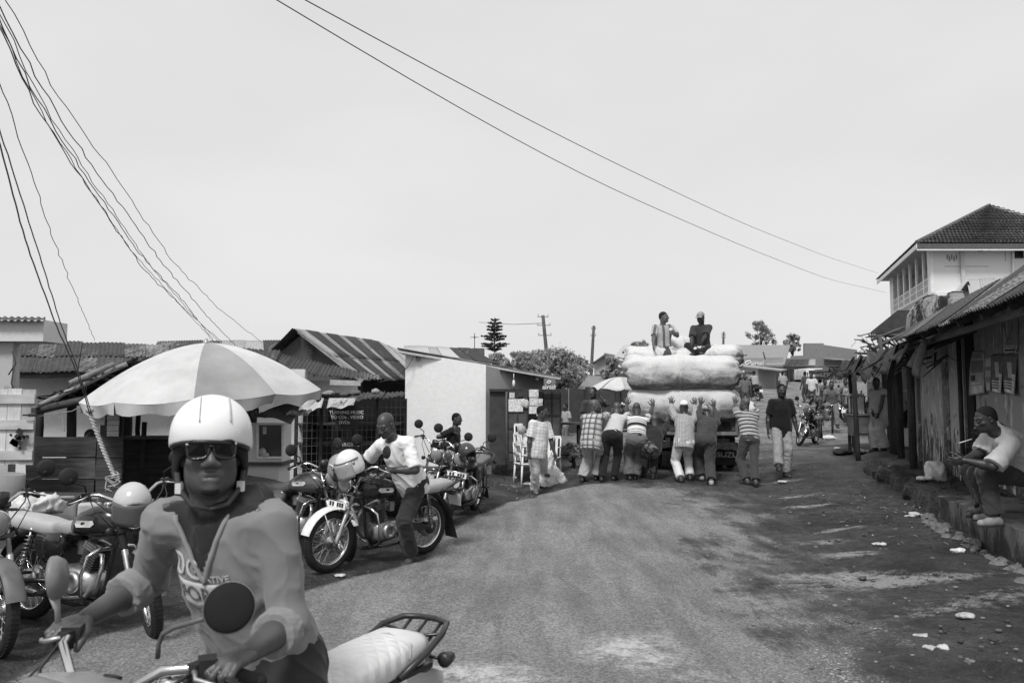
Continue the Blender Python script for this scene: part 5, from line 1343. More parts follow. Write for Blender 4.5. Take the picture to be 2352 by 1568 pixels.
tag(MB().ball(P(1209, 1000, fd - .15), .06, 12).build('small_ball', M(.3, .6, .3, 16, .2)), 'smaller ball wedged under the grey football', 'ball')
# stack of white plastic chairs
def plastic_chair(label, loc, rz, group):
    o = thing('plastic_chair', label, 'chair', loc, rz, group); 
    for x in (-.2, .2):
        for y in (-.2, .2): MB().tube([(x * 1.1, y * 1.1, 0), (x * .95, y * .95, .42)], [.016, .022], 6).build('leg', PLASTIC, o)
    MB().box((0, 0, .43), (.44, .44, .025)).build('seat', PLASTIC, o, bevel=.008)
    for x in (-.2, .2): MB().tube([(x, .2, .43), (x * 1.02, .26, .82)], .016, 6).build('back_post', PLASTIC, o); MB().tube([(x * 1.1, -.2, .43), (x * 1.15, -.18, .64), (x * 1.1, .22, .64)], .014, 6).build('arm', PLASTIC, o)
    for q in range(4): MB().box((-.12 + .08 * q, .235, .64), (.05, .015, .34), Matrix.Rotation(-.15, 3, 'X')).build('slat', PLASTIC, o)
    MB().box((0, .262, .83), (.42, .02, .06)).build('back_rail', PLASTIC, o, bevel=.008); return o
cp = on_ground(X(1212, 15.75), 15.75)
for k in range(3): plastic_chair(('lowest', 'middle', 'topmost')[k] + ' white plastic chair in the stack by metal doors', cp + Vector((.01 * k, .02 * k, .17 * k)), .35, 'white plastic chairs outside the shop')
plastic_chair('single white plastic chair half hidden behind the walking man', on_ground(X(1258, 16.1), 16.1), -.3, 'white plastic chairs outside the shop')
rubbish('plastic_bag', 'crumpled pale plastic bag on the stacked white chairs', cp + Vector((-.05, 0, .80)), (.2, .18, .17), M(.6, .5, .15, 12, .3), 'bag', 5)
f = Field(.02); f.cone((0, 0, .62), (-.06, 0, .3), .07, .17, .05); f.cone((-.06, 0, .3), (-.1, 0, .10), .17, .22, .05); f.cone((.06, 0, .3), (.2, 0, .10), .12, .14, .05); f.clip((0, 0, .0), (0, 0, -1.))
V, Q = f.mesh(); o = link('sack_bundle', np_mesh('sack_bundle', creases(V, Q, .035, 7, 3, (1.5, 1.5, .4)), Q), None, M(.72, .7, .12, 8, .3)); o.location = on_ground(X(1262, 15.5), 15.5); tag(o, 'big white sack bundle standing behind the walking man', 'sack')

# ------------------------------------------------------------------ sheet fence, bench, bushes beyond
r = thing('sheet_fence', 'tall dark sheet iron fence running behind the street vendors', 'fence', (X(1350, 29), 29, .5))
zf = zpx(893, 29); zg = .6
n = 14; A_, B_ = Vector((*xy(1268, 27.5), 0)), Vector((*xy(1700, 36), 0))
for i in range(n):
    p, q = A_.lerp(B_, i / n), A_.lerp(B_, (i + 1) / n - .004); m = MB(); wall_mb(m, (p.x, p.y), (q.x, q.y), .4, zf + random.uniform(-.05, .05) + .02 * i, .02); m.build('fence_sheet', M(.075, .6, .3, 5, .1, .2, vr=.15), r, True)
for i in range(0, n + 1, 2): p = A_.lerp(B_, i / n); MB().beam((p.x, p.y - .05, .4), (p.x, p.y - .05, zf + .05), .06, .06).build('fence_post', DARKIRON, r, True)
r = thing('market_bench', 'dark wooden market table near the sheet fence', 'table', on_ground(X(1322, 21), 21))
for q in range(4): MB().box((0, -.3 + q * .2, .72), (1.3, .18, .05)).build('plank', OLDWOOD, r)
for x in (-.45, .1): 
    for y in (-.25, .25): MB().box((x, y, .35), (.12, .1, .70)).build('leg', DARKWOODV, r)
o = thing('umbrella_stall', 'tattered low umbrella with dark underside left of the sacks', 'umbrella', on_ground(X(1425, 21), 21))
zz = zpx(893, 21) - o.location.z; ap = zpx(866, 21) - o.location.z
for g in range(8):
    t0 = g * PI / 4
    def cf(a, b, t0=t0, g=g): th = t0 + a * PI / 4; return Vector((.80 * (.03 + .97 * b) * math.cos(th), .80 * b * math.sin(th), ap + (zz - ap) * b ** 1.7 - .05 * math.sin(PI * a) * b + .03 * math.sin(g * 5 + a * 6) * b))
    thicken(MB().grid(cf, 6, 7).build('panel', cloth(.55) if g % 3 else cloth(.4), o), .004)
MB().tube([(0, 0, 0), (0, 0, ap)], .025, 8).build('pole', PALEWOOD, o)
o = thing('vendor_shelf', 'small open vendor rack with packets under the tattered umbrella', 'rack', on_ground(X(1455, 21.4), 21.4))
for x in (-.35, .35):
    for y in (-.2, .2): MB().box((x, y, .6), (.04, .04, 1.2)).build('post', OLDWOOD2, o)
for z in (.5, .8, 1.1): MB().box((0, 0, z), (.78, .5, .03)).build('shelf', OLDWOOD, o)
for q in range(7): tag(MB().box((0, 0, .06), (.1, .08, .12)).build('packet', M(.15 + .08 * q, .6, .2, 20, .1), None, loc=o.location + Vector((-.3 + q * .1, -.12, .82))), ['dark', 'dull', 'grey', 'mid grey', 'light grey', 'pale', 'palest'][q] + ' packet in the row on the vendor rack', 'packet', 'packets on the vendor rack')

# ------------------------------------------------------------------ right: mud walled shop with the posters
def wl(y, off=0): return Vector((6.5 + .25 * (y - 10) + off * .9701, y - off * .2425, 0))
WD = Vector((.2425, .9701, 0)); WN = Vector((-.9701, .2425, 0))
r = thing('mud_shop', 'old mud walled shop with posters and overhanging rusty roof', 'shop', wl(12))
MUDW = plaster(.30, .07, .52, 0, 1.2, 3.6, c3=.62); MUDW2 = plaster(.38, .06, .52, 0, 1.2, 3.2, c3=.72)
def rwall(name, y0, y1, z0, z1, mt, off=0, t=.3):
    a, b = wl(y0, off), wl(y1, off); m = MB(); wall_mb(m, (b.x, b.y), (a.x, a.y), z0, z1, t); return m.build(name, mt, r, True)
rwall('wall', 5.0, 12.08, -.1, 3.1, MUDW)
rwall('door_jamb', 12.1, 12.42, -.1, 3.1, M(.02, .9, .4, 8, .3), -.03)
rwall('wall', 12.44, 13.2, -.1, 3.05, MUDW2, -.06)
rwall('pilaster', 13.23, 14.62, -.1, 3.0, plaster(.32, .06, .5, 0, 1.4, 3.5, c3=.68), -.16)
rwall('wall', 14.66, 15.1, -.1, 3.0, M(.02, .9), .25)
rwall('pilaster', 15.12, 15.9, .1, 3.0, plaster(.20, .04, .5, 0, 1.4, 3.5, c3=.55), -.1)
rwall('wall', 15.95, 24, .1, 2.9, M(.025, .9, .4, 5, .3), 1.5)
for y, off in ((14.7, -.3), (12.4, -.12), (16.1, -.2), (16.9, -.1)):
    p = wl(y, off); MB().tube([(p.x, p.y, 0), (p.x, p.y, 2.75)], .07 if y > 13 else .035, 8).build('post', DARKWOODV, r, True)
ro = lambda y, off, z: (wl(y, off) + Vector((0, 0, z)))
sheets(r, ro(8.6, -1.26, 2.60), ro(4.6, -1.22, 2.64), ro(5.5, 1.0, 3.85), ro(12.6, 1.0, 3.85), 7, 1, [RUST2, ZINC2, RUST2, RUST], jag=.07, amp=.014, pick=lambda i, j: (2, 1, 3, 0, 2, 1, 3)[i])
sheets(r, ro(11.2, -1.30, 2.58), ro(8.62, -1.22, 2.62), ro(12.6, 1.0, 3.84), ro(19.5, 1.0, 3.62), 5, 1, [RUST2, ZINC2, RUST], jag=.07, amp=.014, lift=-.03, pick=lambda i, j: (0, 1, 2, 0, 1)[i])
sheets(r, ro(13.6, -.95, 2.60), ro(11.22, -1.1, 2.58), ro(11.22, .2, 3.12), ro(13.6, .2, 3.06), 3, 1, [RUST, RUST2], jag=.12, amp=.013, lift=-.06)
sheets(r, ro(19.5, -.5, 2.55), ro(13.7, -.7, 2.52), ro(13.7, 1.0, 3.35), ro(19.5, 1.0, 3.2), 6, 1, [RUST, RUST2], jag=.14, amp=.012, lift=-.06)
for y in np.linspace(4.8, 19, 19):
    MB().beam(ro(y, -1.15 if y < 11.2 else -.6, 2.56 if y < 11.2 else 2.48), ro(y, .8, 3.55 if y < 11.2 else 3.1), .05, .06).build('rafter', OLDWOOD2, r, True)
MB().beam(ro(14, -.85, 2.5), ro(4.6, -1.05, 2.55), .06, .07).build('eave_pole', OLDWOOD, r, True)
for k in range(11):       # torn sheets dangling under the far eave
    y = 10.6 + k * .62; p = ro(y, -1.05 - .05 * (k % 3), 2.50); rr = random.Random(k); l_ = rr.uniform(.25, .6); w_ = rr.uniform(.3, .5)
    def tf(a, b, p=p, l_=l_, w_=w_, k=k): return p + WD * (w_ * (a - .5) + .12 * b * math.sin(k)) + WN * (.15 * b + .05 * math.sin(a * 7 + k)) + Vector((0, 0, -l_ * b * (1 - .5 * a) + .05 * math.sin(a * 5)))
    thicken(MB().grid(tf, 6, 5).build('torn_sheet', [RUST, M(.05, .8, .4, 6, .3), RUST2][k % 3], r, True), .004)
m = MB(); rr = random.Random(3)
for i in range(240):
    y = rr.uniform(12, 19.5); p = ro(y, rr.uniform(-1.15, -.3), rr.uniform(2.3, 2.58)); q = Vector((rr.uniform(-.3, .1), rr.uniform(-.4, .4), rr.uniform(-.3, .08))); w_ = Vector((rr.uniform(-.02, .02), rr.uniform(-.02, .02), .016)); m.add([p - w_, p + w_, p + q + w_ * .4, p + q - w_ * .4], [(0, 1, 2, 3)])
tag(m.build('brush', M(.03, .95, .4, 8, .2), r, True), kind='stuff')
# posters on the wall: built on the wall plane
def on_wall(u, v, off=-.02):
    """point of the long wall plane seen at u, v"""
    k = (u - 1176) / F; y = (4.0 + off * 1.031) / (k - .25); return P(u, v, y)
def poster(label, c4, mt, strips, group='posters on the mud wall'):
    q = [on_wall(*p, off=-.03) for p in c4]; o = thing('poster', label, 'poster', (q[2] + q[3]) / 2, 0, group)
    def pf(a, b): 
        p = q[0].lerp(q[1], a).lerp(q[3].lerp(q[2], a), b); return p + WN * (.012 * math.sin(a * 5 + b * 3) + .03 * max(0, b - .8) * abs(math.sin(a * 4)))
    inv = mw(o).inverted()
    m = MB().grid(lambda a, b: inv @ pf(a, b), 8, 12); thicken(m.build('paper', mt, o), .003)
    for (a0_, b0_, a1, b1, c) in strips:
        m = MB().grid(lambda a, b: inv @ (pf(a0_ + (a1 - a0_) * a, b0_ + (b1 - b0_) * b) + WN * .004), 5, 4); m.build('print', M(c, .75, .4, 14, .05), o)
    return o
PP = M(.36, .7, .35, 9, .1)
poster('tall pale poster nearest the door jamb with curled bottom edge', ((2232, 806), (2259, 805), (2264, 903), (2226, 908)), PP, ((.15, .06, .8, .18, .2), (.1, .22, .9, .5, .16), (.12, .55, .35, .68, .05), (.1, .72, .9, .76, .55), (.15, .8, .9, .97, .6)))
poster('narrow pale poster strip beside the tall curled poster', ((2263, 818), (2275, 819), (2277, 897), (2266, 898)), M(.42, .7, .3, 9, .1), ((.1, .3, .9, .4, .2), (.1, .6, .9, .75, .25)))
for k, (u0, u1) in enumerate(((2277, 2303), (2305, 2334))):
    poster(['dark printed poster with pale figure and folded lower corner', 'dark printed poster with pale figure beside the wall edge'][k], ((u0, 815), (u1, 812), (u1, 905 + 4 * k), (u0 + 2, 900)), M(.13, .7, .5, 9, .1), ((.35, .2, .6, .6, .45), (.05, .68, .9, .71, .6), (.05, .75, .85, .78, .6), (.05, .82, .8, .85, .6), (.6, .5, .95, .95, .55), (.05, .9, .95, .98, .65)))
poster('small white notice pinned above the dark printed posters', ((2308, 793), (2336, 792), (2336, 808), (2308, 810)), M(.6, .7, .15, 9, .1), ((.1, .15, .9, .35, .25), (.08, .5, .92, .85, .08)))
# earth bank, kerb step and platform
def slab(name, label, cat, y0, y1, o0, o1, z0, z1, mt, amp=.03, parent=None, res=.07, kind=None):
    f = []; n1 = max(4, int((y1 - y0) / res)); n2 = max(4, int((o1 - o0) / res)); n3 = max(3, int((z1 - z0) / res)); m = MB()
    def pt(a, b, c): p = wl(y0 + (y1 - y0) * a, o0 + (o1 - o0) * b); return Vector((p.x, p.y, z0 + (z1 - z0) * c))
    m.grid(lambda a, b: pt(a, b, 1), n1, n2); m.grid(lambda a, c: pt(a, 0, 1 - c), n1, n3); m.grid(lambda b, c: pt(0, b, c), n2, n3); m.grid(lambda b, c: pt(1, b, 1 - c), n2, n3)
    V = np.array(m.v); k = np.stack([fbm(V * 3.1, 21 + i, 3) for i in range(3)], 1) * amp; m.v = [tuple(p) for p in V + k]
    bmw = m.build(name, mt, parent, parent is not None); 
    if label: tag(bmw, label, cat)
    if kind: tag(bmw, kind=kind)
    return bmw
CONC = plaster(.17, .05, .5, 0, .6, 2.5)
slab('kerb_step', None, None, 5.2, 10.3, -1.03, .1, -.2, .46, CONC, .03, None, .05, 'structure')
rubst = M(.16, .9, .5, 9, .5)
rr = random.Random(5)
for k in range(46):
    y = 5.6 + k * .105; p = wl(y, -1.17 + rr.uniform(-.16, .05)); s_ = rr.uniform(.035, .075); f = MB(); f.ball((0, 0, 0), (s_ * rr.uniform(.7, 1.3), s_ * rr.uniform(.7, 1.3), s_ * .75), 7, rot=rotz(rr.random() * 3))
    f.v = [(x * rr.uniform(.7, 1.3), y_ * rr.uniform(.7, 1.3), z * rr.uniform(.7, 1.2)) for x, y_, z in f.v]
    f.s = [False] * len(f.s); tag(f.build('kerb_stone', rubst, None, loc=on_ground(p.x, p.y, s_ * .35)), 'rough grey stone in the rubble line along the concrete kerb', 'stone', 'stones along the kerb')
slab('veranda_platform', None, None, 16.4, 20.0, .0, 1.6, -.2, .66, plaster(.10, .04, .5, 0, .6, 2.5), .03, None, .09, 'structure')
slab('earth_bank', None, None, 10.0, 16.2, -1.0, .3, -.3, .40, DIRT, .13, None, .1, 'structure')
# ------------------------------------------------------------------ right: broken plastered wall, balcony building, stalls
r = thing('ruined_wall', 'crumbling plastered wall stained black above the rusty eave', 'wall', (X(2150, 17), 17, 0))
pts = [(2092, 760), (2096, 720), (2112, 695), (2130, 682), (2150, 676), (2158, 682), (2172, 684), (2186, 672), (2212, 672), (2216, 682), (2270, 684), (2300, 690), (2310, 760)]
m = MB(); m.prism([P(u, v, 17 - (u - 2092) * .01) for u, v in pts], (0, 0, 0), (.1, .45, 0)); m.build('wall', plaster(.40, .03, .62, -9, -8, 1.6), r, True)
m = MB(); rr = random.Random(2)
for i in range(40):
    u = rr.uniform(2096, 2300); v = np.interp(u, [p[0] for p in pts[1:-1]], [p[1] for p in pts[1:-1]]); m.ball(P(u, v, 17.2 - (u - 2092) * .01), (rr.uniform(.04, .09), .12, rr.uniform(.015, .035)), 6)
m.build('coping', M(.05, .95, .5, 9, .5), r, True)
r = thing('tin_shed', 'pale tin gable roof peeping above the crumbling wall', 'shed', (X(2270, 22), 22, 2))
sheets(r, P(2232, 690, 21), P(2400, 684, 21), P(2400, 636, 23), P(2222, 640, 23), 6, 1, [PALEZINC, PALEZINC, RUST2], pick=lambda i, j: 2 if i == 3 else 0)
m = MB(); m.prism([P(2199, 668, 22.6), P(2222, 640, 22.6), P(2234, 668, 22.4), P(2234, 720, 22.4), P(2199, 720, 22.6)], (0, 0, 0), (.05, .25, 0)); m.build('gable_wall', plaster(.5, .1, .3), r, True)
m = MB(); m.prism([P(2206, 668, 22.5), P(2221, 647, 22.5), P(2228, 668, 22.4)], (0, 0, 0), (.02, -.06, 0)); m.build('gable_opening', DARKROOM, r, True)

bd = 46.0; bs = 1 / F * bd
r = thing('balcony_house', 'white two storey house with tiled hip roof and railed balcony', 'house', (X(2200, bd), bd, 3))
c0 = P(2138, 672, bd); zf_, ze = c0.z, P(2138, 566, bd).z
dirn = Vector((.02, 1, 0)).normalized()
far = Vector((P(2048, 700, 58).x, 58, 0)); near = Vector((c0.x, bd, 0)); dv = (far - near).normalized(); Lb = (far - near).length
WB_ = plaster(.72, .25, .1, -9, -8); nr_ = Vector((dv.y, -dv.x, 0))
m = MB(); e1 = near + Vector((12, 0, 0)); wall_mb(m, (near.x, near.y), (e1.x, e1.y), zf_ - 4, ze, .3); m.build('wall', WB_, r, True)
i0 = near + nr_ * 1.7 + dv * .3; i1 = far + nr_ * 1.7; m = MB(); wall_mb(m, (i1.x, i1.y), (i0.x, i0.y), zf_ - .1, ze, .2); m.build('wall', plaster(.5, .2, .1, -9, -8), r, True)
m = MB(); m.prism([near + Vector((0, 0, zf_ - .3)), far + Vector((0, 0, zf_ - .3)), far + nr_ * 2 + Vector((0, 0, zf_ - .3)), near + nr_ * 2 + Vector((0, 0, zf_ - .3))], (0, 0, 0), (0, 0, .3)); m.build('balcony_floor', WB_, r, True)
m = MB(); wall_mb(m, (far.x, far.y), (near.x, near.y), zf_ - 2.6, zf_ + .15, .25); m.build('lower_wall', WB_, r, True)
m = MB(); wall_mb(m, (far.x + 1.6, far.y + .1), (far.x - .05, far.y + .1), zf_ - 2, ze, .5); m.build('end_pier', WB_, r, True)
for i in range(7):
    p = near.lerp(far, (i + .02) / 6.2); MB().beam(p + Vector((.1, 0, zf_)), p + Vector((.1, 0, ze)), .13, .13).build('balcony_post', WHITEP, r, True)
    q = i0.lerp(i1, (i + .45) / 7.0) - nr_ * .03; m = MB(); q2 = q + dv * .7; wall_mb(m, (q2.x, q2.y), (q.x, q.y), zf_ + (.9 if i % 2 else 0), ze - .4, .05); m.build('window', M(.03, .5), r, True)
for z in (.15, .55, .95): MB().beam(near + Vector((.08, 0, zf_ + z)), far + Vector((.08, 0, zf_ + z)), .05, .05).build('railing', WHITEP, r, True)
for i in range(45): p = near.lerp(far, (i + .5) / 45); MB().beam(p + Vector((.08, 0, zf_ + .1)), p + Vector((.08, 0, zf_ + .95)), .03, .03).build('baluster', WHITEP, r, True)
TL = M(.12, .85, .45, 3, .3, vr=.2)
pkr = P(2272, 474, bd + 5.2); E0 = P(2106, 561, bd - .9); E1 = Vector((P(2575, 561, bd - .9).x, bd - .9, E0.z)); F0 = P(2014, 634, 59.5); F0.z = E0.z
pk2 = pkr + Vector((.05, 0, 0)); pk3 = pkr + dv * .3
def tiles(par, A, B, C, D_, rows, cols, mt):
    """courses of clay tiles: each course is one strip of humped tiles, stepped over the one below"""
    inv = mw(par).inverted()
    for j in range(rows):
        m = MB(); t0, t1 = j / rows, (j + 1.25) / rows; n_ = int(cols * (1 - .0 * t0)); nn = (B - A).cross(D_ - A).normalized()
        l0, l1 = A.lerp(D_, t0), A.lerp(D_, min(t1, 1)); r0_, r1_ = B.lerp(C, t0), B.lerp(C, min(t1, 1))
        wj = max(2, int(n_ * (r0_ - l0).length / (B - A).length))
        def fn(a, b): p = l0.lerp(r0_, a).lerp(l1.lerp(r1_, a), b); return inv @ (p + nn * (.14 - .13 * b + .045 * abs(math.sin(a * wj * PI)) + random.uniform(-.008, .008)))
        thicken(m.grid(fn, wj * 4, 1, sm=False).build('tile_course', mt, par), .03)
tiles(r, E0, E1, pk2, pkr, 24, 52, TL); tiles(r, F0, E0, pkr, pk3, 24, 40, TL)
m = MB(); m.add([E0, E1, pk2, pkr], [(0, 1, 2, 3)]); m.add([F0, E0, pkr, pk3], [(0, 1, 2, 3)]); m.add([F0, E0, E1, E1 + Vector((0, 12, 0)), F0 + Vector((8, 0, 0))], [(0, 1, 2, 3, 4)]); m.build('roof_deck', M(.3, .9), r, True)
MB().beam(E0 + Vector((0, -.05, -.12)), E1 + Vector((0, -.05, -.12)), .06, .28).build('fascia', M(.10, .7), r, True); MB().beam(E0 + Vector((0, 0, -.3)), E1 + Vector((0, 0, -.3)), .10, .12).build('gutter', WHITEP, r, True)
MB().beam(F0 + Vector((0, 0, -.1)), E0 + Vector((0, 0, -.1)), .06, .25).build('fascia', WHITEP, r, True)
MB().tube([pkr + Vector((0, 0, .05)), E0 + Vector((0, 0, .1))], .14, 6).tube([pkr + Vector((0, 0, .05)), pk2 + Vector((0, 0, .05))], .14, 6).build('ridge_tiles', TL, r, True)
q = P(2252, 575, bd - .3); MB().tube([q + Vector((0, 0, .5)), q], .02, 5).lathe([(.0, .1), (.09, .06), (.16, -.05), (0, -.05)], q, (0, 0, 1), 10).build('wall_lamp', DARKIRON, r, True)
wn_ = link('window', MB().mesh('w'), r); bpy.data.objects.remove(wn_)
def far_window(par, u0, v0, u1, v1, dd, bars=3, fr=WHITEP):
    a, b = P(u0, v0, dd), P(u1, v1, dd); w_, h_ = b.x - a.x, a.z - b.z; c = Vector(((a.x + b.x) / 2, dd, (a.z + b.z) / 2)); f_ = .06 * w_
    m = MB(); m.box(c + Vector((-w_ / 2, 0, 0)), (f_ * 2, .12, h_)).box(c + Vector((w_ / 2, 0, 0)), (f_ * 2, .12, h_)).box(c + Vector((0, 0, h_ / 2)), (w_ + f_ * 2, .13, f_ * 2)).box(c + Vector((0, 0, -h_ / 2)), (w_ + f_ * 3, .16, f_ * 2))
    for i in range(1, bars): m.box(c + Vector((-w_ / 2 + w_ * i / bars, .02, 0)), (.03, .04, h_))
    o = m.build('window', fr, par, True); MB().box(c + Vector((0, .05, 0)), (w_, .02, h_)).build('pane', glass(.03, .1), o, True); return o
far_window(r, 2332, 570, 2349, 592, bd - .05, 4, DARKIRON)
MB().tube([P(2327, 560, bd - .1), P(2327, 640, bd - .1)], .07, 6).build('downpipe', WHITEP, r, True)
m = MB(); q = P(2186, 595, bd - .02); 
for i in range(5): m.box(q + Vector((-.25 + .13 * i, 0, .12 - (i % 2) * .1)), (.05, .03, .3)); 
m.build('vent_grille', M(.2, .8), r, True)
m = MB(); a = P(2168, 572, bd - .01); b = P(2310, 600, bd - .01)
for p, q in (((a.x, a.z), (b.x, a.z)), ((b.x, a.z), (b.x, b.z)), ((a.x, b.z - .3), (b.x - 1, b.z - .3))): m.beam((p[0], bd - .01, p[1]), (q[0], bd - .01, q[1]), .02, .04)
m.build('plaster_line', M(.4, .9), r, True)

# far right stall with the brush roof, post, food table
r = thing('brush_roof_stall', 'roadside stall under sagging brush roof carried on crooked posts', 'stall', on_ground(X(1975, 19), 19))
S0, S1, S2, S3 = P(1925, 858, 17.5), P(2062, 826, 17.2), P(2075, 818, 21), P(1922, 845, 22)
m = MB(); rr = random.Random(14)
for i in range(700):
    a, b = rr.random(), rr.random(); p = S0.lerp(S1, a).lerp(S3.lerp(S2, a), b) + Vector((0, 0, rr.uniform(-.08, .05))); q = Vector((rr.uniform(-.35, .35), rr.uniform(-.35, .2), rr.uniform(-.14, .06))); w_ = Vector((rr.uniform(-.02, .02), rr.uniform(-.02, .02), .014)); m.add([p - w_, p + w_, p + q + w_ * .5, p + q - w_ * .5], [(0, 1, 2, 3)])
tag(m.build('thatch', M(.035, .95, .5, 8, .3), r, True), kind='stuff')
m = MB(); m.prism([S0, S1, S2, S3], (0, 0, 0), (0, 0, -.07)); m.build('roof', M(.03, .95, .4, 6, .4), r, True)
for u, d, vt, rr_ in ((1962, 17.3, 850, .055), (1952, 21, 850, .05), (2043, 17.2, 832, .075), (2066, 19, 822, .06)):
    m = MB(); g = on_ground(X(u + 4, d), d, -.1); pole(m, g, (X(u - 2, d), d, zpx(vt, d)), rr_, rr_ * .9); m.build('post', DARKWOODV, r, True)
for (a, b) in (((1998, 768, 20), (2150, 690, 20)), ((2000, 780, 20), (2140, 700, 19.5))):
    pass
r = thing('stick_roof', 'dark ragged roof of poles and sheets high behind the mud shop', 'roof', P(2060, 760, 21))
m = MB(); rr = random.Random(6)
A, B, C = P(1995, 766, 20), P(2092, 712, 20.5), P(2096, 760, 20)
m.prism([A, P(2030, 738, 20.2), P(2062, 712, 20.3), B, C, P(2050, 770, 20)], (0, 0, 0), (.74, 1.6, .13)); m.build('roof_sheet', M(.03, .85, .5, 5, .3), r, True)
for k, (a, b) in enumerate((((1996, 772), (2075, 768)), ((2003, 780), (2085, 748)), ((2006, 800), (2080, 762)), ((2010, 816), (2085, 790)))): m = MB(); pole(m, P(*a, 19.8), P(*b, 19.9), .035, .035); m.build('purlin', OLDWOOD, r, True)
m = MB(); pole(m, on_ground(X(2040, 19.8), 19.8), P(2020, 770, 19.8), .06, .05); m.build('post', POLEWOOD, r, True)
m = MB()
for i in range(150): p = A.lerp(C, rr.random()) + Vector((0, rr.uniform(0, 1), rr.uniform(-.5, .05))); q = Vector((rr.uniform(-.2, .3), 0, rr.uniform(-.3, .1))); w_ = Vector((.01, .01, .015)); m.add([p - w_, p + w_, p + q + w_, p + q - w_], [(0, 1, 2, 3)])
tag(m.build('brush', M(.03, .95, .4, 8, .2), r, True), kind='stuff')
r = thing('food_table', 'wooden food table with glass sided box under the brush roof', 'table', on_ground(X(1980, 18.2), 18.2), -.15)
MB().box((0, 0, .62), (.58, .5, .46)).build('cupboard', wood(.13, .4, 0), r); MB().box((0, 0, .87), (.66, .58, .04)).build('table_top', wood(.2, .3, 0), r); MB().box((0, -.262, .52), (.6, .02, .14)).build('apron', wood(.17, .4, 0), r)
for x in (-.26, .26):
    for y in (-.22, .22): MB().box((x, y, .2), (.06, .06, .42)).build('leg', DARKWOODV, r)
o = thing('display_box', 'small glass sided snack box standing on the food table', 'box', mw(r) @ Vector((-.15, 0, .89)), -.15)
for x in (-.15, .15):
    for y in (-.13, .13): MB().box((x, y, .19), (.022, .022, .38)).build('frame_post', DARKIRON, o)
MB().box((0, 0, .19), (.28, .24, .34)).build('pane', M(.62, .3, .15, 6, 0), o); MB().box((0, 0, .385), (.36, .32, .03)).build('lid', wood(.3, .3, 0), o); MB().box((0, 0, .42), (.3, .24, .05)).build('cloth', M(.5, .9), o)
rubbish('food_bundle', 'pale wrapped bundles heaped on the food table by the woman', mw(r) @ Vector((.16, 0, .93)), (.16, .14, .12), M(.6, .6, .3, 10, .3), 'bundle', 9)
r = thing('stick_fence', 'low fence of thin pale sticks behind the food table', 'fence', on_ground(X(2010, 26), 26))
for i in range(26): u = 1975 + i * 2.2; g = on_ground(X(u, 26), 26, -.05); MB().tube([g, P(u + random.uniform(-.6, .6), 942 - random.uniform(-1, 5), 26)], .022, 5).build('stick', M(.32, .9, .3, 9, .2), r, True)
r = thing('cool_box', 'white lidded cool box tilted on the veranda edge', 'box', wl(17.3, .45) + Vector((0, 0, .66)), .25, ry=.08)
MB().box((0, 0, .2), (.56, .40, .38), None, 0, 1.06).build('tub', M(.68, .6, .12, 6, .1), r, bevel=.015); MB().box((0, 0, .395), (.60, .43, .03)).build('lid', M(.5, .6), r, bevel=.008)
r = thing('low_shop', 'dim low shop front with slat bench beyond the brush roof stall', 'shop', (X(2060, 30), 30, .5))
m = MB(); wall_mb(m, xy(1990, 31), xy(2160, 28), .4, 3.0, .2); m.build('wall', plaster(.22, .08, .3), r, True)
m = MB(); wall_mb(m, xy(2005, 30.6), xy(2035, 30), .5, zpx(890, 30), .06); m.build('shutter', M(.10, .8, .3, 8, .2), r, True)
MB().box((X(2020, 29.6), 29.9, zpx(862, 30)), (1.6, .3, .5)).build('sign_panel', M(.5, .7, .3, 6, .1), r, True)
sheets(r, P(1960, 842, 29), P(2120, 836, 27), P(2120, 805, 30), P(1985, 818, 31), 4, 1, [RUST, ZINC2])

# ------------------------------------------------------------------ the far end of the street
FW = plaster(.46, .2, .2); FG = M(.20, .85, .15, 3, .1); FG2 = M(.26, .85, .12, 3, .1)
r = thing('mobile_shop', 'long grey shop building with painted sign band across the street end', 'shop', (X(1720, 80), 82, 2))
m = MB(); wall_mb(m, xy(1560, 80), xy(1800, 78), 1.5, zpx(824, 80), .3); m.build('wall', FG2, r, True)
m = MB(); m.prism([P(1560, 832, 79), P(1802, 836, 77), P(1815, 792, 84), P(1580, 792, 86)], (0, 0, 0), (0, 0, -.15)); m.build('roof', M(.24, .6, .15, 3, .1), r, True)
board('sign_band', 1693, 826, 1798, 842, 76.8, M(.30, .7, .1, 3, 0), r, .1)
text('airtel', .62, PW, r, P(1739, 834, 76.6), (1, 0, 0), (0, 0, 1), .01, bold=.012)
MB().tube([P(1711, 838, 76.6), P(1714, 830, 76.6), P(1722, 828, 76.6), P(1726, 832, 76.6), P(1718, 835, 76.6), P(1712, 838, 76.6)], .07, 6).build('sign_emblem', PW, r, True)
text('mobile money sold here', .18, PW, r, P(1778, 835, 76.6), (1, 0, 0), (0, 0, 1), .01)
MB().tube([P(1758, 825, 76), P(1753, 808, 76)], .06, 5).build('bracket', DARKIRON, r, True)
r = thing('corner_shop', 'small pale fronted shop with lean roof beside grey doorway', 'shop', (X(1740, 66), 67, 1.6))
d = 66
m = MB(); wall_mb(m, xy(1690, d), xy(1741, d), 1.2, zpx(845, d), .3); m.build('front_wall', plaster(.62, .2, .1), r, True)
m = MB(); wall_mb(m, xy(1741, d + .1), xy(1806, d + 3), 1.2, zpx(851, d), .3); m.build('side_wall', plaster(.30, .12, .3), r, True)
m = MB(); m.prism([P(1688, 841, d - .8), P(1795, 852, d - .2), P(1808, 850, d + 4), P(1700, 838, d + 4)], (0, 0, 0), (0, 0, .08)); m.build('roof', M(.3, .6, .3, 3, .1), r, True)
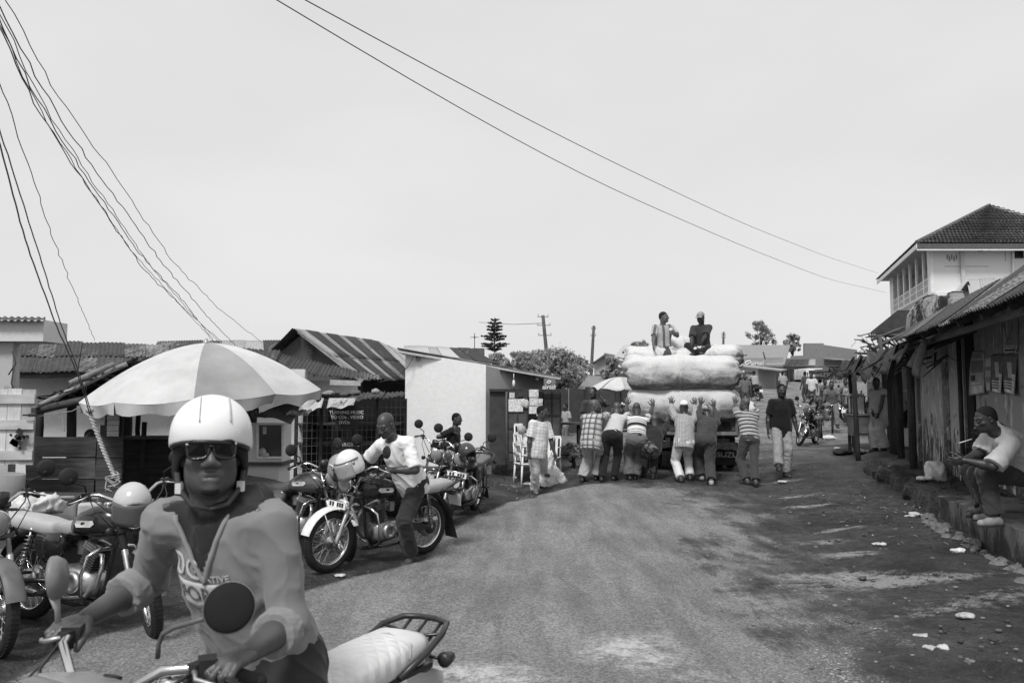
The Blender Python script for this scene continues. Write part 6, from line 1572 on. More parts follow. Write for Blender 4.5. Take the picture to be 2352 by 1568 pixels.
board('doorway', 1690, 867, 1737, 900, d - .05, DARKROOM, r, .1); board('door_leaf', 1704, 868, 1718, 898, d - .15, M(.10, .7), r, .05)
board('sign_band', 1690, 854, 1738, 864, d - .06, M(.6, .8, .1, 3, 0), r, .06); text('SUPER MARKET', .24, M(.06, .8), r, P(1714, 857, d - .12), (1, 0, 0), (0, 0, 1), .01, bold=.01)
board('door_panel', 1783, 853, 1808, 908, d - .3, M(.05, .7), r, .1); board('poster_panel', 1791, 856, 1802, 900, d - .4, M(.6, .8, .2, 6, 0), r, .06)
r = thing('parapet_block', 'grey block with stepped parapet at the end of the street', 'building', (X(1880, 95), 96, 3))
d = 95; m = MB()
m.prism([P(u, v, d) for u, v in ((1796, 900), (1796, 822), (1819, 822), (1819, 817), (1848, 816), (1848, 788), (1892, 788), (1892, 900))], (0, 0, 0), (0, .5, 0)); m.build('wall', FG, r, True)
m = MB(); wall_mb(m, xy(1892, d + .0), xy(1970, d + 10), 2, zpx(792, d), .5); m.build('side_wall', M(.27, .85, .15, 3, .1), r, True)
m = MB(); m.prism([P(1890, 824, d - 3), P(1985, 836, d + 3), P(1985, 832, d + 9), P(1896, 822, d + 3)], (0, 0, 0), (0, 0, .15)); m.build('awning', M(.2, .6), r, True)
for u in (1905, 1921, 1936): board('window', u, 842, u + 8, 866, d - 1 + (u - 1892) * .1, M(.06, .5), r, .1)
r = thing('tin_shack', 'patched tin shack with stone walling below stepped parapet', 'shack', (X(1830, 85), 86, 2.5))
d = 85
sheets(r, P(1795, 839, d), P(1872, 838, d), P(1872, 824, d + 5), P(1808, 826, d + 5), 5, 1, [RUST2, ZINC, RUST], pitch=.3, amp=.03)
m = MB(); wall_mb(m, xy(1800, d + .5), xy(1880, d + 1), 1.8, zpx(840, d), .3); m.build('wall', plaster(.25, .08, .5, scale=1.0), r, True)
for k in range(5): board('plank', 1833, 846 + k * 6, 1862, 851 + k * 6, d + .3, wood(.18 + .03 * (k % 3), .4, 0), r, .08)
for u, c in ((1803, .05), (1824, .5), (1815, .05)): board('hanging_cloth', u, 848, u + 7, 872, d + .1, M(c, .9), r, .1)
r = thing('market_lean_to', 'far lean-to of broken boards right of the parked minivan', 'shack', (X(1900, 80), 80, 2.5))
sheets(r, P(1872, 856, 80), P(1925, 852, 80), P(1925, 838, 84), P(1872, 842, 84), 3, 1, [RUST2, RUST], pitch=.3, amp=.03, jag=.3)
for k in range(5): board('plank', 1898 + k * 5, 856, 1902 + k * 5, 885, 80 + k * .1, wood(.15, .4, 2), r, .08)
# minivan
vd = 82; r = thing('minivan', 'white minivan parked at the head of the street', 'van', on_ground(X(1872, vd), vd), 0)
gzv = float(gz(X(1872, vd), vd)); zt_ = zpx(846, vd) - gzv; wv = X(1893, vd) - X(1850, vd)
MB().loft([[Vector((x * wv / 2 * k1, y, z)) for x, z in ((-1, .35), (1, .35), (1.0, zt_ * .55), (.9, zt_ * .96), (.8, zt_), (-.8, zt_), (-.9, zt_ * .96), (-1, zt_ * .55))] for y, k1 in ((0, .97), (.15, 1), (4.2, 1), (4.4, .9))], 0, False).build('body', M(.75, .3, .1, 3, 0), r, bevel=.06)
MB().box((-.05, -.02, zt_ * .72), (wv * .62, .05, zt_ * .24)).build('rear_window', glass(.05), r); MB().box((wv * .5, 1.2, zt_ * .74), (.05, 1.0, zt_ * .2)).box((wv * .5, 2.6, zt_ * .74), (.05, 1.0, zt_ * .2)).build('side_window', glass(.04), r)
for x in (-.42, .42): MB().box((x * wv, -.03, .9), (.12, .06, .3)).build('tail_light', M(.12, .3), r)
for x in (-.42, .42):
    for y in (.8, 3.5): MB().lathe([(.0, -.1), (.3, -.1), (.33, 0), (.3, .1), (0, .1)], (x * wv, y, .33), (1, 0, 0), 16).build('wheel', RUBBER, r)
MB().box((0, -.08, .5), (wv * .95, .12, .2)).build('bumper', M(.1, .6), r)

# houses and shrubs beyond the sheet fence
r = thing('gable_cottage', 'little gabled house with dark roof edge beyond the bushes', 'house', (X(1385, 60), 60, 1.2))
m = MB(); m.prism([P(u, v, 60) for u, v in ((1368, 860), (1368, 828), (1388, 817), (1412, 829), (1412, 860))], (0, 0, 0), (.3, 4, 0)); m.build('wall', plaster(.42, .2, .2), r, True)
m = MB(); m.prism([P(1362, 832, 59.5), P(1388, 813, 59.5), P(1416, 832, 59.5), P(1388, 817, 59.5)], (0, 0, 0), (.5, 5, 0)); m.prism([P(1388, 813, 59.6), P(1415, 818, 65), P(1420, 832, 63), P(1416, 832, 59.6)], (0, 0, 0), (0, 0, .1)); m.build('roof', M(.15, .7, .3, 3, .1), r, True)
r = thing('hip_roof_house', 'broad pale roofed house rising behind the sacks', 'house', (X(1480, 55), 55, 1))
m = MB(); m.prism([P(1404, 826, 53), P(1560, 830, 53), P(1560, 795, 58), P(1433, 792, 58)], (0, 0, 0), (0, 0, -.1)); m.build('roof', M(.42, .6, .15, 3, .1), r, True)
m = MB(); wall_mb(m, xy(1412, 54), xy(1560, 54), 1, zpx(828, 54), .3); m.build('wall', plaster(.25, .1, .2), r, True)
r = thing('long_tin_house', 'low tin roofed house beside bushes behind the fence', 'house', (X(1370, 40), 40, .8))
m = MB(); m.prism([P(1325, 893, 38), P(1440, 895, 38), P(1440, 868, 43), P(1352, 862, 43)], (0, 0, 0), (0, 0, -.08)); m.build('roof', M(.20, .6, .25, 3, .1), r, True)
m = MB(); wall_mb(m, xy(1330, 38.4), xy(1440, 38.6), .6, zpx(894, 38.5), .2); m.build('wall', plaster(.3, .1, .2), r, True)
def leaf_mat(c):
    t = NT('leaf_%d' % int(c * 1000)); t.col(c).set(.6, 0, .3); tr = t.n('ShaderNodeBsdfTranslucent'); tr.inputs[0].default_value = g3(c * 1.3); mxs = t.n('ShaderNodeMixShader'); mxs.inputs[0].default_value = .42
    o = t.t.nodes['Material Output']; t.l(t.b.outputs[0], mxs.inputs[1]); t.l(tr.outputs[0], mxs.inputs[2]); t.l(mxs.outputs[0], o.inputs[0]); return t.m
LEAF = [leaf_mat(.26), leaf_mat(.36), leaf_mat(.46)]
def crown_mesh(clumps, n, leaf, seed, flat=1.0, out=.6):
    rr = np.random.RandomState(seed); V = []; Fs = []; mi = []; tot = sum(c[3] ** 2 for c in clumps)
    for (cx, cy, cz, rad) in clumps:
        k = max(20, int(n * rad * rad / tot)); d = rr.normal(size=(k, 3)); d /= np.linalg.norm(d, axis=1)[:, None]; q = rad * np.abs(rr.normal(0, .62, k))
        p = d * q[:, None] * np.array((1, 1, flat)) + np.array((cx, cy, cz)); p += fbm(p * 1.2 / max(rad, .3), seed, 2)[:, None] * .12 * rad
        nn = d * 1.0 + rr.normal(size=(k, 3)) * .45 + np.array((0, 0, .25)); a = np.cross(nn, rr.normal(size=(k, 3))); a /= np.linalg.norm(a, axis=1)[:, None] + 1e-6; b = np.cross(nn, a); b /= np.linalg.norm(b, axis=1)[:, None] + 1e-6
        s_ = leaf * rr.uniform(.6, 1.4, k)[:, None]; i0 = sum(len(x) for x in V)
        quad = np.stack([p - a * s_, p + b * s_ * .5, p + a * s_, p - b * s_ * .5], 1); V.append(quad.reshape(-1, 3)); Fs.append(i0 + np.arange(k * 4).reshape(-1, 4)); sh = rr.choice(3, k, p=(.45, .35, .2)); mi.append(sh)
    me = np_mesh('crown', np.concatenate(V), np.concatenate(Fs), False); me.polygons.foreach_set('material_index', np.concatenate(mi).astype(np.int32)); return me
def tree(label, u, d, vt, vb, w, seed, n=7000, leaf=.10, group='trees beyond the roofs', name='tree', sparse=False, mats=None, kind='round', cat='tree'):
    """crown from picture rows vt to vb, w wide in picture units"""
    x = X(u, d); g = on_ground(x, d, -.1); top = zpx(vt, d) - g.z; bot = max(.3, zpx(vb, d) - g.z); W_ = w / F * d; o = thing(name, label, cat, g, 0, group); rr = random.Random(seed)
    cl = []; h = top - bot
    for i in range(64 if not sparse else 44):
        a = rr.uniform(0, 6.28); zz = rr.uniform(0, 1); q = W_ / 2 * (1 - abs(zz - .4) * 1.1) * rr.uniform(.15, 1.0); rad = rr.uniform(.05, .12) * min(W_, h * 1.3) * (1 if not sparse else .8)
        cl.append((q * math.cos(a), q * math.sin(a), min(max(bot + h * zz, bot + rad * .6), top - rad * .85), rad))
    me = crown_mesh(cl, n, leaf, seed); link('crown', me, o, mats or LEAF[:3])
    m = MB(); m.tube([(0, 0, 0), (.05, 0, bot * .6), (0, .05, bot + h * .5)], [W_ * .03 + .04, W_ * .024 + .03, .03], 7)
    for c in cl[::2]: m.tube([(0, 0, bot * .7 + h * .1), (c[0] * .5, c[1] * .5, (bot + c[2]) / 2), c[:3]], [.035 + W_ * .006, .025, .01], 4)
    m.build('trunk', M(.06, .9, .4, 9, .3), o); return o
tree('wide bushy tree right behind the whitewashed shop roof', 1195, 36, 808, 870, 120, 1, 5500)
tree('tall leafy tree where the leaning power pole stands', 1285, 38, 800, 892, 120, 2, 6000)
tree('small dark bush tree above the tattered umbrella', 1405, 42, 822, 878, 58, 3, 3000)
tree('leafy shrub spreading over the pale hip roof', 1470, 50, 785, 822, 80, 4, 3200)
tree('bare topped bushy tree below the conifer', 1140, 45, 812, 850, 60, 5, 3000)
tree('broad pale leafed tree spreading over the shop roof end', 1240, 40, 806, 880, 150, 11, 7500)
tree('rounded leafy tree beside the leaning power pole', 1325, 44, 818, 890, 90, 12, 4500)
tree('lacy tall tree above the grey shop roof', 1748, 105, 737, 800, 74, 6, 2600, .20, sparse=True)
tree('thin airy tree beside stepped parapet', 1822, 110, 768, 806, 50, 7, 900, .28, sparse=True)
tree('low scrubby bush on the bank by the plaid shirt man', 1312, 17.2, 1016, 1058, 70, 8, 1800, .05, None, 'bush', mats=None, cat='bush')
# the tiered conifer
d = 70; x = X(1136, d); g = on_ground(x, d, -.2); o = thing('conifer_tree', 'dark tiered conifer standing alone against the sky', 'tree', g, 0, 'trees beyond the roofs'); rr = random.Random(3); cl = []
br = MB(); topz = zpx(729, d) - g.z
for ti, (v, w) in enumerate(((734, 9), (742, 14), (750, 20), (757, 17), (766, 14), (772, 28), (779, 24), (790, 32), (795, 28), (802, 16))):
    z = zpx(v, d) - g.z
    for k in range(10 if w > 12 else 5):
        a = k * 2 * PI / (10 if w > 12 else 5) + ti; R_ = w / F * d * rr.uniform(.8, 1.08); br.tube([(0, 0, z - .25), (R_ * math.cos(a), R_ * math.sin(a), z)], .03, 4)
        for q in (.55, .8, 1): cl.append((R_ * q * math.cos(a), R_ * q * math.sin(a), z - .1 + .1 * q, rr.uniform(.07, .13)))
link('crown', crown_mesh(cl, 1700, .09, 9, .35), o, [M(.03, .8), M(.045, .8), M(.06, .8)]); br.tube([(0, 0, 0), (0, 0, topz)], [.14, .03], 6).build('trunk', M(.05, .9), o)
# poles
def utility_pole(label, u0, v0, u1, v1, d, arms, lean=None, rad=.12):
    a = P(u1, v1, d); a.z = float(gz(a.x, a.y)) - .2; b = P(u0, v0, d); a.x = b.x + (P(u1, v1, d).x - b.x) * (b.z - a.z) / (b.z - P(u1, v1, d).z); o = thing('power_pole', label, 'power pole', a, 0, 'wooden power poles'); h = b - a
    m = MB(); pole(m, (0, 0, 0), h, rad, rad * .75, 8, .005); m.build('pole', M(.10, .9, .4, 9, .3), o)
    for f_, w_ in arms:
        p = h * f_; MB().box(p, (w_, .03, .035)).build('crossarm', M(.10, .9), o)
        for s_ in (-.45, .45): MB().lathe([(.015, -.02), (.022, .02), (.015, .05), (.02, .07), (0, .08)], p + Vector((w_ * s_, 0, .06)), (0, 0, 1), 8).build('insulator', M(.15, .4), o)
    return o
utility_pole('tall power pole leaning over the leafy tree', 1247, 724, 1262, 880, 44, ((.985, .6), (.90, .75), (.80, .75)))
utility_pole('thin power pole left of the sacks leaning slightly', 1364, 748, 1357, 870, 52, ((.96, .3), (.88, .35)))
utility_pole('short power pole rising just right of the cap wearer', 1662, 762, 1661, 830, 68, ((.95, .4), (.9, .4)))
# ------------------------------------------------------------------ the loaded truck
TY = 16.3; TA = -R(13); tx = X(1574, TY); tg = float(gz(tx, TY + 1.2))
r = thing('flatbed_truck', 'old flatbed truck stacked with sacks being pushed from behind', 'truck', (tx, TY, tg), TA)
TW = 1.02; T = mw(r)
def tp(x, y, z): return T @ Vector((x, y, z))
BODYM = M(.20, .6, .35, 6, .2); PANELM = M(.46, .6, .3, 5, .15); BD = M(.035, .7, .5, 8, .2); RAILM = M(.25, .55, .3, 8, .1, .3)
bz = .74
MB().box((0, 2.3, bz), (TW * 2, 4.6, .09)).build('bed', OLDWOOD, r)
tgz = 1.36
o = link('tailgate', MB().box((0, -.02, (bz + tgz) / 2 + .03), (TW * 2 - .1, .03, tgz - bz - .04)).mesh('tailgate'), r, OLDWOOD2)
MB().box((-.32, -.045, (bz + tgz) / 2 + .03), (1.2, .02, tgz - bz - .10)).build('panel', PANELM, o)
for z in (bz + .03, tgz): MB().box((0, -.05, z), (TW * 2, .07, .07)).build('rail', RAILM, o)
for x in (-TW + .03, .36, TW - .03): MB().box((x, -.052, (bz + tgz) / 2 + .015), (.05, .066, tgz - bz - .07)).build('stile', RAILM, o)
for k in range(4): MB().beam((.42 + .13 * k, -.046, tgz - .08), (.56 + .13 * k, -.046, bz + .09), .10, .012, (0, 1, 0)).build('plank', [wood(.06), wood(.10)][k % 2], o)
for s_ in (-1, 1):
    for k in range(3): MB().box((s_ * (TW - .0), 2.3, bz + .16 + .2 * k), (.03, 4.5, .17)).build('side_board', OLDWOOD, r)
    for y in (.1, 1.6, 3.1, 4.5): MB().box((s_ * (TW + .02), y, bz + .35), (.05, .06, .75)).build('stake', RAILM, r)
    MB().box((s_ * .36, 2.8, .58), (.09, 6.2, .18)).build('chassis_rail', DARKIRON, r)
    MB().box((s_ * .80, .52, .32), (.52, .02, .46)).build('mudflap', BD, r)
    MB().tube([(s_ * .78, .45, .62), (s_ * .78, .9, .74), (s_ * .78, 1.6, .74)], .03, 6).build('fender_stay', DARKIRON, r)
    MB().box((s_ * .74, .1, .60), (.22, .05, .12)).build('tail_light', M(.10, .3, .3, 20, .1), r)
    for q in (-.125, .125):
        w = MB().lathe([(.20, -.07), (.22, -.09), (.37, -.095), (.395, -.07), (.40, 0), (.395, .07), (.37, .095), (.22, .09), (.20, .07)], (s_ * (.77 + q), 1.05, .40), (1, 0, 0), 28, closed=True).build('tyre', RUBBER, r)
        MB().lathe([(0, -.02), (.10, -.03), (.19, -.06), (.21, .0), (0, .0)], (s_ * (.77 + q), 1.05, .40), (s_, 0, 0), 18).build('rim', M(.2, .6, .3, 9, .1, .3), w)
    w = MB().lathe([(.20, -.07), (.37, -.10), (.40, 0), (.37, .10), (.20, .07)], (s_ * .85, 5.4, .40), (1, 0, 0), 24, closed=True).build('tyre', RUBBER, r)
MB().tube([(-.9, 1.05, .40), (.9, 1.05, .40)], .07, 8).ball((0, 1.05, .40), (.18, .2, .18), 12).build('axle', DARKIRON, r)
MB().box((0, .06, .52), (2.0, .07, .14)).build('bumper', DARKIRON, r)
MB().box((.0, .3, .62), (1.9, .05, .05)).build('cross_member', DARKIRON, r)
MB().box((0, 5.5, 1.15), (1.9, 1.5, 1.5), None, 0, .92).build('cab', BODYM, r, bevel=.08)
MB().box((0, 4.74, 1.55), (1.4, .02, .45)).build('rear_window', glass(.04), r)
text('ISUZU', .15, M(.62, .7, .25, 20, 0), r, tp(.80, .507, .30), T.to_3x3() @ Vector((1, 0, 0)), (0, 0, 1), .003, bold=.012, wx=1.15)
text('ISUZU', .15, M(.62, .7, .25, 20, 0), r, tp(-.80, .507, .30), T.to_3x3() @ Vector((1, 0, 0)), (0, 0, 1), .003, bold=.012, wx=1.15)
text('JOY', .10, M(.62, .7, .25, 20, 0), r, tp(.74, .507, .50), T.to_3x3() @ Vector((1, 0, 0)), (0, 0, 1), .003, bold=.012, wx=1.2)
m = MB(); m.add([tp(.70, .505, .41), tp(.86, .505, .41), tp(.83, .505, .46), tp(.76, .505, .455)], [(0, 1, 2, 3)]); m.add([tp(.92, .505, .41), tp(1.02, .505, .41), tp(.97, .505, .50)], [(0, 1, 2)]); m.build('mudflap_emblem', M(.6, .7, .2, 20, 0), r, True)

SACKS = {}
def sack_material(k):
    t = NT('woven_sack_%d' % k); v = t.coord(); n = t.noise(t.coord(scale=(1, 1, 2)), 2.6 + k * .2, 8, .7, .5); n2 = t.noise(v, 22, 4)
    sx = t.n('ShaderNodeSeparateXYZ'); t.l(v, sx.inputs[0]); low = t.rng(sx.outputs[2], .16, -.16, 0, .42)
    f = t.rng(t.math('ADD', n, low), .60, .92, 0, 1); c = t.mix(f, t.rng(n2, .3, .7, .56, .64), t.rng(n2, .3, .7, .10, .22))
    wv = t.n('ShaderNodeTexWave', i_Scale=120.0); t.l(v, wv.inputs['Vector']); t.col(c); t.set(.75, 0, .3)
    t.bump(t.math('ADD', n2, t.math('MULTIPLY', wv.outputs['Fac'], .15)), .3, .01); return t.m
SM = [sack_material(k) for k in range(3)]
def sack(label, c, L_, D_, H, rz, seed, flat=2.4, droop=.0, mt=None, tilt=0):
    """long woven sack; c its centre in the place"""
    o = thing('grain_sack', label, 'sack', c, rz, 'woven sacks loaded on the truck', ry=tilt); n1, n2 = 56, 36; V = []
    for i in range(n1 + 1):
        t = i / n1 * 2 - 1; e = (1 - abs(t) ** 7) ** .5 if abs(t) < 1 else 0; e = max(e, .05)
        for j in range(n2):
            a = 2 * PI * j / n2; ca, sa = math.cos(a), math.sin(a); y = D_ / 2 * abs(ca) ** (2 / flat) * (1 if ca > 0 else -1) * (e * .75 + .25 if abs(t) < .97 else e); z = H / 2 * abs(sa) ** (2 / flat) * (1 if sa > 0 else -1) * (.35 * e + .65 * (1 - abs(t) ** 16) ** .5)
            V.append((t * L_ / 2 * (1 - .04 * abs(sa)), y, z - droop * t * t))
    V = np.array(V); Q = [(i * n2 + j, i * n2 + (j + 1) % n2, (i + 1) * n2 + (j + 1) % n2, (i + 1) * n2 + j) for i in range(n1) for j in range(n2)]
    Q = np.array(Q)[:, ::-1]; N = vnormals(V, Q); e = np.abs(V[:, 0]) / (L_ / 2); ang = np.arctan2(V[:, 2], V[:, 1])
    pucker = smooth(.5, .98, e) * (np.sin(ang * 11 + seed) * .026 + np.sin(ang * 17 + seed * 2) * .014)
    waist = -.03 * np.exp(-(V[:, 0] / .035) ** 2) - .02 * np.exp(-((V[:, 0] - .1) / .2) ** 2)
    V = V + N * (fbm(V * 2.2, seed, 3) * .045 + fbm(V * np.array((6, 9, 9)), seed + 4, 3) * .012 - .05 * np.clip(.35 - np.abs(vnoise(V * np.array((1.3, 5, 5)), seed + 7)) * 3, 0, 1) + pucker + waist)[:, None]
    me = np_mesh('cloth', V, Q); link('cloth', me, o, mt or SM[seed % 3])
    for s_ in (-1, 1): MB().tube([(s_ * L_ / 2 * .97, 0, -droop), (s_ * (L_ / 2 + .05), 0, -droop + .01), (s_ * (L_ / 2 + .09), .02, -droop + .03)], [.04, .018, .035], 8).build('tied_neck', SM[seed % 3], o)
    pts = [(.0 + .006 * math.sin(i * 3), -D_ / 2 * abs(math.cos(a)) ** (2 / flat) * 1.0 - .0, H / 2 * abs(math.sin(a)) ** (2 / flat) * (1 if a > 0 else -1)) for i, a in enumerate(np.linspace(-1.1, 1.5, 14))]
    MB().tube(pts, .010, 5).build('stitched_rope', DARKROPE, o); return o
def sp(u, v, y): p = P(u, v, y); return p
sy = TY + .22
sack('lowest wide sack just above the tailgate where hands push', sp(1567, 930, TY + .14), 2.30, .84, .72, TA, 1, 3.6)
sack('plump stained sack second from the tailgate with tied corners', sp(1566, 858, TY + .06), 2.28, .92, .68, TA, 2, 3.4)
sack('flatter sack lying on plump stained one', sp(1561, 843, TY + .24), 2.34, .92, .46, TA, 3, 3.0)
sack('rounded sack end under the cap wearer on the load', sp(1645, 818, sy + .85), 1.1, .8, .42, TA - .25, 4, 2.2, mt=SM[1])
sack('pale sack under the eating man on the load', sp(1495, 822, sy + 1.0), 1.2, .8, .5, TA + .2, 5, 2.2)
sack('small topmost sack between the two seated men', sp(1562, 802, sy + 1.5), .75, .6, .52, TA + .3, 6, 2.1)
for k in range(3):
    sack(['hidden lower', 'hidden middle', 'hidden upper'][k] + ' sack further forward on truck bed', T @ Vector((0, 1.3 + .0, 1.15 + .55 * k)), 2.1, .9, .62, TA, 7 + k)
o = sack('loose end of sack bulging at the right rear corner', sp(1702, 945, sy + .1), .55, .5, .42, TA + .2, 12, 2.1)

# ------------------------------------------------------------------ people: targets are given as picture points at a distance
def who(label, uv, d, rz, top, bottom, H=1.72, z=None, pel=None, neck=None, hands=None, feet=None, **k):
    base = P(uv[0], uv[1], d); base.z = float(gz(base.x, base.y)) + .0 if z is None else z
    rot = Matrix.Rotation(-R(rz), 3, 'Z')
    def loc(p): return np.array(rot @ ((p if isinstance(p, Vector) else P(*p)) - base))
    p = dict(H=H); s = H / 1.75
    kw = {q: k.pop(q) for q in list(k) if q in ('skin_c', 'res', 'group', 'shoes', 'hair', 'hat', 'detail', 'seed')}
    if pel is not None: p['pelvis'] = loc(pel)
    else: p['pelvis'] = np.array((0, 0, .90 * s))
    if neck is not None:
        v = loc(neck) - p['pelvis']; p['lean'] = math.degrees(math.atan2(v[1], v[2])) - k.get('curl', 6) * .5; p['side'] = math.degrees(math.atan2(v[0], v[2]))
    for q, t in (hands or {}).items(): p['hand' + q] = loc(t)
    for q, t in (feet or {}).items():
        t = t if isinstance(t, Vector) else (G(*t) if len(t) == 2 else P(*t)); p['foot' + q] = loc(t)
    for q in ('elbowR', 'elbowL', 'kneeR', 'kneeL', 'toeR', 'toeL'):
        if q in k and isinstance(k[q], str):
            w = {'left': (-1, 0, 0), 'right': (1, 0, 0), 'cam': (0, -1, 0), 'away': (0, 1, 0), 'up': (0, 0, 1), 'down': (0, 0, -1)}[k[q]]; k[q] = tuple(rot @ Vector(w))
    for q in ('gripR', 'gripL'):
        if q in k:
            g = dict(k[q])
            for a in ('d', 'n'):
                if a in g: g[a] = np.array(rot @ Vector(g[a]))
            k[q] = g
    p.update(k)
    return person(label, base, R(rz), p, top, bottom, **kw)
PUSH = dict(n=(0, 1, 0), d=(0, .15, 1), curl=.12, spread=.2)
GP = 'men pushing the loaded truck'
hy = TY - .42
denim = cloth(.055); denim2 = cloth(.13); kh = cloth(.36); wh = cloth(.74); blk = cloth(.022)
who('person in plaid shirt and baggy pale trousers standing beside the truck pushers', (1350, 1108), 15.0, -32, dict(mat=cloth(.50, 'plaid', .05, .105), collar=1, hem=.14, loose=.03, flare=.02, sleeve=.85, cuff=.035), dict(mat=kh, loose=.034, bell=.03, cre=.014), 1.74, pel=(1357, 1015, 15.0), neck=(1364, 950, 15.15), hands=dict(R=(1412, 945, 15.6), L=(1398, 950, 15.7)), feet=dict(R=(1370, 1104), L=(1338, 1108)), yaw=-70, skin_c=.075, hair=None, shoes=('shoe', .02), gripR=dict(curl=.4), gripL=dict(curl=.4), group=GP, seed=3)
who('person in light shirt and black trousers bending into the truck push', (1395, 1106), 14.95, -18, dict(mat=cloth(.50), hem=.05, loose=.022, sleeve=.8), dict(mat=blk, loose=.024, waist=.12, belt=.12), 1.72, pel=(1406, 1000, 15.0), neck=(1420, 935, 15.55), hands=dict(R=(1470, 950, 15.95), L=(1440, 942, 15.95)), feet=dict(R=(1410, 1104), L=(1382, 1107)), pitch=-25, skin_c=.075, hair=None, shoes=('shoe', .02), group=GP, seed=4)
who('person in bold striped jersey and grey jeans pushing at sack corner', (1452, 1103), 15.0, -6, dict(mat=cloth(.66, 'stripe3', .03, .24), hem=.02, loose=.022, sleeve=.75), dict(mat=denim2, loose=.034, bell=.03, cre=.013), 1.74, pel=(1462, 1010, 15.0), neck=(1463, 936, 15.45), hands=dict(R=(1506, 919, hy), L=(1440, 921, hy)), feet=dict(R=(1458, 1102), L=(1446, 1103)), pitch=-20, skin_c=.055, gripR=PUSH, gripL=PUSH, elbowR=(1, 0, -.6), elbowL=(-1, 0, -.6), hair=None, shoes=('shoe', .025), group=GP, seed=5)
who('person in dark jacket and camouflage trousers crouching low to push', (1490, 1103), 14.95, 4, dict(mat=cloth(.024), hem=.05, loose=.03, sleeve=1.85, cre=.012), dict(mat=cloth(.16, 'patch', .03, 9.0, None, .5), loose=.03, end=.86), 1.64, pel=(1497, 1030, 14.95), neck=(1508, 962, 15.4), hands=dict(R=(1543, 945, hy + .2), L=(1480, 945, hy + .2)), feet=dict(R=(1500, 1102), L=(1478, 1098)), pitch=-15, skin_c=.075, gripR=PUSH, gripL=PUSH, elbowR=(1, 0, -.6), hair=None, shoes=('shoe', .02), group=GP, seed=6)
who('person in white cap and checked shirt pushing with both arms high', (1573, 1106), 14.95, 2, dict(mat=cloth(.52, 'check', .12, .026, None, .5), hem=.14, loose=.024, flare=.01, sleeve=1.85), dict(mat=cloth(.66), loose=.022, bell=.012), 1.76, pel=(1572, 1015, 15.0), neck=(1572, 938, 15.3), hands=dict(R=(1597, 912, hy), L=(1538, 915, hy)), feet=dict(R=(1585, 1104), L=(1564, 1109)), skin_c=.05, gripR=PUSH, gripL=PUSH, elbowR=(1, .2, -.5), elbowL=(-1, .2, -.5), hat='skullcap', hatmat=M(.72, .8, .1, 9, .1), hair=None, shoes=('shoe', .03), group=GP, seed=7)
who('person with patterned head scarf and dark shirt pushing with raised arms', (1622, 1108), 14.9, 2, dict(mat=cloth(.055), hem=.02, loose=.03, sleeve=.75, cre=.012), dict(mat=cloth(.05), loose=.032, bell=.01, belt=.4, cre=.012), 1.74, pel=(1622, 1012, 14.95), neck=(1626, 948, 15.35), hands=dict(R=(1637, 915, hy), L=(1612, 913, hy)), feet=dict(R=(1634, 1115), L=(1611, 1103)), pitch=-35, skin_c=.045, gripR=PUSH, gripL=PUSH, elbowR=(1, 0, 0), elbowL=(-1, 0, 0), hat='scarf', hatmat=cloth(.35, 'patch', .08, 16., None, .5), hair=None, shoes=('shoe', .30), group=GP, seed=8)
who('person in thin striped shirt and dark jeans pushing at truck corner', (1726, 1117), 14.8, 12, dict(mat=cloth(.48, 'stripe', .05, .075, .2, .45), hem=.08, loose=.026, sleeve=.85), dict(mat=denim, loose=.02, belt=.25), 1.76, pel=(1722, 1008, 14.9), neck=(1712, 935, 15.2), hands=dict(R=(1702, 1000, 15.8), L=(1686, 915, hy - .1)), feet=dict(R=(1736, 1117), L=(1716, 1113)), yaw=15, skin_c=.075, gripL=PUSH, elbowL=(-1, -.3, -.4), hair=None, shoes=('shoe', .05), group=GP, seed=9)
who('person in black T-shirt walking toward the street away from truck', (1797, 1105), 15.4, 178, dict(mat=cloth(.014), hem=.17, loose=.028, flare=.014, sleeve=.8, cuff=.02), dict(mat=cloth(.28), loose=.024, bell=.012, cre=.013), 1.80, shoulder=.165, feet=dict(R=(1790, 1108), L=(1805, 1096)), pitch=-8, skin_c=.035, hair=.01, shoes=('shoe', .05), res=.013, seed=10)
who('person in white checked shirt striding past the metal doors', (1228, 1134), 14.6, 205, dict(mat=cloth(.74, 'check', .45, .06, None, .3), collar=1, hem=.15, loose=.026, flare=.015, sleeve=.9, cuff=.035), dict(mat=cloth(.66), loose=.028, bell=.016, cre=.013), 1.72, pel=(1233, 1033, 14.7), neck=(1243, 958, 14.7), feet=dict(R=(1228, 1134), L=(1250, 1112)), hands=dict(R=(1213, 1048, 14.5), L=(1276, 1050, 14.75)), yaw=55, pitch=-4, twist=12, skin_c=.055, hair=.012, shoes=('shoe', .16), elbowR=(.5, -1, 0), elbowL=(-.6, -1, 0), gripR=dict(curl=1.0), res=.013, seed=11)
who('person holding phone to ear behind plaid shirt man', (1362, 1055), 17.4, 190, dict(mat=cloth(.06), hem=.1, loose=.02), dict(mat=denim), 1.74, hands=dict(L=(1377, 909, 17.15)), gripL=dict(d=(-.1, 0, 1), n=(-1, 0, 0), curl=.5), elbowL=(-1, .5, -1), yaw=-40, skin_c=.06, hair=.012, seed=12)
who('person in dark T-shirt holding cup by whitewashed wall', (1040, 1075), 14.6, -105, dict(mat=cloth(.02), hem=.08, loose=.022, sleeve=.8), dict(mat=cloth(.55)), 1.58, z=-.10, hands=dict(R=(1036, 1000, 14.45), L=(1047, 998, 14.4)), elbowL=(0, -.4, -1), gripL=dict(curl=.9), yaw=-5, pitch=-5, skin_c=.05, hair=.01, seed=13)
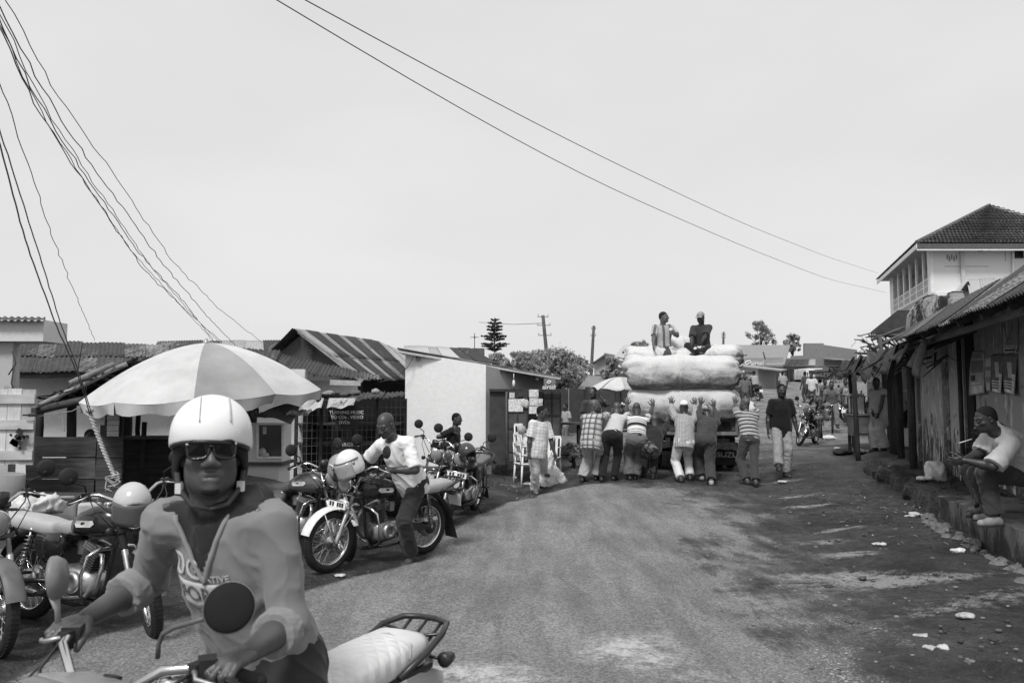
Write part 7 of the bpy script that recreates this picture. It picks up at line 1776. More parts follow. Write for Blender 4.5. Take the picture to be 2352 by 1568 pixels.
# on the load
zs = zpx(826, sy + .7)
sk1 = dict(mat=cloth(.40, 'vstripe', .11, .16, None, .35), hem=.02, loose=.026, sleeve=.85)
who('person in striped football shirt eating on top of sacks', (1517, 826), sy + .55, 188, sk1, dict(mat=cloth(.05), loose=.028, end=.9), 1.74, z=zs, pel=(1524, 802, sy + .95), neck=(1523, 744, sy + .90), hands=dict(R=(1500, 800, sy + .5), L=(1546, 764, sy + .55)), feet=dict(R=(1498, 862, sy + .30), L=(1532, 858, sy + .30)), kneeR='up', kneeL='up', elbowL=(-.8, .3, -1), yaw=55, gripL=dict(curl=.9), skin_c=.09, hair=.02, shoes=None, seed=14)
who('person in peaked cap and dark polo sitting cross legged on sacks', (1605, 822), sy + .75, 182, dict(mat=cloth(.045), collar=1, hem=.03, loose=.026, sleeve=.9, cuff=.03), dict(mat=cloth(.02), loose=.024, end=.84), 1.74, z=zs, pel=(1613, 802, sy + 1.05), neck=(1611, 748, sy + .98), hands=dict(R=(1588, 800, sy + .6), L=(1602, 803, sy + .5)), feet=dict(R=(1612, 822, sy + .45), L=(1588, 824, sy + .55)), kneeR=(1, .5, .3), kneeL=(-1, .5, .3), toeR=(-1, .3, -.2), toeL=(1, .3, -.2), yaw=-38, pitch=-14, skin_c=.035, hat='cap', hatmat=M(.28, .8, .5, 30, .2), shoes=None, seed=15)
tag(MB().ball(P(1541, 757, sy + .48), (.045, .045, .04), 10).build('bread_roll', M(.6, .8, .2, 12, .2)), 'pale bread roll held by the man eating on the sacks', 'bread')
tag(MB().ball(P(1597, 800, sy + .45), (.04, .04, .03), 8).build('egg', M(.7, .6)), 'small white snack in the hand of the cap wearer', 'food')
# ------------------------------------------------------------------ near motorcycles
MG = 'parked motorcycle taxis'
def bike_at(label, rear, frontpx, **k):
    a = rear if isinstance(rear, Vector) else G(*rear); b = frontpx if isinstance(frontpx, Vector) else G(*frontpx); h = math.atan2(b.y - a.y, b.x - a.x)
    o, st = motorcycle(label, a + Vector((0, 0, .006)), h, group=MG, **k); pitch = math.atan2(b.z - a.z, (b - a).xy.length); o.rotation_euler.y = -pitch; return o, st
greyseat = M(.36, .45, .15, 6, .1, spec=.5)
b0 = Vector((-3.78, 6.35, 0)); hv = Vector((math.cos(R(-24)), math.sin(R(-24)), 0))
mb1, st1 = bike_at('black motorcycle with pale seat and round helmet hung on its headlight', b0, b0 + hv * WB, front=False, steer=-34, tank=.025, seat_m=M(.42, .5, .15, 5, .12, spec=.4), gaiter=True, mirror_left=True, fender=M(.5, .3, .2, 6, .05, .6), lean=5)
hp = bike_point(mb1, st1, (1.20, -.02, .98)); fw = (bike_point(mb1, st1, (1.4, 0, .9)) - bike_point(mb1, st1, (1.1, 0, .9)))
helmet('scuffed pale round helmet hung over headlight of the pale seated motorcycle', hp, (0, .25, math.atan2(fw.y, fw.x)), .50, 'crash helmets on the bikes', M(.10, .25, .2, 5, 0), scale=1.08)
T1 = mw(mb1)
o = MB().box((.27, -.118, .54), (.16, .006, .095)).build('sticker', M(.7, .6, .3, 30, 0), mb1); text('it rba', .055, BLACKM, mb1, (.27, -.1225, .54), (1, 0, 0), (0, 0, 1), .001, world=False, bold=.002, name='lettering')
rubbish('plastic_bag', 'crumpled pale sack bag behind the pale motorcycle seat', P(86, 1168, 7.0), (.26, .18, .2), M(.58, .75, .2, 9, .3), 'bag', 21)
for k, (u, v) in enumerate(((150, 1178), (205, 1180))):
    o = thing('jerrycan', ['grey jerrycan standing by the crumpled sack bag', 'pale jerrycan standing beside the round helmet'][k], 'jerrycan', P(u, v + 35, 7.3), .3, 'jerrycans at the stall foot')
    MB().box((0, 0, .12), (.20, .13, .24), None, 0, .9).build('body', M(.30 + .15 * k, .5, .2, 8, .1), o, bevel=.02); MB().tube([(-.06, 0, .24), (-.06, 0, .28), (.06, 0, .28), (.06, 0, .24)], .012, 6).build('handle', M(.3, .5), o)
tag(MB().box((0, 0, 0), (1.1, .5, .78), None).build('market_crate', OLDWOOD2, None, loc=(X(150, 7.75), 7.85, .39)), 'low dark wooden crate under the bags by the plank stall', 'crate')
# far left machine
a = Vector((-3.86, 5.2, 0)); hv = Vector((math.cos(R(-32)), math.sin(R(-32)), 0)); fcon = G(-16, 1513); a = fcon - hv * WB
bike_at('motorcycle at the picture edge showing only its fork and wheel', a, fcon, steer=-8, front=False, tank=.03, fender=M(.12, .5, .3, 6, .05), lean=4)
# the bike of the man in the white shirt, the one behind it and the ones by the wall
mb2, st2 = bike_at('shiny dark motorcycle straddled by the man in white shirt', (972, 1272), (738, 1318), steer=4, tank=.02, seat_m=greyseat, lean=3, fender=M(.72, .3, .15, 6, .05))
hp = bike_point(mb2, st2, (1.10, .02, 1.07)); fw = bike_point(mb2, st2, (1.4, 0, .9)) - bike_point(mb2, st2, (1.1, 0, .9))
helmet('white helmet with clear visor resting on the shiny dark motorcycle', hp, (.1, .35, math.atan2(fw.y, fw.x) - .15), .72, 'crash helmets on the bikes', M(.36, .12, .2, 5, 0), band=.1, scale=1.05)
mb3, st3 = bike_at('motorcycle with pale striped tank parked behind the rider', (592, 1262), (748, 1284), front=False, steer=-30, tank=.12, seat_m=M(.1, .5), lean=5, fender=M(.74, .4, .15, 6, .05), rack=True)
hp = bike_point(mb3, st3, (1.18, .06, .99)); fw = bike_point(mb3, st3, (1.4, 0, .9)) - bike_point(mb3, st3, (1.1, 0, .9))
helmet('grey helmet with star mark on motorcycle behind the rider', hp, (.2, .3, math.atan2(fw.y, fw.x) + .4), .34, 'crash helmets on the bikes', M(.05, .3), band=.6)
mb4, st4 = bike_at('motorcycle with dark helmet on its lamp beside whitewashed wall', (1090, 1172), (1032, 1206), steer=14, tank=.05, seat_m=M(.12, .4, .2, 6, .05, spec=.5), lean=5)
hp = bike_point(mb4, st4, (1.16, .08, .98)); fw = bike_point(mb4, st4, (1.4, 0, .9)) - bike_point(mb4, st4, (1.1, 0, .9))
helmet('dark glossy helmet hung by the round lamp near whitewashed wall', hp, (.3, .2, math.atan2(fw.y, fw.x) + .5), .05, 'crash helmets on the bikes')
mb5, st5 = bike_at('motorcycle with grey tank squeezed behind the dark helmet one', (1062, 1158), (985, 1182), front=False, steer=25, tank=.3, seat_m=M(.1, .4), lean=6)
b6 = G(1838, 1024); h6 = Vector((math.cos(R(-128)), math.sin(R(-128)), 0)); a6 = b6 - h6 * WB; a6.z = float(gz(a6.x, a6.y))
mb6, st6 = bike_at('lone motorcycle standing in open street behind black T-shirt man', a6, b6, steer=38, front=False, tank=.03, seat_m=M(.08, .5), lean=7)
hp = bike_point(mb6, st6, (1.15, 0, .99)); helmet('dark helmet on the lone motorcycle in open street', hp, (0, .3, -.7), .05, 'crash helmets on the bikes')

# man in the white shirt
bl = bike_point(mb2, st2, (.84, .34, 1.02)); br_ = bike_point(mb2, st2, (.84, -.34, 1.02))
who('person in loose white short sleeved shirt straddling a motorcycle', (945, 1292), 8.3, 146, dict(mat=cloth(.78), collar=1, hem=.12, loose=.024, flare=.006, sleeve=.95, cuff=.03, cre=.010, fr=8), dict(mat=cloth(.035), loose=.020, bell=.012), 1.78, pel=(946, 1108, 8.5), neck=(882, 970, 8.2), hands=dict(R=br_, L=bl), feet=dict(L=(945, 1294), R=Vector((-1.55, 9.0, .0))), pitch=-28, yaw=4, fat=1.05, skin_c=.055, hair=None, shoes=('sandal', .03), detail=True, res=.011, elbowL=(-.8, -.3, -.6), elbowR=(.8, -.2, -.5), gripL=dict(curl=1.1, d=(-.75, -.45, -.3), n=(0, 0, -1)), gripR=dict(curl=.7, d=(-.6, -.6, -.1), n=(0, 0, -1)), toeL=(-.1, 1, -.15), seed=20)

# ------------------------------------------------------------------ the rider in front and his machine
hd = math.atan2(-.866, -.50)
mb0, st0 = motorcycle('motorcycle with white ribbed seat ridden by helmeted man', Vector((-.585, 2.98, .0)), hd, lean=0, steer=3, tank=.03, seat_m=None, group=MG, fender=M(.6, .3), flap=False, mirror_left=False, mirror_right=False)
for ch in list(mb0.children):
    if ch.name.split('.')[0] == 'seat':
        t = NT('ribbed_seat'); v = t.coord(); sx = t.n('ShaderNodeSeparateXYZ'); t.l(v, sx.inputs[0])
        a = t.math('ADD', sx.outputs[0], t.math('MULTIPLY', sx.outputs[1], .9)); b = t.math('SUBTRACT', sx.outputs[0], t.math('MULTIPLY', sx.outputs[1], .9))
        h1 = t.math('PINGPONG', t.math('MULTIPLY', a, 1), .03); h2 = t.math('PINGPONG', t.math('MULTIPLY', b, 1), .03); hh = t.math('MINIMUM', h1, h2); hh = t.math('MULTIPLY', hh, t.math('GREATER_THAN', sx.outputs[0], -.19))
        n = t.noise(v, 6, 5); t.col(t.rng(n, .3, .7, .56, .70)); t.set(.55, 0, .35); t.bump(hh, .8, .25); ch.material_slots[0].material = t.m
MB().tube([(-.17, .136, .745), (-.20, .12, .79), (-.215, .0, .812), (-.20, -.12, .79), (-.17, -.136, .745)], .004, 5).build('seat_piping', M(.4, .5), mb0)
gl = bike_point(mb0, st0, (.845, .325, 1.025)); gr = bike_point(mb0, st0, (.845, -.325, 1.025))
def fwd(rz): return Vector((-math.sin(R(rz)), math.cos(R(rz)), 0))
RZ = 165
hcw = P(474, 1030, 2.40)
rider_top = dict(mat=cloth(.215), hem=.20, loose=.013, sleeve=1.28, cuff=.02, cre=.008, fr=10)
tagp = {}
root, j = who('person in white crash helmet and sunglasses riding a motorcycle', (560, 1600), 2.72, RZ, rider_top, dict(mat=cloth(.03), loose=.018, cre=.008), 1.80, z=0, roll_sh=0, pel=Vector((-.78, 2.63, .87)), neck=P(493, 1170, 2.46), hands=dict(R=gr + Vector((.03, .03, .035)), L=gl + Vector((.03, .05, .035))), feet=dict(R=bike_point(mb0, st0, (.40, -.22, .28), False) - Vector((0, 0, .02)), L=bike_point(mb0, st0, (.40, .22, .28), False) - Vector((0, 0, .02))), kneeR=(.4, 1, .6), kneeL=(-.4, 1, .6), yaw=36, pitch=3, twist=2, lift=.022, curl=2, jut=.1, skin_c=.078, hat='helmet', hair=None, shoes=('shoe', .04), detail=True, res=.008, shoulder=.18, elbowR=(.6, -.5, -.85), elbowL=(-.15, -.6, -1), gripR=dict(curl=1.15, d=(-.45, -.85, -.10), n=(0, .1, -1), thumb=(.7, .6, .5)), gripL=dict(curl=1.15, d=(-.45, -.85, -.10), n=(0, .1, -1), thumb=(.7, .6, .5)), seed=30)
RI = mw(root); loc3 = lambda v: Vector(v)
hr, hf, hu, hc = j.hr, j.hf, j.hu, j.hc; hrot = np.stack([hr, hf, hu], 1)
q3 = lambda a, b, c: hc + hr * a + hf * b + hu * c
# hood and dark undershirt at the open neck
f = Field(.007); nb = j.neck
f.cone(nb - j.s1 * .06 + j.f1 * .01, nb + j.s1 * .04 + j.f1 * .005, .092, .066, .03); f.clip(nb + j.s1 * .035, nrm(j.s1 + j.f1 * .3))
soft('undershirt_collar', f, cloth(.028), root, .004, 14, 3)
hood_m = cloth(.04)
f = Field(.008); hq = lambda x, y, z: nb + j.r1 * x + j.f1 * y + j.s1 * z
f.cone(hq(.11, -.05, -.01), hq(0, -.105, .01), .035, .05, .03); f.cone(hq(0, -.105, .01), hq(-.10, -.06, .02), .05, .058, .03); f.cone(hq(-.10, -.05, .025), hq(-.135, .01, -.005), .052, .036, .03)
soft('hood', f, hood_m, root, .010, 15, 8)
# lips and short goatee
lp = M(.17, .4, .2, 30, .2); m = MB(); m.tube([q3(x, .0935 - 11 * x * x, -.0765 + 4 * x * x) for x in np.linspace(-.023, .023, 9)], [.002, .006, .0085, .0095, .0098, .0095, .0085, .006, .002], 8); m.build('lower_lip', lp, root)
MB().tube([q3(x, .0945 - 12 * x * x, -.0605 - 3 * x * x) for x in np.linspace(-.024, .024, 9)], [.002, .005, .007, .008, .0075, .008, .007, .005, .002], 8).build('upper_lip', M(.075, .45, .2, 30, .2), root)
f = Field(.005); f.ell(q3(0, .074, -.104), (.030, .027, .020), hrot, .01); soft('goatee', f, M(.02, .9, .5, 90, .6, 0, 250), root)
# helmet on his head
f = Field(.006)
f.ell(q3(0, -.012, .060), (.118, .138, .118), hrot, .01); f.ell(q3(0, -.035, -.02), (.113, .112, .10), hrot, .05); f.ell(q3(0, -.01, .045), (.096, .113, .108), hrot, .01, sub=True); f.ell(q3(0, -.02, -.06), (.094, .11, .09), hrot, .02, sub=True)
f.clip(q3(0, .0, .016), nrm(-hu + hf * .14 + hr * .05))
hel = soft('crash_helmet', f, M(.80, .25, .06, 4, .02, spec=.5), root, it=2)
f = Field(.0055); f.ell(q3(0, -.012, .056), (.112, .132, .112), hrot, .01); f.ell(q3(0, -.035, -.045), (.110, .108, .10), hrot, .04); f.ell(q3(0, -.005, .04), (.088, .108, .105), hrot, .01, sub=True); f.ell(q3(0, -.01, -.06), (.089, .105, .10), hrot, .02, sub=True); f.clip(q3(0, 0, -.085), -hu); f.ell(q3(0, .15, -.07), (.150, .155, .088), hrot, .02, sub=True)
soft('helmet_lining', f, M(.012, .9, .3, 12, .2), hel)
rim = []
for a in np.linspace(0, 2 * PI, 49)[:-1]:
    hz_ = .016 + .14 * (-.012 + .135 * math.cos(a)) + .05 * .115 * math.sin(a); k_ = math.sqrt(1 - ((hz_ - .06) / .118) ** 2) * .995; rim.append(q3(.118 * k_ * math.sin(a), -.012 + .138 * k_ * math.cos(a), hz_))
MB().tube(rim, .007, 8, closed=True).build('helmet_rim', M(.02, .4), hel)
for sx in (-.045, .03):
    pts = []
    for a in np.linspace(.28, 1.2, 14): pts.append(q3(sx * (1.0 + .15 * math.cos(a)), -.012 + .1385 * math.cos(a) * math.sqrt(max(0, 1 - (sx / .118) ** 2)), .060 + .1185 * math.sin(a) * math.sqrt(1 - (sx / .118) ** 2)))
    MB().tube(pts, .0022, 5).build('helmet_stripe', M(.35, .5), hel)
for sx in (-1, 1):
    MB().tube([q3(sx * .094, .0, -.05), q3(sx * .088, .03, -.10), q3(sx * .05, .055, -.15), q3(0, .065, -.162)], [.008, .009, .008, .006], 6).build('chin_strap', M(.05, .8), hel)
    MB().box(q3(sx * .086, .035, -.10), (.02, .012, .03)).build('buckle', M(.6, .4), hel)
for ch in list(mb0.children):
    if ch.name.startswith('instrument'): bpy.data.objects.remove(ch)
ax0 = (st0.to_3x3() @ Vector((1, 0, 0))); c = mw(mb0) @ (st0 @ Vector((1.06, 0, .93))); o = MB().box((0, 0, 0), (.20, .22, .15), None, 0, .9).build('headlight_cowl', M(.16, .35, .2, 6, .05), mb0, bevel=.02); o.matrix_local = st0 @ Matrix.Translation((1.06, .0, .935)) @ Matrix.Rotation(-.25, 4, 'Y')
MB().box((-.02, 0, .074), (.14, .17, .012)).build('instrument', M(.3, .3, .2, 6, .05), o)
# the two mirrors of his machine, turned out of line
c = P(526, 1394, 2.02); ax_ = (Vector((0, 0, CH)) - c).normalized() + Vector((-.18, 0, .10)); o = MB().lathe([(0, .006), (.03, .0052), (.052, .003), (.058, .0), (.062, -.004), (.062, -.012), (.05, -.024), (0, -.03)], c, ax_, 32).build('mirror', M(.010, .75, .3, 20, 0, spec=.2), mb0, True); MB().tube([c + (ax_.normalized().to_track_quat('Z', 'Y') @ Vector((.061 * math.cos(a), .061 * math.sin(a), -.006))) for a in np.linspace(0, 2 * PI, 33)[:-1]], .0028, 6, closed=True).build('mirror_rim', M(.14, .4), o, True)
MB().tube([P(362, 1510, 2.14), P(364, 1480, 2.13), P(374, 1455, 2.12), P(400, 1440, 2.09), P(470, 1420, 2.03)], .0065, 8).build('stalk', M(.12, .4), o, True)
c = P(127, 1326, 2.34); o = MB().lathe([(0, .03), (.05, .024), (.062, .004), (.062, -.008), (0, -.010)], c, Vector((1, .25, .1)), 24).build('mirror', M(.2, .5, .2, 9, 0), mb0, True)
MB().tube([c - Vector((0, 0, .05)), P(132, 1400, 2.36), P(134, 1450, 2.38)], [.016, .008, .009], 8).build('stalk', M(.3, .5), o, True)
# sunglasses
sgm = M(.010, .2, .1, 5, 0, spec=.6); m = MB(); gm = MB()
for sx in (-1, 1):
    ring = []; fill = []
    for a in np.linspace(0, 2 * PI, 25)[:-1]:
        e = 3.0; ca, sa = math.cos(a), math.sin(a); x = sx * .036 + .030 * abs(ca) ** (2 / e) * (1 if ca > 0 else -1); z = .012 + .0225 * abs(sa) ** (2 / e) * (1 if sa > 0 else -1) - (.006 * abs(x) / .06 if sa < 0 else -.004 * abs(x) / .06)
        ring.append(q3(x, .1165 - 2.6 * (abs(x) - .01) ** 2 * 1.4, z))
    m.tube(ring, .0042, 6, closed=True); gm.add(ring, [tuple(range(24))])
    m.tube([q3(sx * .067, .100, .026), q3(sx * .082, .06, .024), q3(sx * .083, -.01, .012)], .004, 6)
    MB().ball(q3(sx * .0655, .106, .0275), (.005, .004, .004), 8).build('hinge_stud', M(.8, .2, .1, 5, 0, .6), root)
m.tube([q3(-.010, .1185, .020), q3(0, .121, .022), q3(.010, .1185, .020)], .004, 6); fr = m.build('sunglasses', sgm, root); gm.build('lens', M(.006, .12, .1, 5, 0, spec=.25), fr)
# dark V of the undershirt and the printed letters, laid on the shirt by casting onto it
shirt = [c for c in root.children if c.name.startswith('shirt')][0]
from mathutils.bvhtree import BVHTree
vv = [v.co.copy() for v in shirt.data.vertices]; bvh = BVHTree.FromPolygons(vv, [tuple(p.vertices) for p in shirt.data.polygons])
f1 = Vector(j.f1); s1_ = Vector(j.s1); r1_ = Vector(j.r1); Cc = Vector(j.neck)
def drape(x, z, lift=.003):
    o_ = Cc + r1_ * x + s1_ * z + f1 * .5; h = bvh.ray_cast(o_, -f1)
    return (h[0] + h[1] * lift) if h[0] is not None else o_ - f1 * .4
f = Field(.007); S_ = j.s; rm1 = np.stack([j.r1, j.f1, j.s1], 1); u_ = np.cross(j.r1, j.f1)
f.ell(j.chest + j.s1 * .06 * S_, np.array((.168, .118, .175)) * S_ + .004, rm1, .05); f.cone(j.sR - j.r1 * .03, j.sL + j.r1 * .03, .062 * S_ + .003, .062 * S_ + .003, .05); f.cone(nb - j.s1 * .08 * S_, nb + j.s1 * .02, .100, .068, .04)
f.clip(nb + j.s1 * -.150, -j.s1); f.ell(nb - j.r1 * .17 - j.s1 * .16, (.07, .2, .09), None, .01, sub=True); soft('undershirt', f, cloth(.024), root, .003, 12, 6)
import bmesh
b_ = bmesh.new(); b_.from_mesh(shirt.data); VX, VB = .012, -.150; gone = []
for fc in b_.faces:
    q = fc.calc_center_median() - Cc; z = q.dot(s1_)
    if q.dot(f1) > .02 and abs(q.dot(r1_) - VX) < (z - VB) * .50: gone.append(fc)
bmesh.ops.delete(b_, geom=gone, context='FACES'); b_.to_mesh(shirt.data); b_.free()
zz = np.linspace(.025, VB, 14); m = MB(); m.tube([drape(VX - (z - VB) * .5, z, .003) for z in zz] + [drape(VX + (z - VB) * .5, z, .003) for z in zz[::-1][1:]], .0075, 8); m.build('neck_binding', cloth(.24), root)
def draped_text(s_, size, x, z, mt, bold):
    me = text_mesh(s_, size, 0, 'CENTER'); 
    import bmesh
    b_ = bmesh.new(); b_.from_mesh(me); bmesh.ops.subdivide_edges(b_, edges=[e for e in b_.edges if e.calc_length() > .015], cuts=2); bmesh.ops.triangulate(b_, faces=b_.faces)
    for v in b_.verts: v.co = drape(-(-v.co.x) + x, v.co.y + z, bold)
    b_.to_mesh(me); b_.free(); return thicken(link('lettering', me, root, mt), .0015)
LT = cloth(.48); LD = cloth(.10)
def chest_text(s_, size, x, z):
    # the writing runs from his right to his left, as one reads it facing him
    me = text_mesh(s_, size, 0, 'CENTER'); import bmesh
    b_ = bmesh.new(); b_.from_mesh(me); bmesh.ops.triangulate(b_, faces=b_.faces); bmesh.ops.subdivide_edges(b_, edges=[e for e in b_.edges if e.calc_length() > .012], cuts=2)
    for v in b_.verts: v.co = drape(x - v.co.x, v.co.y + z, .004)
    b_.to_mesh(me); b_.free(); return me
thicken(link('lettering', chest_text('DG', .085, .080, -.118), root, LT), .0025)
m = MB(); m.grid(lambda a, b: drape(.128 - .215 * a, -.155 - .082 * b, .003), 14, 6); thicken(m.build('print_panel', LT, root), .0015)
thicken(link('lettering', chest_text('FORCE', .068, .020, -.194), root, LD), .006)
thicken(link('lettering', chest_text('NATIVE', .028, -.018, -.139), root, LT), .0025)
# turned up cuffs
for q in 'RL':
    e, w = getattr(j, 'e' + q), getattr(j, 'w' + q); d_ = nrm(w - e); c = e + (w - e) * .22
    f = Field(.006); f.cone(c, c + d_ * .065, .071, .066, .01, cap=2); soft('cuff', f, cloth(.235), root, .004, 16, 5)
# ------------------------------------------------------------------ seated man at the kerb and his neighbour
bench_y = 8.35
kz = .46
r = thing('low_bench', 'rough low plank bench against the postered wall', 'bench', wl(8.3, -.38) + Vector((0, 0, kz)), math.atan2(.9701, .2425))
MB().box((0, 0, .38), (1.5, .30, .05)).build('plank', OLDWOOD, r)
for x in (-.6, .6): MB().box((x, 0, .18), (.08, .24, .36)).build('leg', OLDWOOD2, r)
who('person in pale shirt hunched on bench with clasped hands', (2300, 1190), 8.2, 84, dict(mat=cloth(.52), collar=1, hem=.08, loose=.030, flare=.01, sleeve=.95, cuff=.05, cre=.011, fr=7), dict(mat=cloth(.05), loose=.03, end=.95, cre=.011), 1.80, z=kz, pel=(2352, 1082, 8.15), neck=(2298, 992, 8.0), hands=dict(R=(2216, 1054, 8.05), L=(2212, 1056, 7.9)), feet=dict(L=Vector((X(2272, 8.0), 8.0, kz)), R=Vector((X(2268, 8.3), 8.3, kz))), kneeR='left', kneeL='left', elbowR=(.4, -.2, -1), elbowL=(-.4, -.2, -1), pitch=-18, yaw=6, jut=.55, curl=22, skin_c=.036, hair=.016, shoes=('shoe', .26), detail=True, res=.011, gripR=dict(curl=.9, d=(-.9, -.35, -.25), n=(.1, -.9, .2)), gripL=dict(curl=.9, d=(-.9, .35, -.2), n=(.1, .9, .2)), seed=40)
who('person in dark clothes sitting half hidden behind the hunched man', (2262, 1180), 8.75, 88, dict(mat=cloth(.02), hem=.08, loose=.03, sleeve=1.8), dict(mat=cloth(.03), loose=.025), 1.72, z=kz, pel=(2318, 1080, 9.0), neck=(2292, 1034, 9.2), hands=dict(L=(2216, 1012, 8.55), R=(2238, 1065, 8.9)), feet=dict(L=Vector((X(2243, 8.6), 8.6, kz)), R=Vector((X(2250, 8.9), 8.9, kz))), kneeR='left', kneeL='left', elbowL=(0, .3, -1), pitch=-5, skin_c=.05, hair=.01, shoes=('shoe', .1), gripL=dict(curl=.9, d=(-.5, 0, .8), n=(0, -1, 0)), seed=41)
tag(MB().tube([P(2203, 1017, 8.4), P(2232, 1008, 8.42)], .005, 6).build('rolled_paper', PAPER), 'thin white paper roll held up beside the hunched man', 'paper')
rubbish('plastic_bag', 'white plastic bag standing upright on the earth by the mud pillar', P(2146, 1088, 12.6), (.17, .13, .30), M(.72, .55, .15, 9, .3), 'bag', 31)
rubbish('plastic_bag', 'small crumpled white bag scrap beside the upright bag', P(2124, 1099, 12.4), (.16, .1, .06), M(.7, .55, .2, 9, .3), 'bag', 32)
# vendor woman and shadowy figures
who('person in pale sleeveless dress standing at the food table', (2022, 1030), 17.9, 110, dict(mat=cloth(.36), hem=.45, loose=.05, flare=.05, sleeve=.25), dict(mat=cloth(.3), loose=.05, bell=.05), 1.66, hands=dict(R=(2008, 985, 17.6), L=(2010, 985, 17.5)), skin_c=.045, hair=.01, yaw=20, seed=50, res=.016)
who('person in pale top in deep shade of the veranda', (2072, 1000), 19.5, 120, dict(mat=cloth(.35), hem=.1), dict(mat=blk), 1.7, skin_c=.03, hair=.01, seed=51, res=.018)
who('person cooking behind the white food cabinet with only head showing', (575, 1150), 11.0, 200, dict(mat=cloth(.05), hem=.1), dict(mat=blk), 1.66, z=.0, yaw=-50, skin_c=.03, hair=.01, seed=52, res=.018)
who('person sitting as dark shape inside the plank stall', (206, 1120), 10.6, 190, dict(mat=cloth(.02), hem=.1), dict(mat=blk), 1.66, z=-.32, yaw=30, skin_c=.03, hair=.01, seed=53, res=.018)
# street people and their machines
MG2 = 'motorcycles further up the street'
def far_bike(label, u, v, hdg, **k): p = G(u, v); o, st = motorcycle(label, p, R(hdg), group=MG2, front=False, badge=False, **k); return o, st
def rider_on(label, o, st, top, bot, hat=None, **k):
    T_ = mw(o); p = lambda x, y, z, s_=False: T_ @ ((st @ Vector((x, y, z))) if s_ else Vector((x, y, z)))
    hdg = math.degrees(o.rotation_euler.z) - 90; base = p(.15, 0, 0)
    rot = Matrix.Rotation(-R(hdg), 3, 'Z'); L_ = lambda q: np.array(rot @ (q - base))
    pose = dict(H=1.72, pelvis=L_(p(.12, 0, .86)), lean=14, handR=L_(p(.86, -.32, 1.05, True)), handL=L_(p(.86, .32, 1.05, True)), footR=L_(p(.40, -.2, .27)), footL=L_(p(.40, .2, .27)), kneeR=(.3, 1, .4), kneeL=(-.3, 1, .4), elbowR=(1, -.2, -.5), elbowL=(-1, -.2, -.5)); pose.update(k)
    return person(label, base, R(hdg), pose, top, bot, .05, .018, None, ('shoe', .04), .012, hat, seed=60)
o, st = far_bike('small far motorcycle ridden away past corner shop', 1742, 921, 100, tank=.03); rider_on('person in light shirt riding motorcycle away past the corner shop', o, st, dict(mat=cloth(.32), hem=.08), dict(mat=blk))
o, st = far_bike('motorcycle coming down the street behind the cyclist', 1884, 962, -84, tank=.2); rider_on('person riding motorcycle downhill behind cyclist', o, st, dict(mat=cloth(.12), hem=.08), dict(mat=cloth(.05)))
o, st = far_bike('motorcycle standing among the street crowd', 1872, 948, -70, tank=.1); 
o, st = far_bike('motorcycle parked side on behind the food table', 1962, 978, 25, tank=.04)
o, st = far_bike('motorcycle with pale seat parked beyond the stick fence', 2012, 968, 190, tank=.05, seat_m=M(.5, .5))
# bicycle with rider
def bicycle(label, loc, rz):
    r = thing('bicycle', label, 'bicycle', loc, rz, None); 
    for x, n_ in ((0, 'rear_wheel'), (1.08, 'front_wheel')):
        w = MB().lathe([(.32 + .022 * math.cos(a), .022 * math.sin(a)) for a in np.linspace(0, 2 * PI, 9)[:-1]], (x, 0, .345), (0, 1, 0), 32, closed=True).build(n_, RUBBER, r); m = MB()
        for i in range(20): a = i * PI / 10; m.tube([(x, .02 * (-1) ** i, .345), (x + .31 * math.cos(a), 0, .345 + .31 * math.sin(a))], .003, 3, cap=False)
        m.build('spokes', DULL, w); MB().lathe([(.31, -.015), (.30, 0), (.31, .015)], (x, 0, .345), (0, 1, 0), 32).build('rim', CHROME, w)
    MB().tube([(1.08, 0, .345), (.92, 0, .80), (.89, 0, .92)], .016, 6).tube([(.92, 0, .82), (.30, 0, .84)], .016, 6).tube([(.93, 0, .74), (.43, 0, .30)], .017, 6).tube([(.43, 0, .30), (.26, 0, .92)], .016, 6).tube([(0, .05, .345), (.43, .03, .30)], .011, 5).tube([(0, .05, .345), (.29, .03, .82)], .010, 5).build('frame', BLACKM, r)
    MB().tube([(.72, .29, .98), (.88, .24, 1.0), (.92, 0, .96), (.88, -.24, 1.0), (.72, -.29, .98)], .012, 6).build('handlebar', CHROME, r); MB().ball((.20, 0, .95), (.13, .08, .04), 10).build('saddle', BLACKM, r)
    MB().tube([(.43, .03, .30), (.43, .12, .30), (.52, .12, .18), (.52, .2, .18)], .012, 5).tube([(.43, -.03, .30), (.43, -.12, .30), (.34, -.12, .42), (.34, -.2, .42)], .012, 5).build('crank', DULL, r)
    for q, a0_, a1 in ((1.08, .5, 2.6), (0, .6, 3.0)): MB().tube(arc((q, .345), .37, a0_, a1, 10), .014, 5).build('mudguard', DARKIRON, r)
    MB().box((-.02, 0, .76), (.42, .14, .02)).build('carrier', DARKIRON, r); return r
bp = G(1912, 996); hdg = -113; o = bicycle('black bicycle ridden toward us down the street', bp, R(hdg)); o.location -= Vector((math.cos(R(hdg)), math.sin(R(hdg)), 0)) * 1.0
rider_on('person in collared shirt pedalling black bicycle down the street', o, Matrix.Identity(4), dict(mat=cloth(.12), hem=.08, loose=.025), dict(mat=cloth(.16), loose=.025), pelvis=None or np.array((0, -.0, 1.0)), handR=np.array((.28, .58, 1.02)), handL=np.array((-.28, .58, 1.02)), footR=np.array((.16, .22, .42)), footL=np.array((-.16, .38, .18)), lean=16, kneeR=(.8, 1, .3), kneeL=(-.5, 1, .2), pitch=-12)
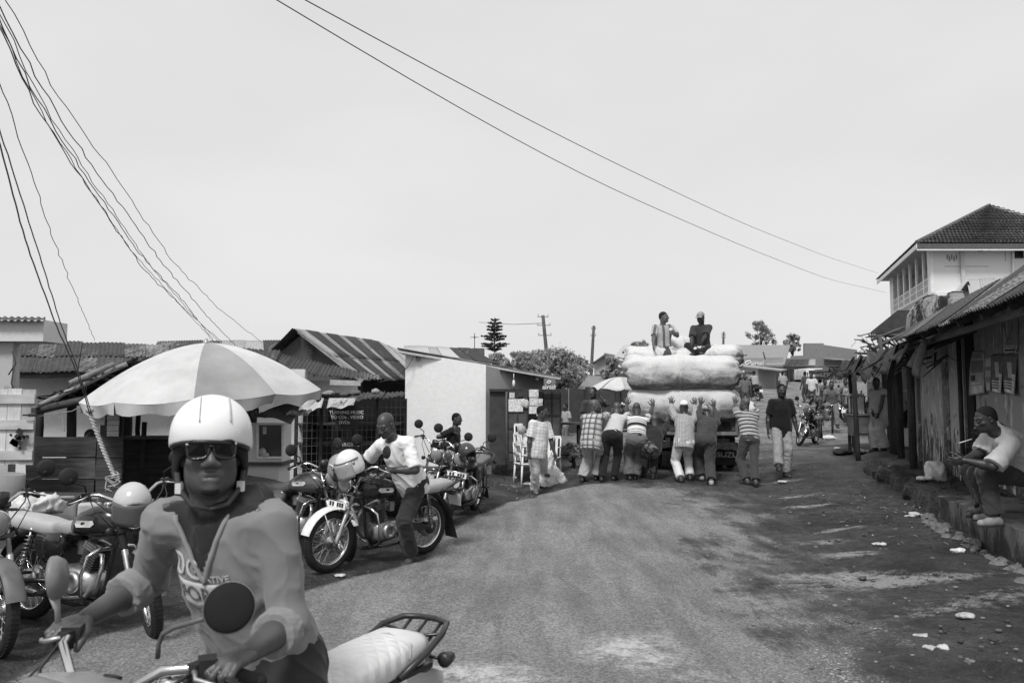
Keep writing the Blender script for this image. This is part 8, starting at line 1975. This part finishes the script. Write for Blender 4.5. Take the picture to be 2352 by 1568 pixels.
CROWD = [(1866, 935, 150, .60, .04, 'person in white shirt and black trousers walking up the street'), (1955, 975, 160, .30, .22, 'person in patterned dress standing near the brush roof'), (1942, 965, 200, .18, .12, 'person in grey clothes beside the patterned dress'), (1852, 925, 20, .06, .05, 'person in dark clothes in front of the parked minivan'), (1900, 940, 180, .4, .1, 'person in pale top walking between the street motorcycles'), (1712, 940, 170, .14, .05, 'dark haired person half hidden behind the loaded sacks'), (1800, 922, 10, .3, .06, 'person sitting low beside corner shop door')]
for k, (u, v, rz, c1, c2, lb) in enumerate(CROWD):
    p = G(u, v); dress = 'dress' in lb
    who(lb, (u, v), p.y, rz, dict(mat=cloth(c1, 'patch', c1 * .5, 7., None, .5) if dress else cloth(c1), hem=.45 if dress else .1, loose=.04 if dress else .02, flare=.03 if dress else 0), dict(mat=cloth(c2), end=.55 if dress else .95), 1.66, z=p.z, skin_c=.04, hair=.012, res=.022, seed=70 + k, yaw=(k * 37) % 50 - 25)
who('small seated vendor on the ground by the sheet fence', (1302, 940), 27, 120, dict(mat=cloth(.35), hem=.1), dict(mat=denim2), 1.6, z=float(gz(X(1302, 27), 27)) - .5, skin_c=.04, hair=.01, res=.022, seed=90)

# ------------------------------------------------------------------ litter and stones on the road and the verge
LIT = [('paper_scrap', 'crumpled white paper lying on dirt before the kerb end', 2112, 1185, .16, .5, 'litter'), ('paper_scrap', 'torn white wrapper leaning at the kerb end', 2090, 1187, .10, .5, 'litter'), ('plastic_bag', 'flat white plastic bag scrap below the kerb stones', 2206, 1268, .13, .7, 'bag'), ('plastic_bag', 'twisted pale bag lying low on the dark verge', 2150, 1490, .10, .45, 'bag'), ('paper_scrap', 'thin pale strip of litter above twisted bag', 2118, 1462, .07, .4, 'litter'), ('banana_skin', 'pale limp peel on the wet verge near kerb', 2215, 1418, .10, .4, 'peel'), ('stone', 'dark flat stone lying in the biggest pale spill', 1905, 1350, .09, .05, 'stone'), ('stone', 'rounded dark stone at edge of biggest pale spill', 1985, 1330, .08, .09, 'stone'), ('stone', 'small dark stone below the narrow pale streak', 1905, 1297, .07, .06, 'stone'), ('paper_scrap', 'white litter flake beyond the narrow pale streak', 2020, 1252, .1, .5, 'litter'), ('stick', 'dark broken twig lying on the verge', 1975, 1432, .2, .03, 'twig'), ('stick', 'short dark twig resting beside the broken one', 1935, 1412, .12, .03, 'twig'), ('leaf', 'dry dark leaf lying on open asphalt', 1300, 1262, .07, .03, 'leaf'), ('stick', 'thin dark stick lying near asphalt edge', 1712, 1264, .09, .03, 'stick'), ('stone', 'small stone at lower edge of asphalt', 1990, 1520, .05, .06, 'stone'), ('paper_scrap', 'white scrap on bank before the plastic chairs', 1208, 1113, .16, .65, 'litter'), ('paper_scrap', 'pale scrap beside the walking man foot', 1180, 1098, .12, .5, 'litter'), ('plastic_bag', 'small white bag on ground behind truck corner man', 1800, 1108, .14, .6, 'bag'), ('paper_scrap', 'long pale litter strip in the middle street', 1905, 1008, .35, .6, 'litter'), ('paper_scrap', 'white flake of litter under food table', 1920, 1030, .12, .7, 'litter'), ('rag_heap', 'dark heap of rags and rubbish by the stall post', 1935, 1043, .35, .03, 'rags'), ('rag_heap', 'pale torn rubbish heap beside the veranda platform', 1985, 1040, .3, .2, 'rags'), ('stick', 'pale stick lying before the earth bank', 2040, 1076, .4, .3, 'stick'), ('paper_scrap', 'pale wrapper lying beside middle of road edge', 1275, 1402, .05, .3, 'litter'), ('paper_scrap', 'small white scrap by the front wheel of shiny motorcycle', 780, 1322, .07, .5, 'litter'), ('stone', 'dark clod at the bottom pale spill', 1010, 1545, .07, .06, 'stone'), ('stone', 'flat clod beside the bottom pale spill', 1105, 1552, .08, .06, 'stone')]
for k, (nm, lb, u, v, s_, c, ct) in enumerate(LIT):
    p = G(u, v); sz = (s_, s_ * .6, s_ * .35) if nm not in ('stick',) else (s_, s_ * .12, s_ * .12)
    rubbish(nm, lb, p + Vector((0, 0, sz[2] * .25)), sz, M(c, .8, .35, 20, .3), ct, 100 + k)
rr = random.Random(77); m = MB()
for i in range(1500):
    u = rr.uniform(1650, 2340); v = rr.uniform(1090, 1560); p = G(u, v) if i < 420 else None
    if p is None: p = on_ground(rr.uniform(-4, 6.5), rr.uniform(2.5, 17))
    if walloff(p.x, p.y) > -1.05: continue
    if abs(p.x) < 1.5 and p.y < 14 and rr.random() < .75: continue
    s_ = rr.uniform(.006, .022); m.ball(p + Vector((0, 0, s_ * .3)), (s_ * rr.uniform(.7, 1.5), s_, s_ * .6), 5, rr.randrange(3))
tag(m.build('gravel', [M(.05, .9), M(.10, .9), M(.19, .9)]), kind='stuff')
m = MB()
for i in range(600):
    u = rr.choice((0, 1)); p = on_ground(rr.uniform(-1.3, .6), rr.uniform(13.2, 16.0)) if u else on_ground(rr.uniform(4.2, 6.4), rr.uniform(8.5, 14))
    if walloff(p.x, p.y) > -.9: continue
    q = Vector((rr.uniform(-.08, .08), rr.uniform(-.06, .06), rr.uniform(.0, .02))); w_ = Vector((-q.y, q.x, 0)).normalized() * rr.uniform(.004, .012); p.z += .012; m.add([p - w_, p + w_, p + q + w_, p + q - w_], [(0, 1, 2, 3)], rr.randrange(2))
tag(m.build('straw_litter', [M(.30, .9), M(.08, .9)]), kind='stuff')

# ------------------------------------------------------------------ cables across the sky
def cable(label, pts, rad=.011, wig=.0, n=40, group='overhead cables', name='power_cable', mt=None, twist=0):
    """pts: (u, v, distance)"""
    pts = [P(*p) for p in pts]; L_ = [0]
    for a, b in zip(pts[:-1], pts[1:]): L_.append(L_[-1] + (b - a).length)
    out = []; rr = random.Random(len(label))
    for t in np.linspace(0, L_[-1], n):
        c = [np.interp(t, L_, [p[i] for p in pts]) for i in range(3)]; out.append(Vector(c))
    for _ in range(6): out = [out[0]] + [(out[i - 1] + out[i] * 2 + out[i + 1]) / 4 for i in range(1, n - 1)] + [out[-1]]
    if wig: out = [p + Vector((rr.uniform(-wig, wig), rr.uniform(-wig, wig), rr.uniform(-wig, wig))) for p in out]
    return tag(MB().tube(out, rad, 5).build(name, mt or M(.03, .7)), label, 'cable' if 'cable' in name else 'rope', group)
def dist_line(px, d0, d1):
    n = len(px); l = [0]
    for a, b in zip(px[:-1], px[1:]): l.append(l[-1] + math.hypot(b[0] - a[0], b[1] - a[1]))
    return [(u, v, 1 / (1 / d0 + (1 / d1 - 1 / d0) * t / l[-1])) for (u, v), t in zip(px, l)]
cable('upper of two cables crossing the open sky to balcony', dist_line([(660, -22), (690, 0), (1060, 196), (1350, 346), (1700, 511), (1900, 590), (2016, 627)], 9, 57), .0075)
cable('lower of two cables crossing the open sky to balcony', dist_line([(605, -18), (632, 0), (1000, 222), (1350, 411), (1700, 563), (1900, 641), (2036, 672)], 9, 55), .0075)
BUN = [([(12, 0), (130, 215), (262, 400), (395, 600), (500, 706), (598, 784)], 16), ([(-4, 10), (110, 230), (240, 420), (370, 600), (470, 720), (540, 792)], 16), ([(-6, 20), (90, 225), (215, 420), (345, 610), (440, 720), (512, 796)], 17), ([(-8, 30), (80, 225), (195, 400), (310, 570), (420, 690), (497, 790)], 17), ([(-10, 36), (70, 215), (180, 395), (300, 575), (415, 700), (492, 786)], 17), ([(-12, 44), (75, 230), (175, 390), (330, 620), (430, 715), (505, 782)], 17)]
NM = ['outermost', 'second', 'third', 'fourth', 'fifth', 'innermost']
for k, (px, d1) in enumerate(BUN): cable(NM[k] + ' drop cable of the bundle falling toward umbrella roofs', dist_line(px, 6, d1), .0042 + .001 * (k % 2), .012, 60)
cable('single crinkled cable falling to low house ridge', dist_line([(-5, 180), (40, 300), (80, 420), (120, 545), (165, 655), (218, 782)], 6, 15), .0042, .012, 50)
cable('outer guy rope running down beside umbrella', dist_line([(-6, 310), (60, 560), (130, 750), (180, 862), (208, 955)], 5.5, 8.3), .006, .003, 40, 'guy ropes at the plank stall', 'guy_rope', M(.12, .8))
cable('inner guy rope converging onto the outer one', dist_line([(-6, 280), (70, 520), (140, 745), (184, 862), (212, 955)], 5.5, 8.3), .005, .003, 40, 'guy ropes at the plank stall', 'guy_rope', M(.12, .8))
o = thing('twisted_rope', 'thick twisted rope tail knotted below the guy ropes', 'rope', P(265, 1110, 8.3)); a, b = P(208, 952, 8.3), P(266, 1098, 8.2)
for q in (0, PI):
    pts = []
    for t in np.linspace(0, 1, 80): pts.append(a.lerp(b, t) + Vector((math.cos(t * 60 + q) * .014, math.sin(t * 60 + q) * .014, -.02 * math.sin(PI * t))))
    MB().tube(pts, .013, 6).build('strand', ROPE, o, True)
rr = random.Random(9)
for k in range(5):
    p0 = P(262, 1085, 8.2); pts = [p0 + Vector((rr.uniform(-.1, .1), rr.uniform(-.05, .05), -.03 * i + rr.uniform(-.04, .04))) for i in range(6)]; cs = []
    for t in np.linspace(0, 5, 30): i = min(int(t), 4); cs.append(pts[i].lerp(pts[i + 1], smooth(0, 1, t - i)))
    MB().tube(cs, .006, 5).build('frayed_end', ROPE, o, True)
MB().lathe([(.03, -.03), (.045, 0), (.03, .03)], P(206, 942, 8.3), (.3, 0, 1), 8).build('knot', ROPE, o, True)
cable('faint cable running from tall power pole to conifer side', dist_line([(1247, 742, ), (1180, 745), (1100, 740)], 44, 60), .015)
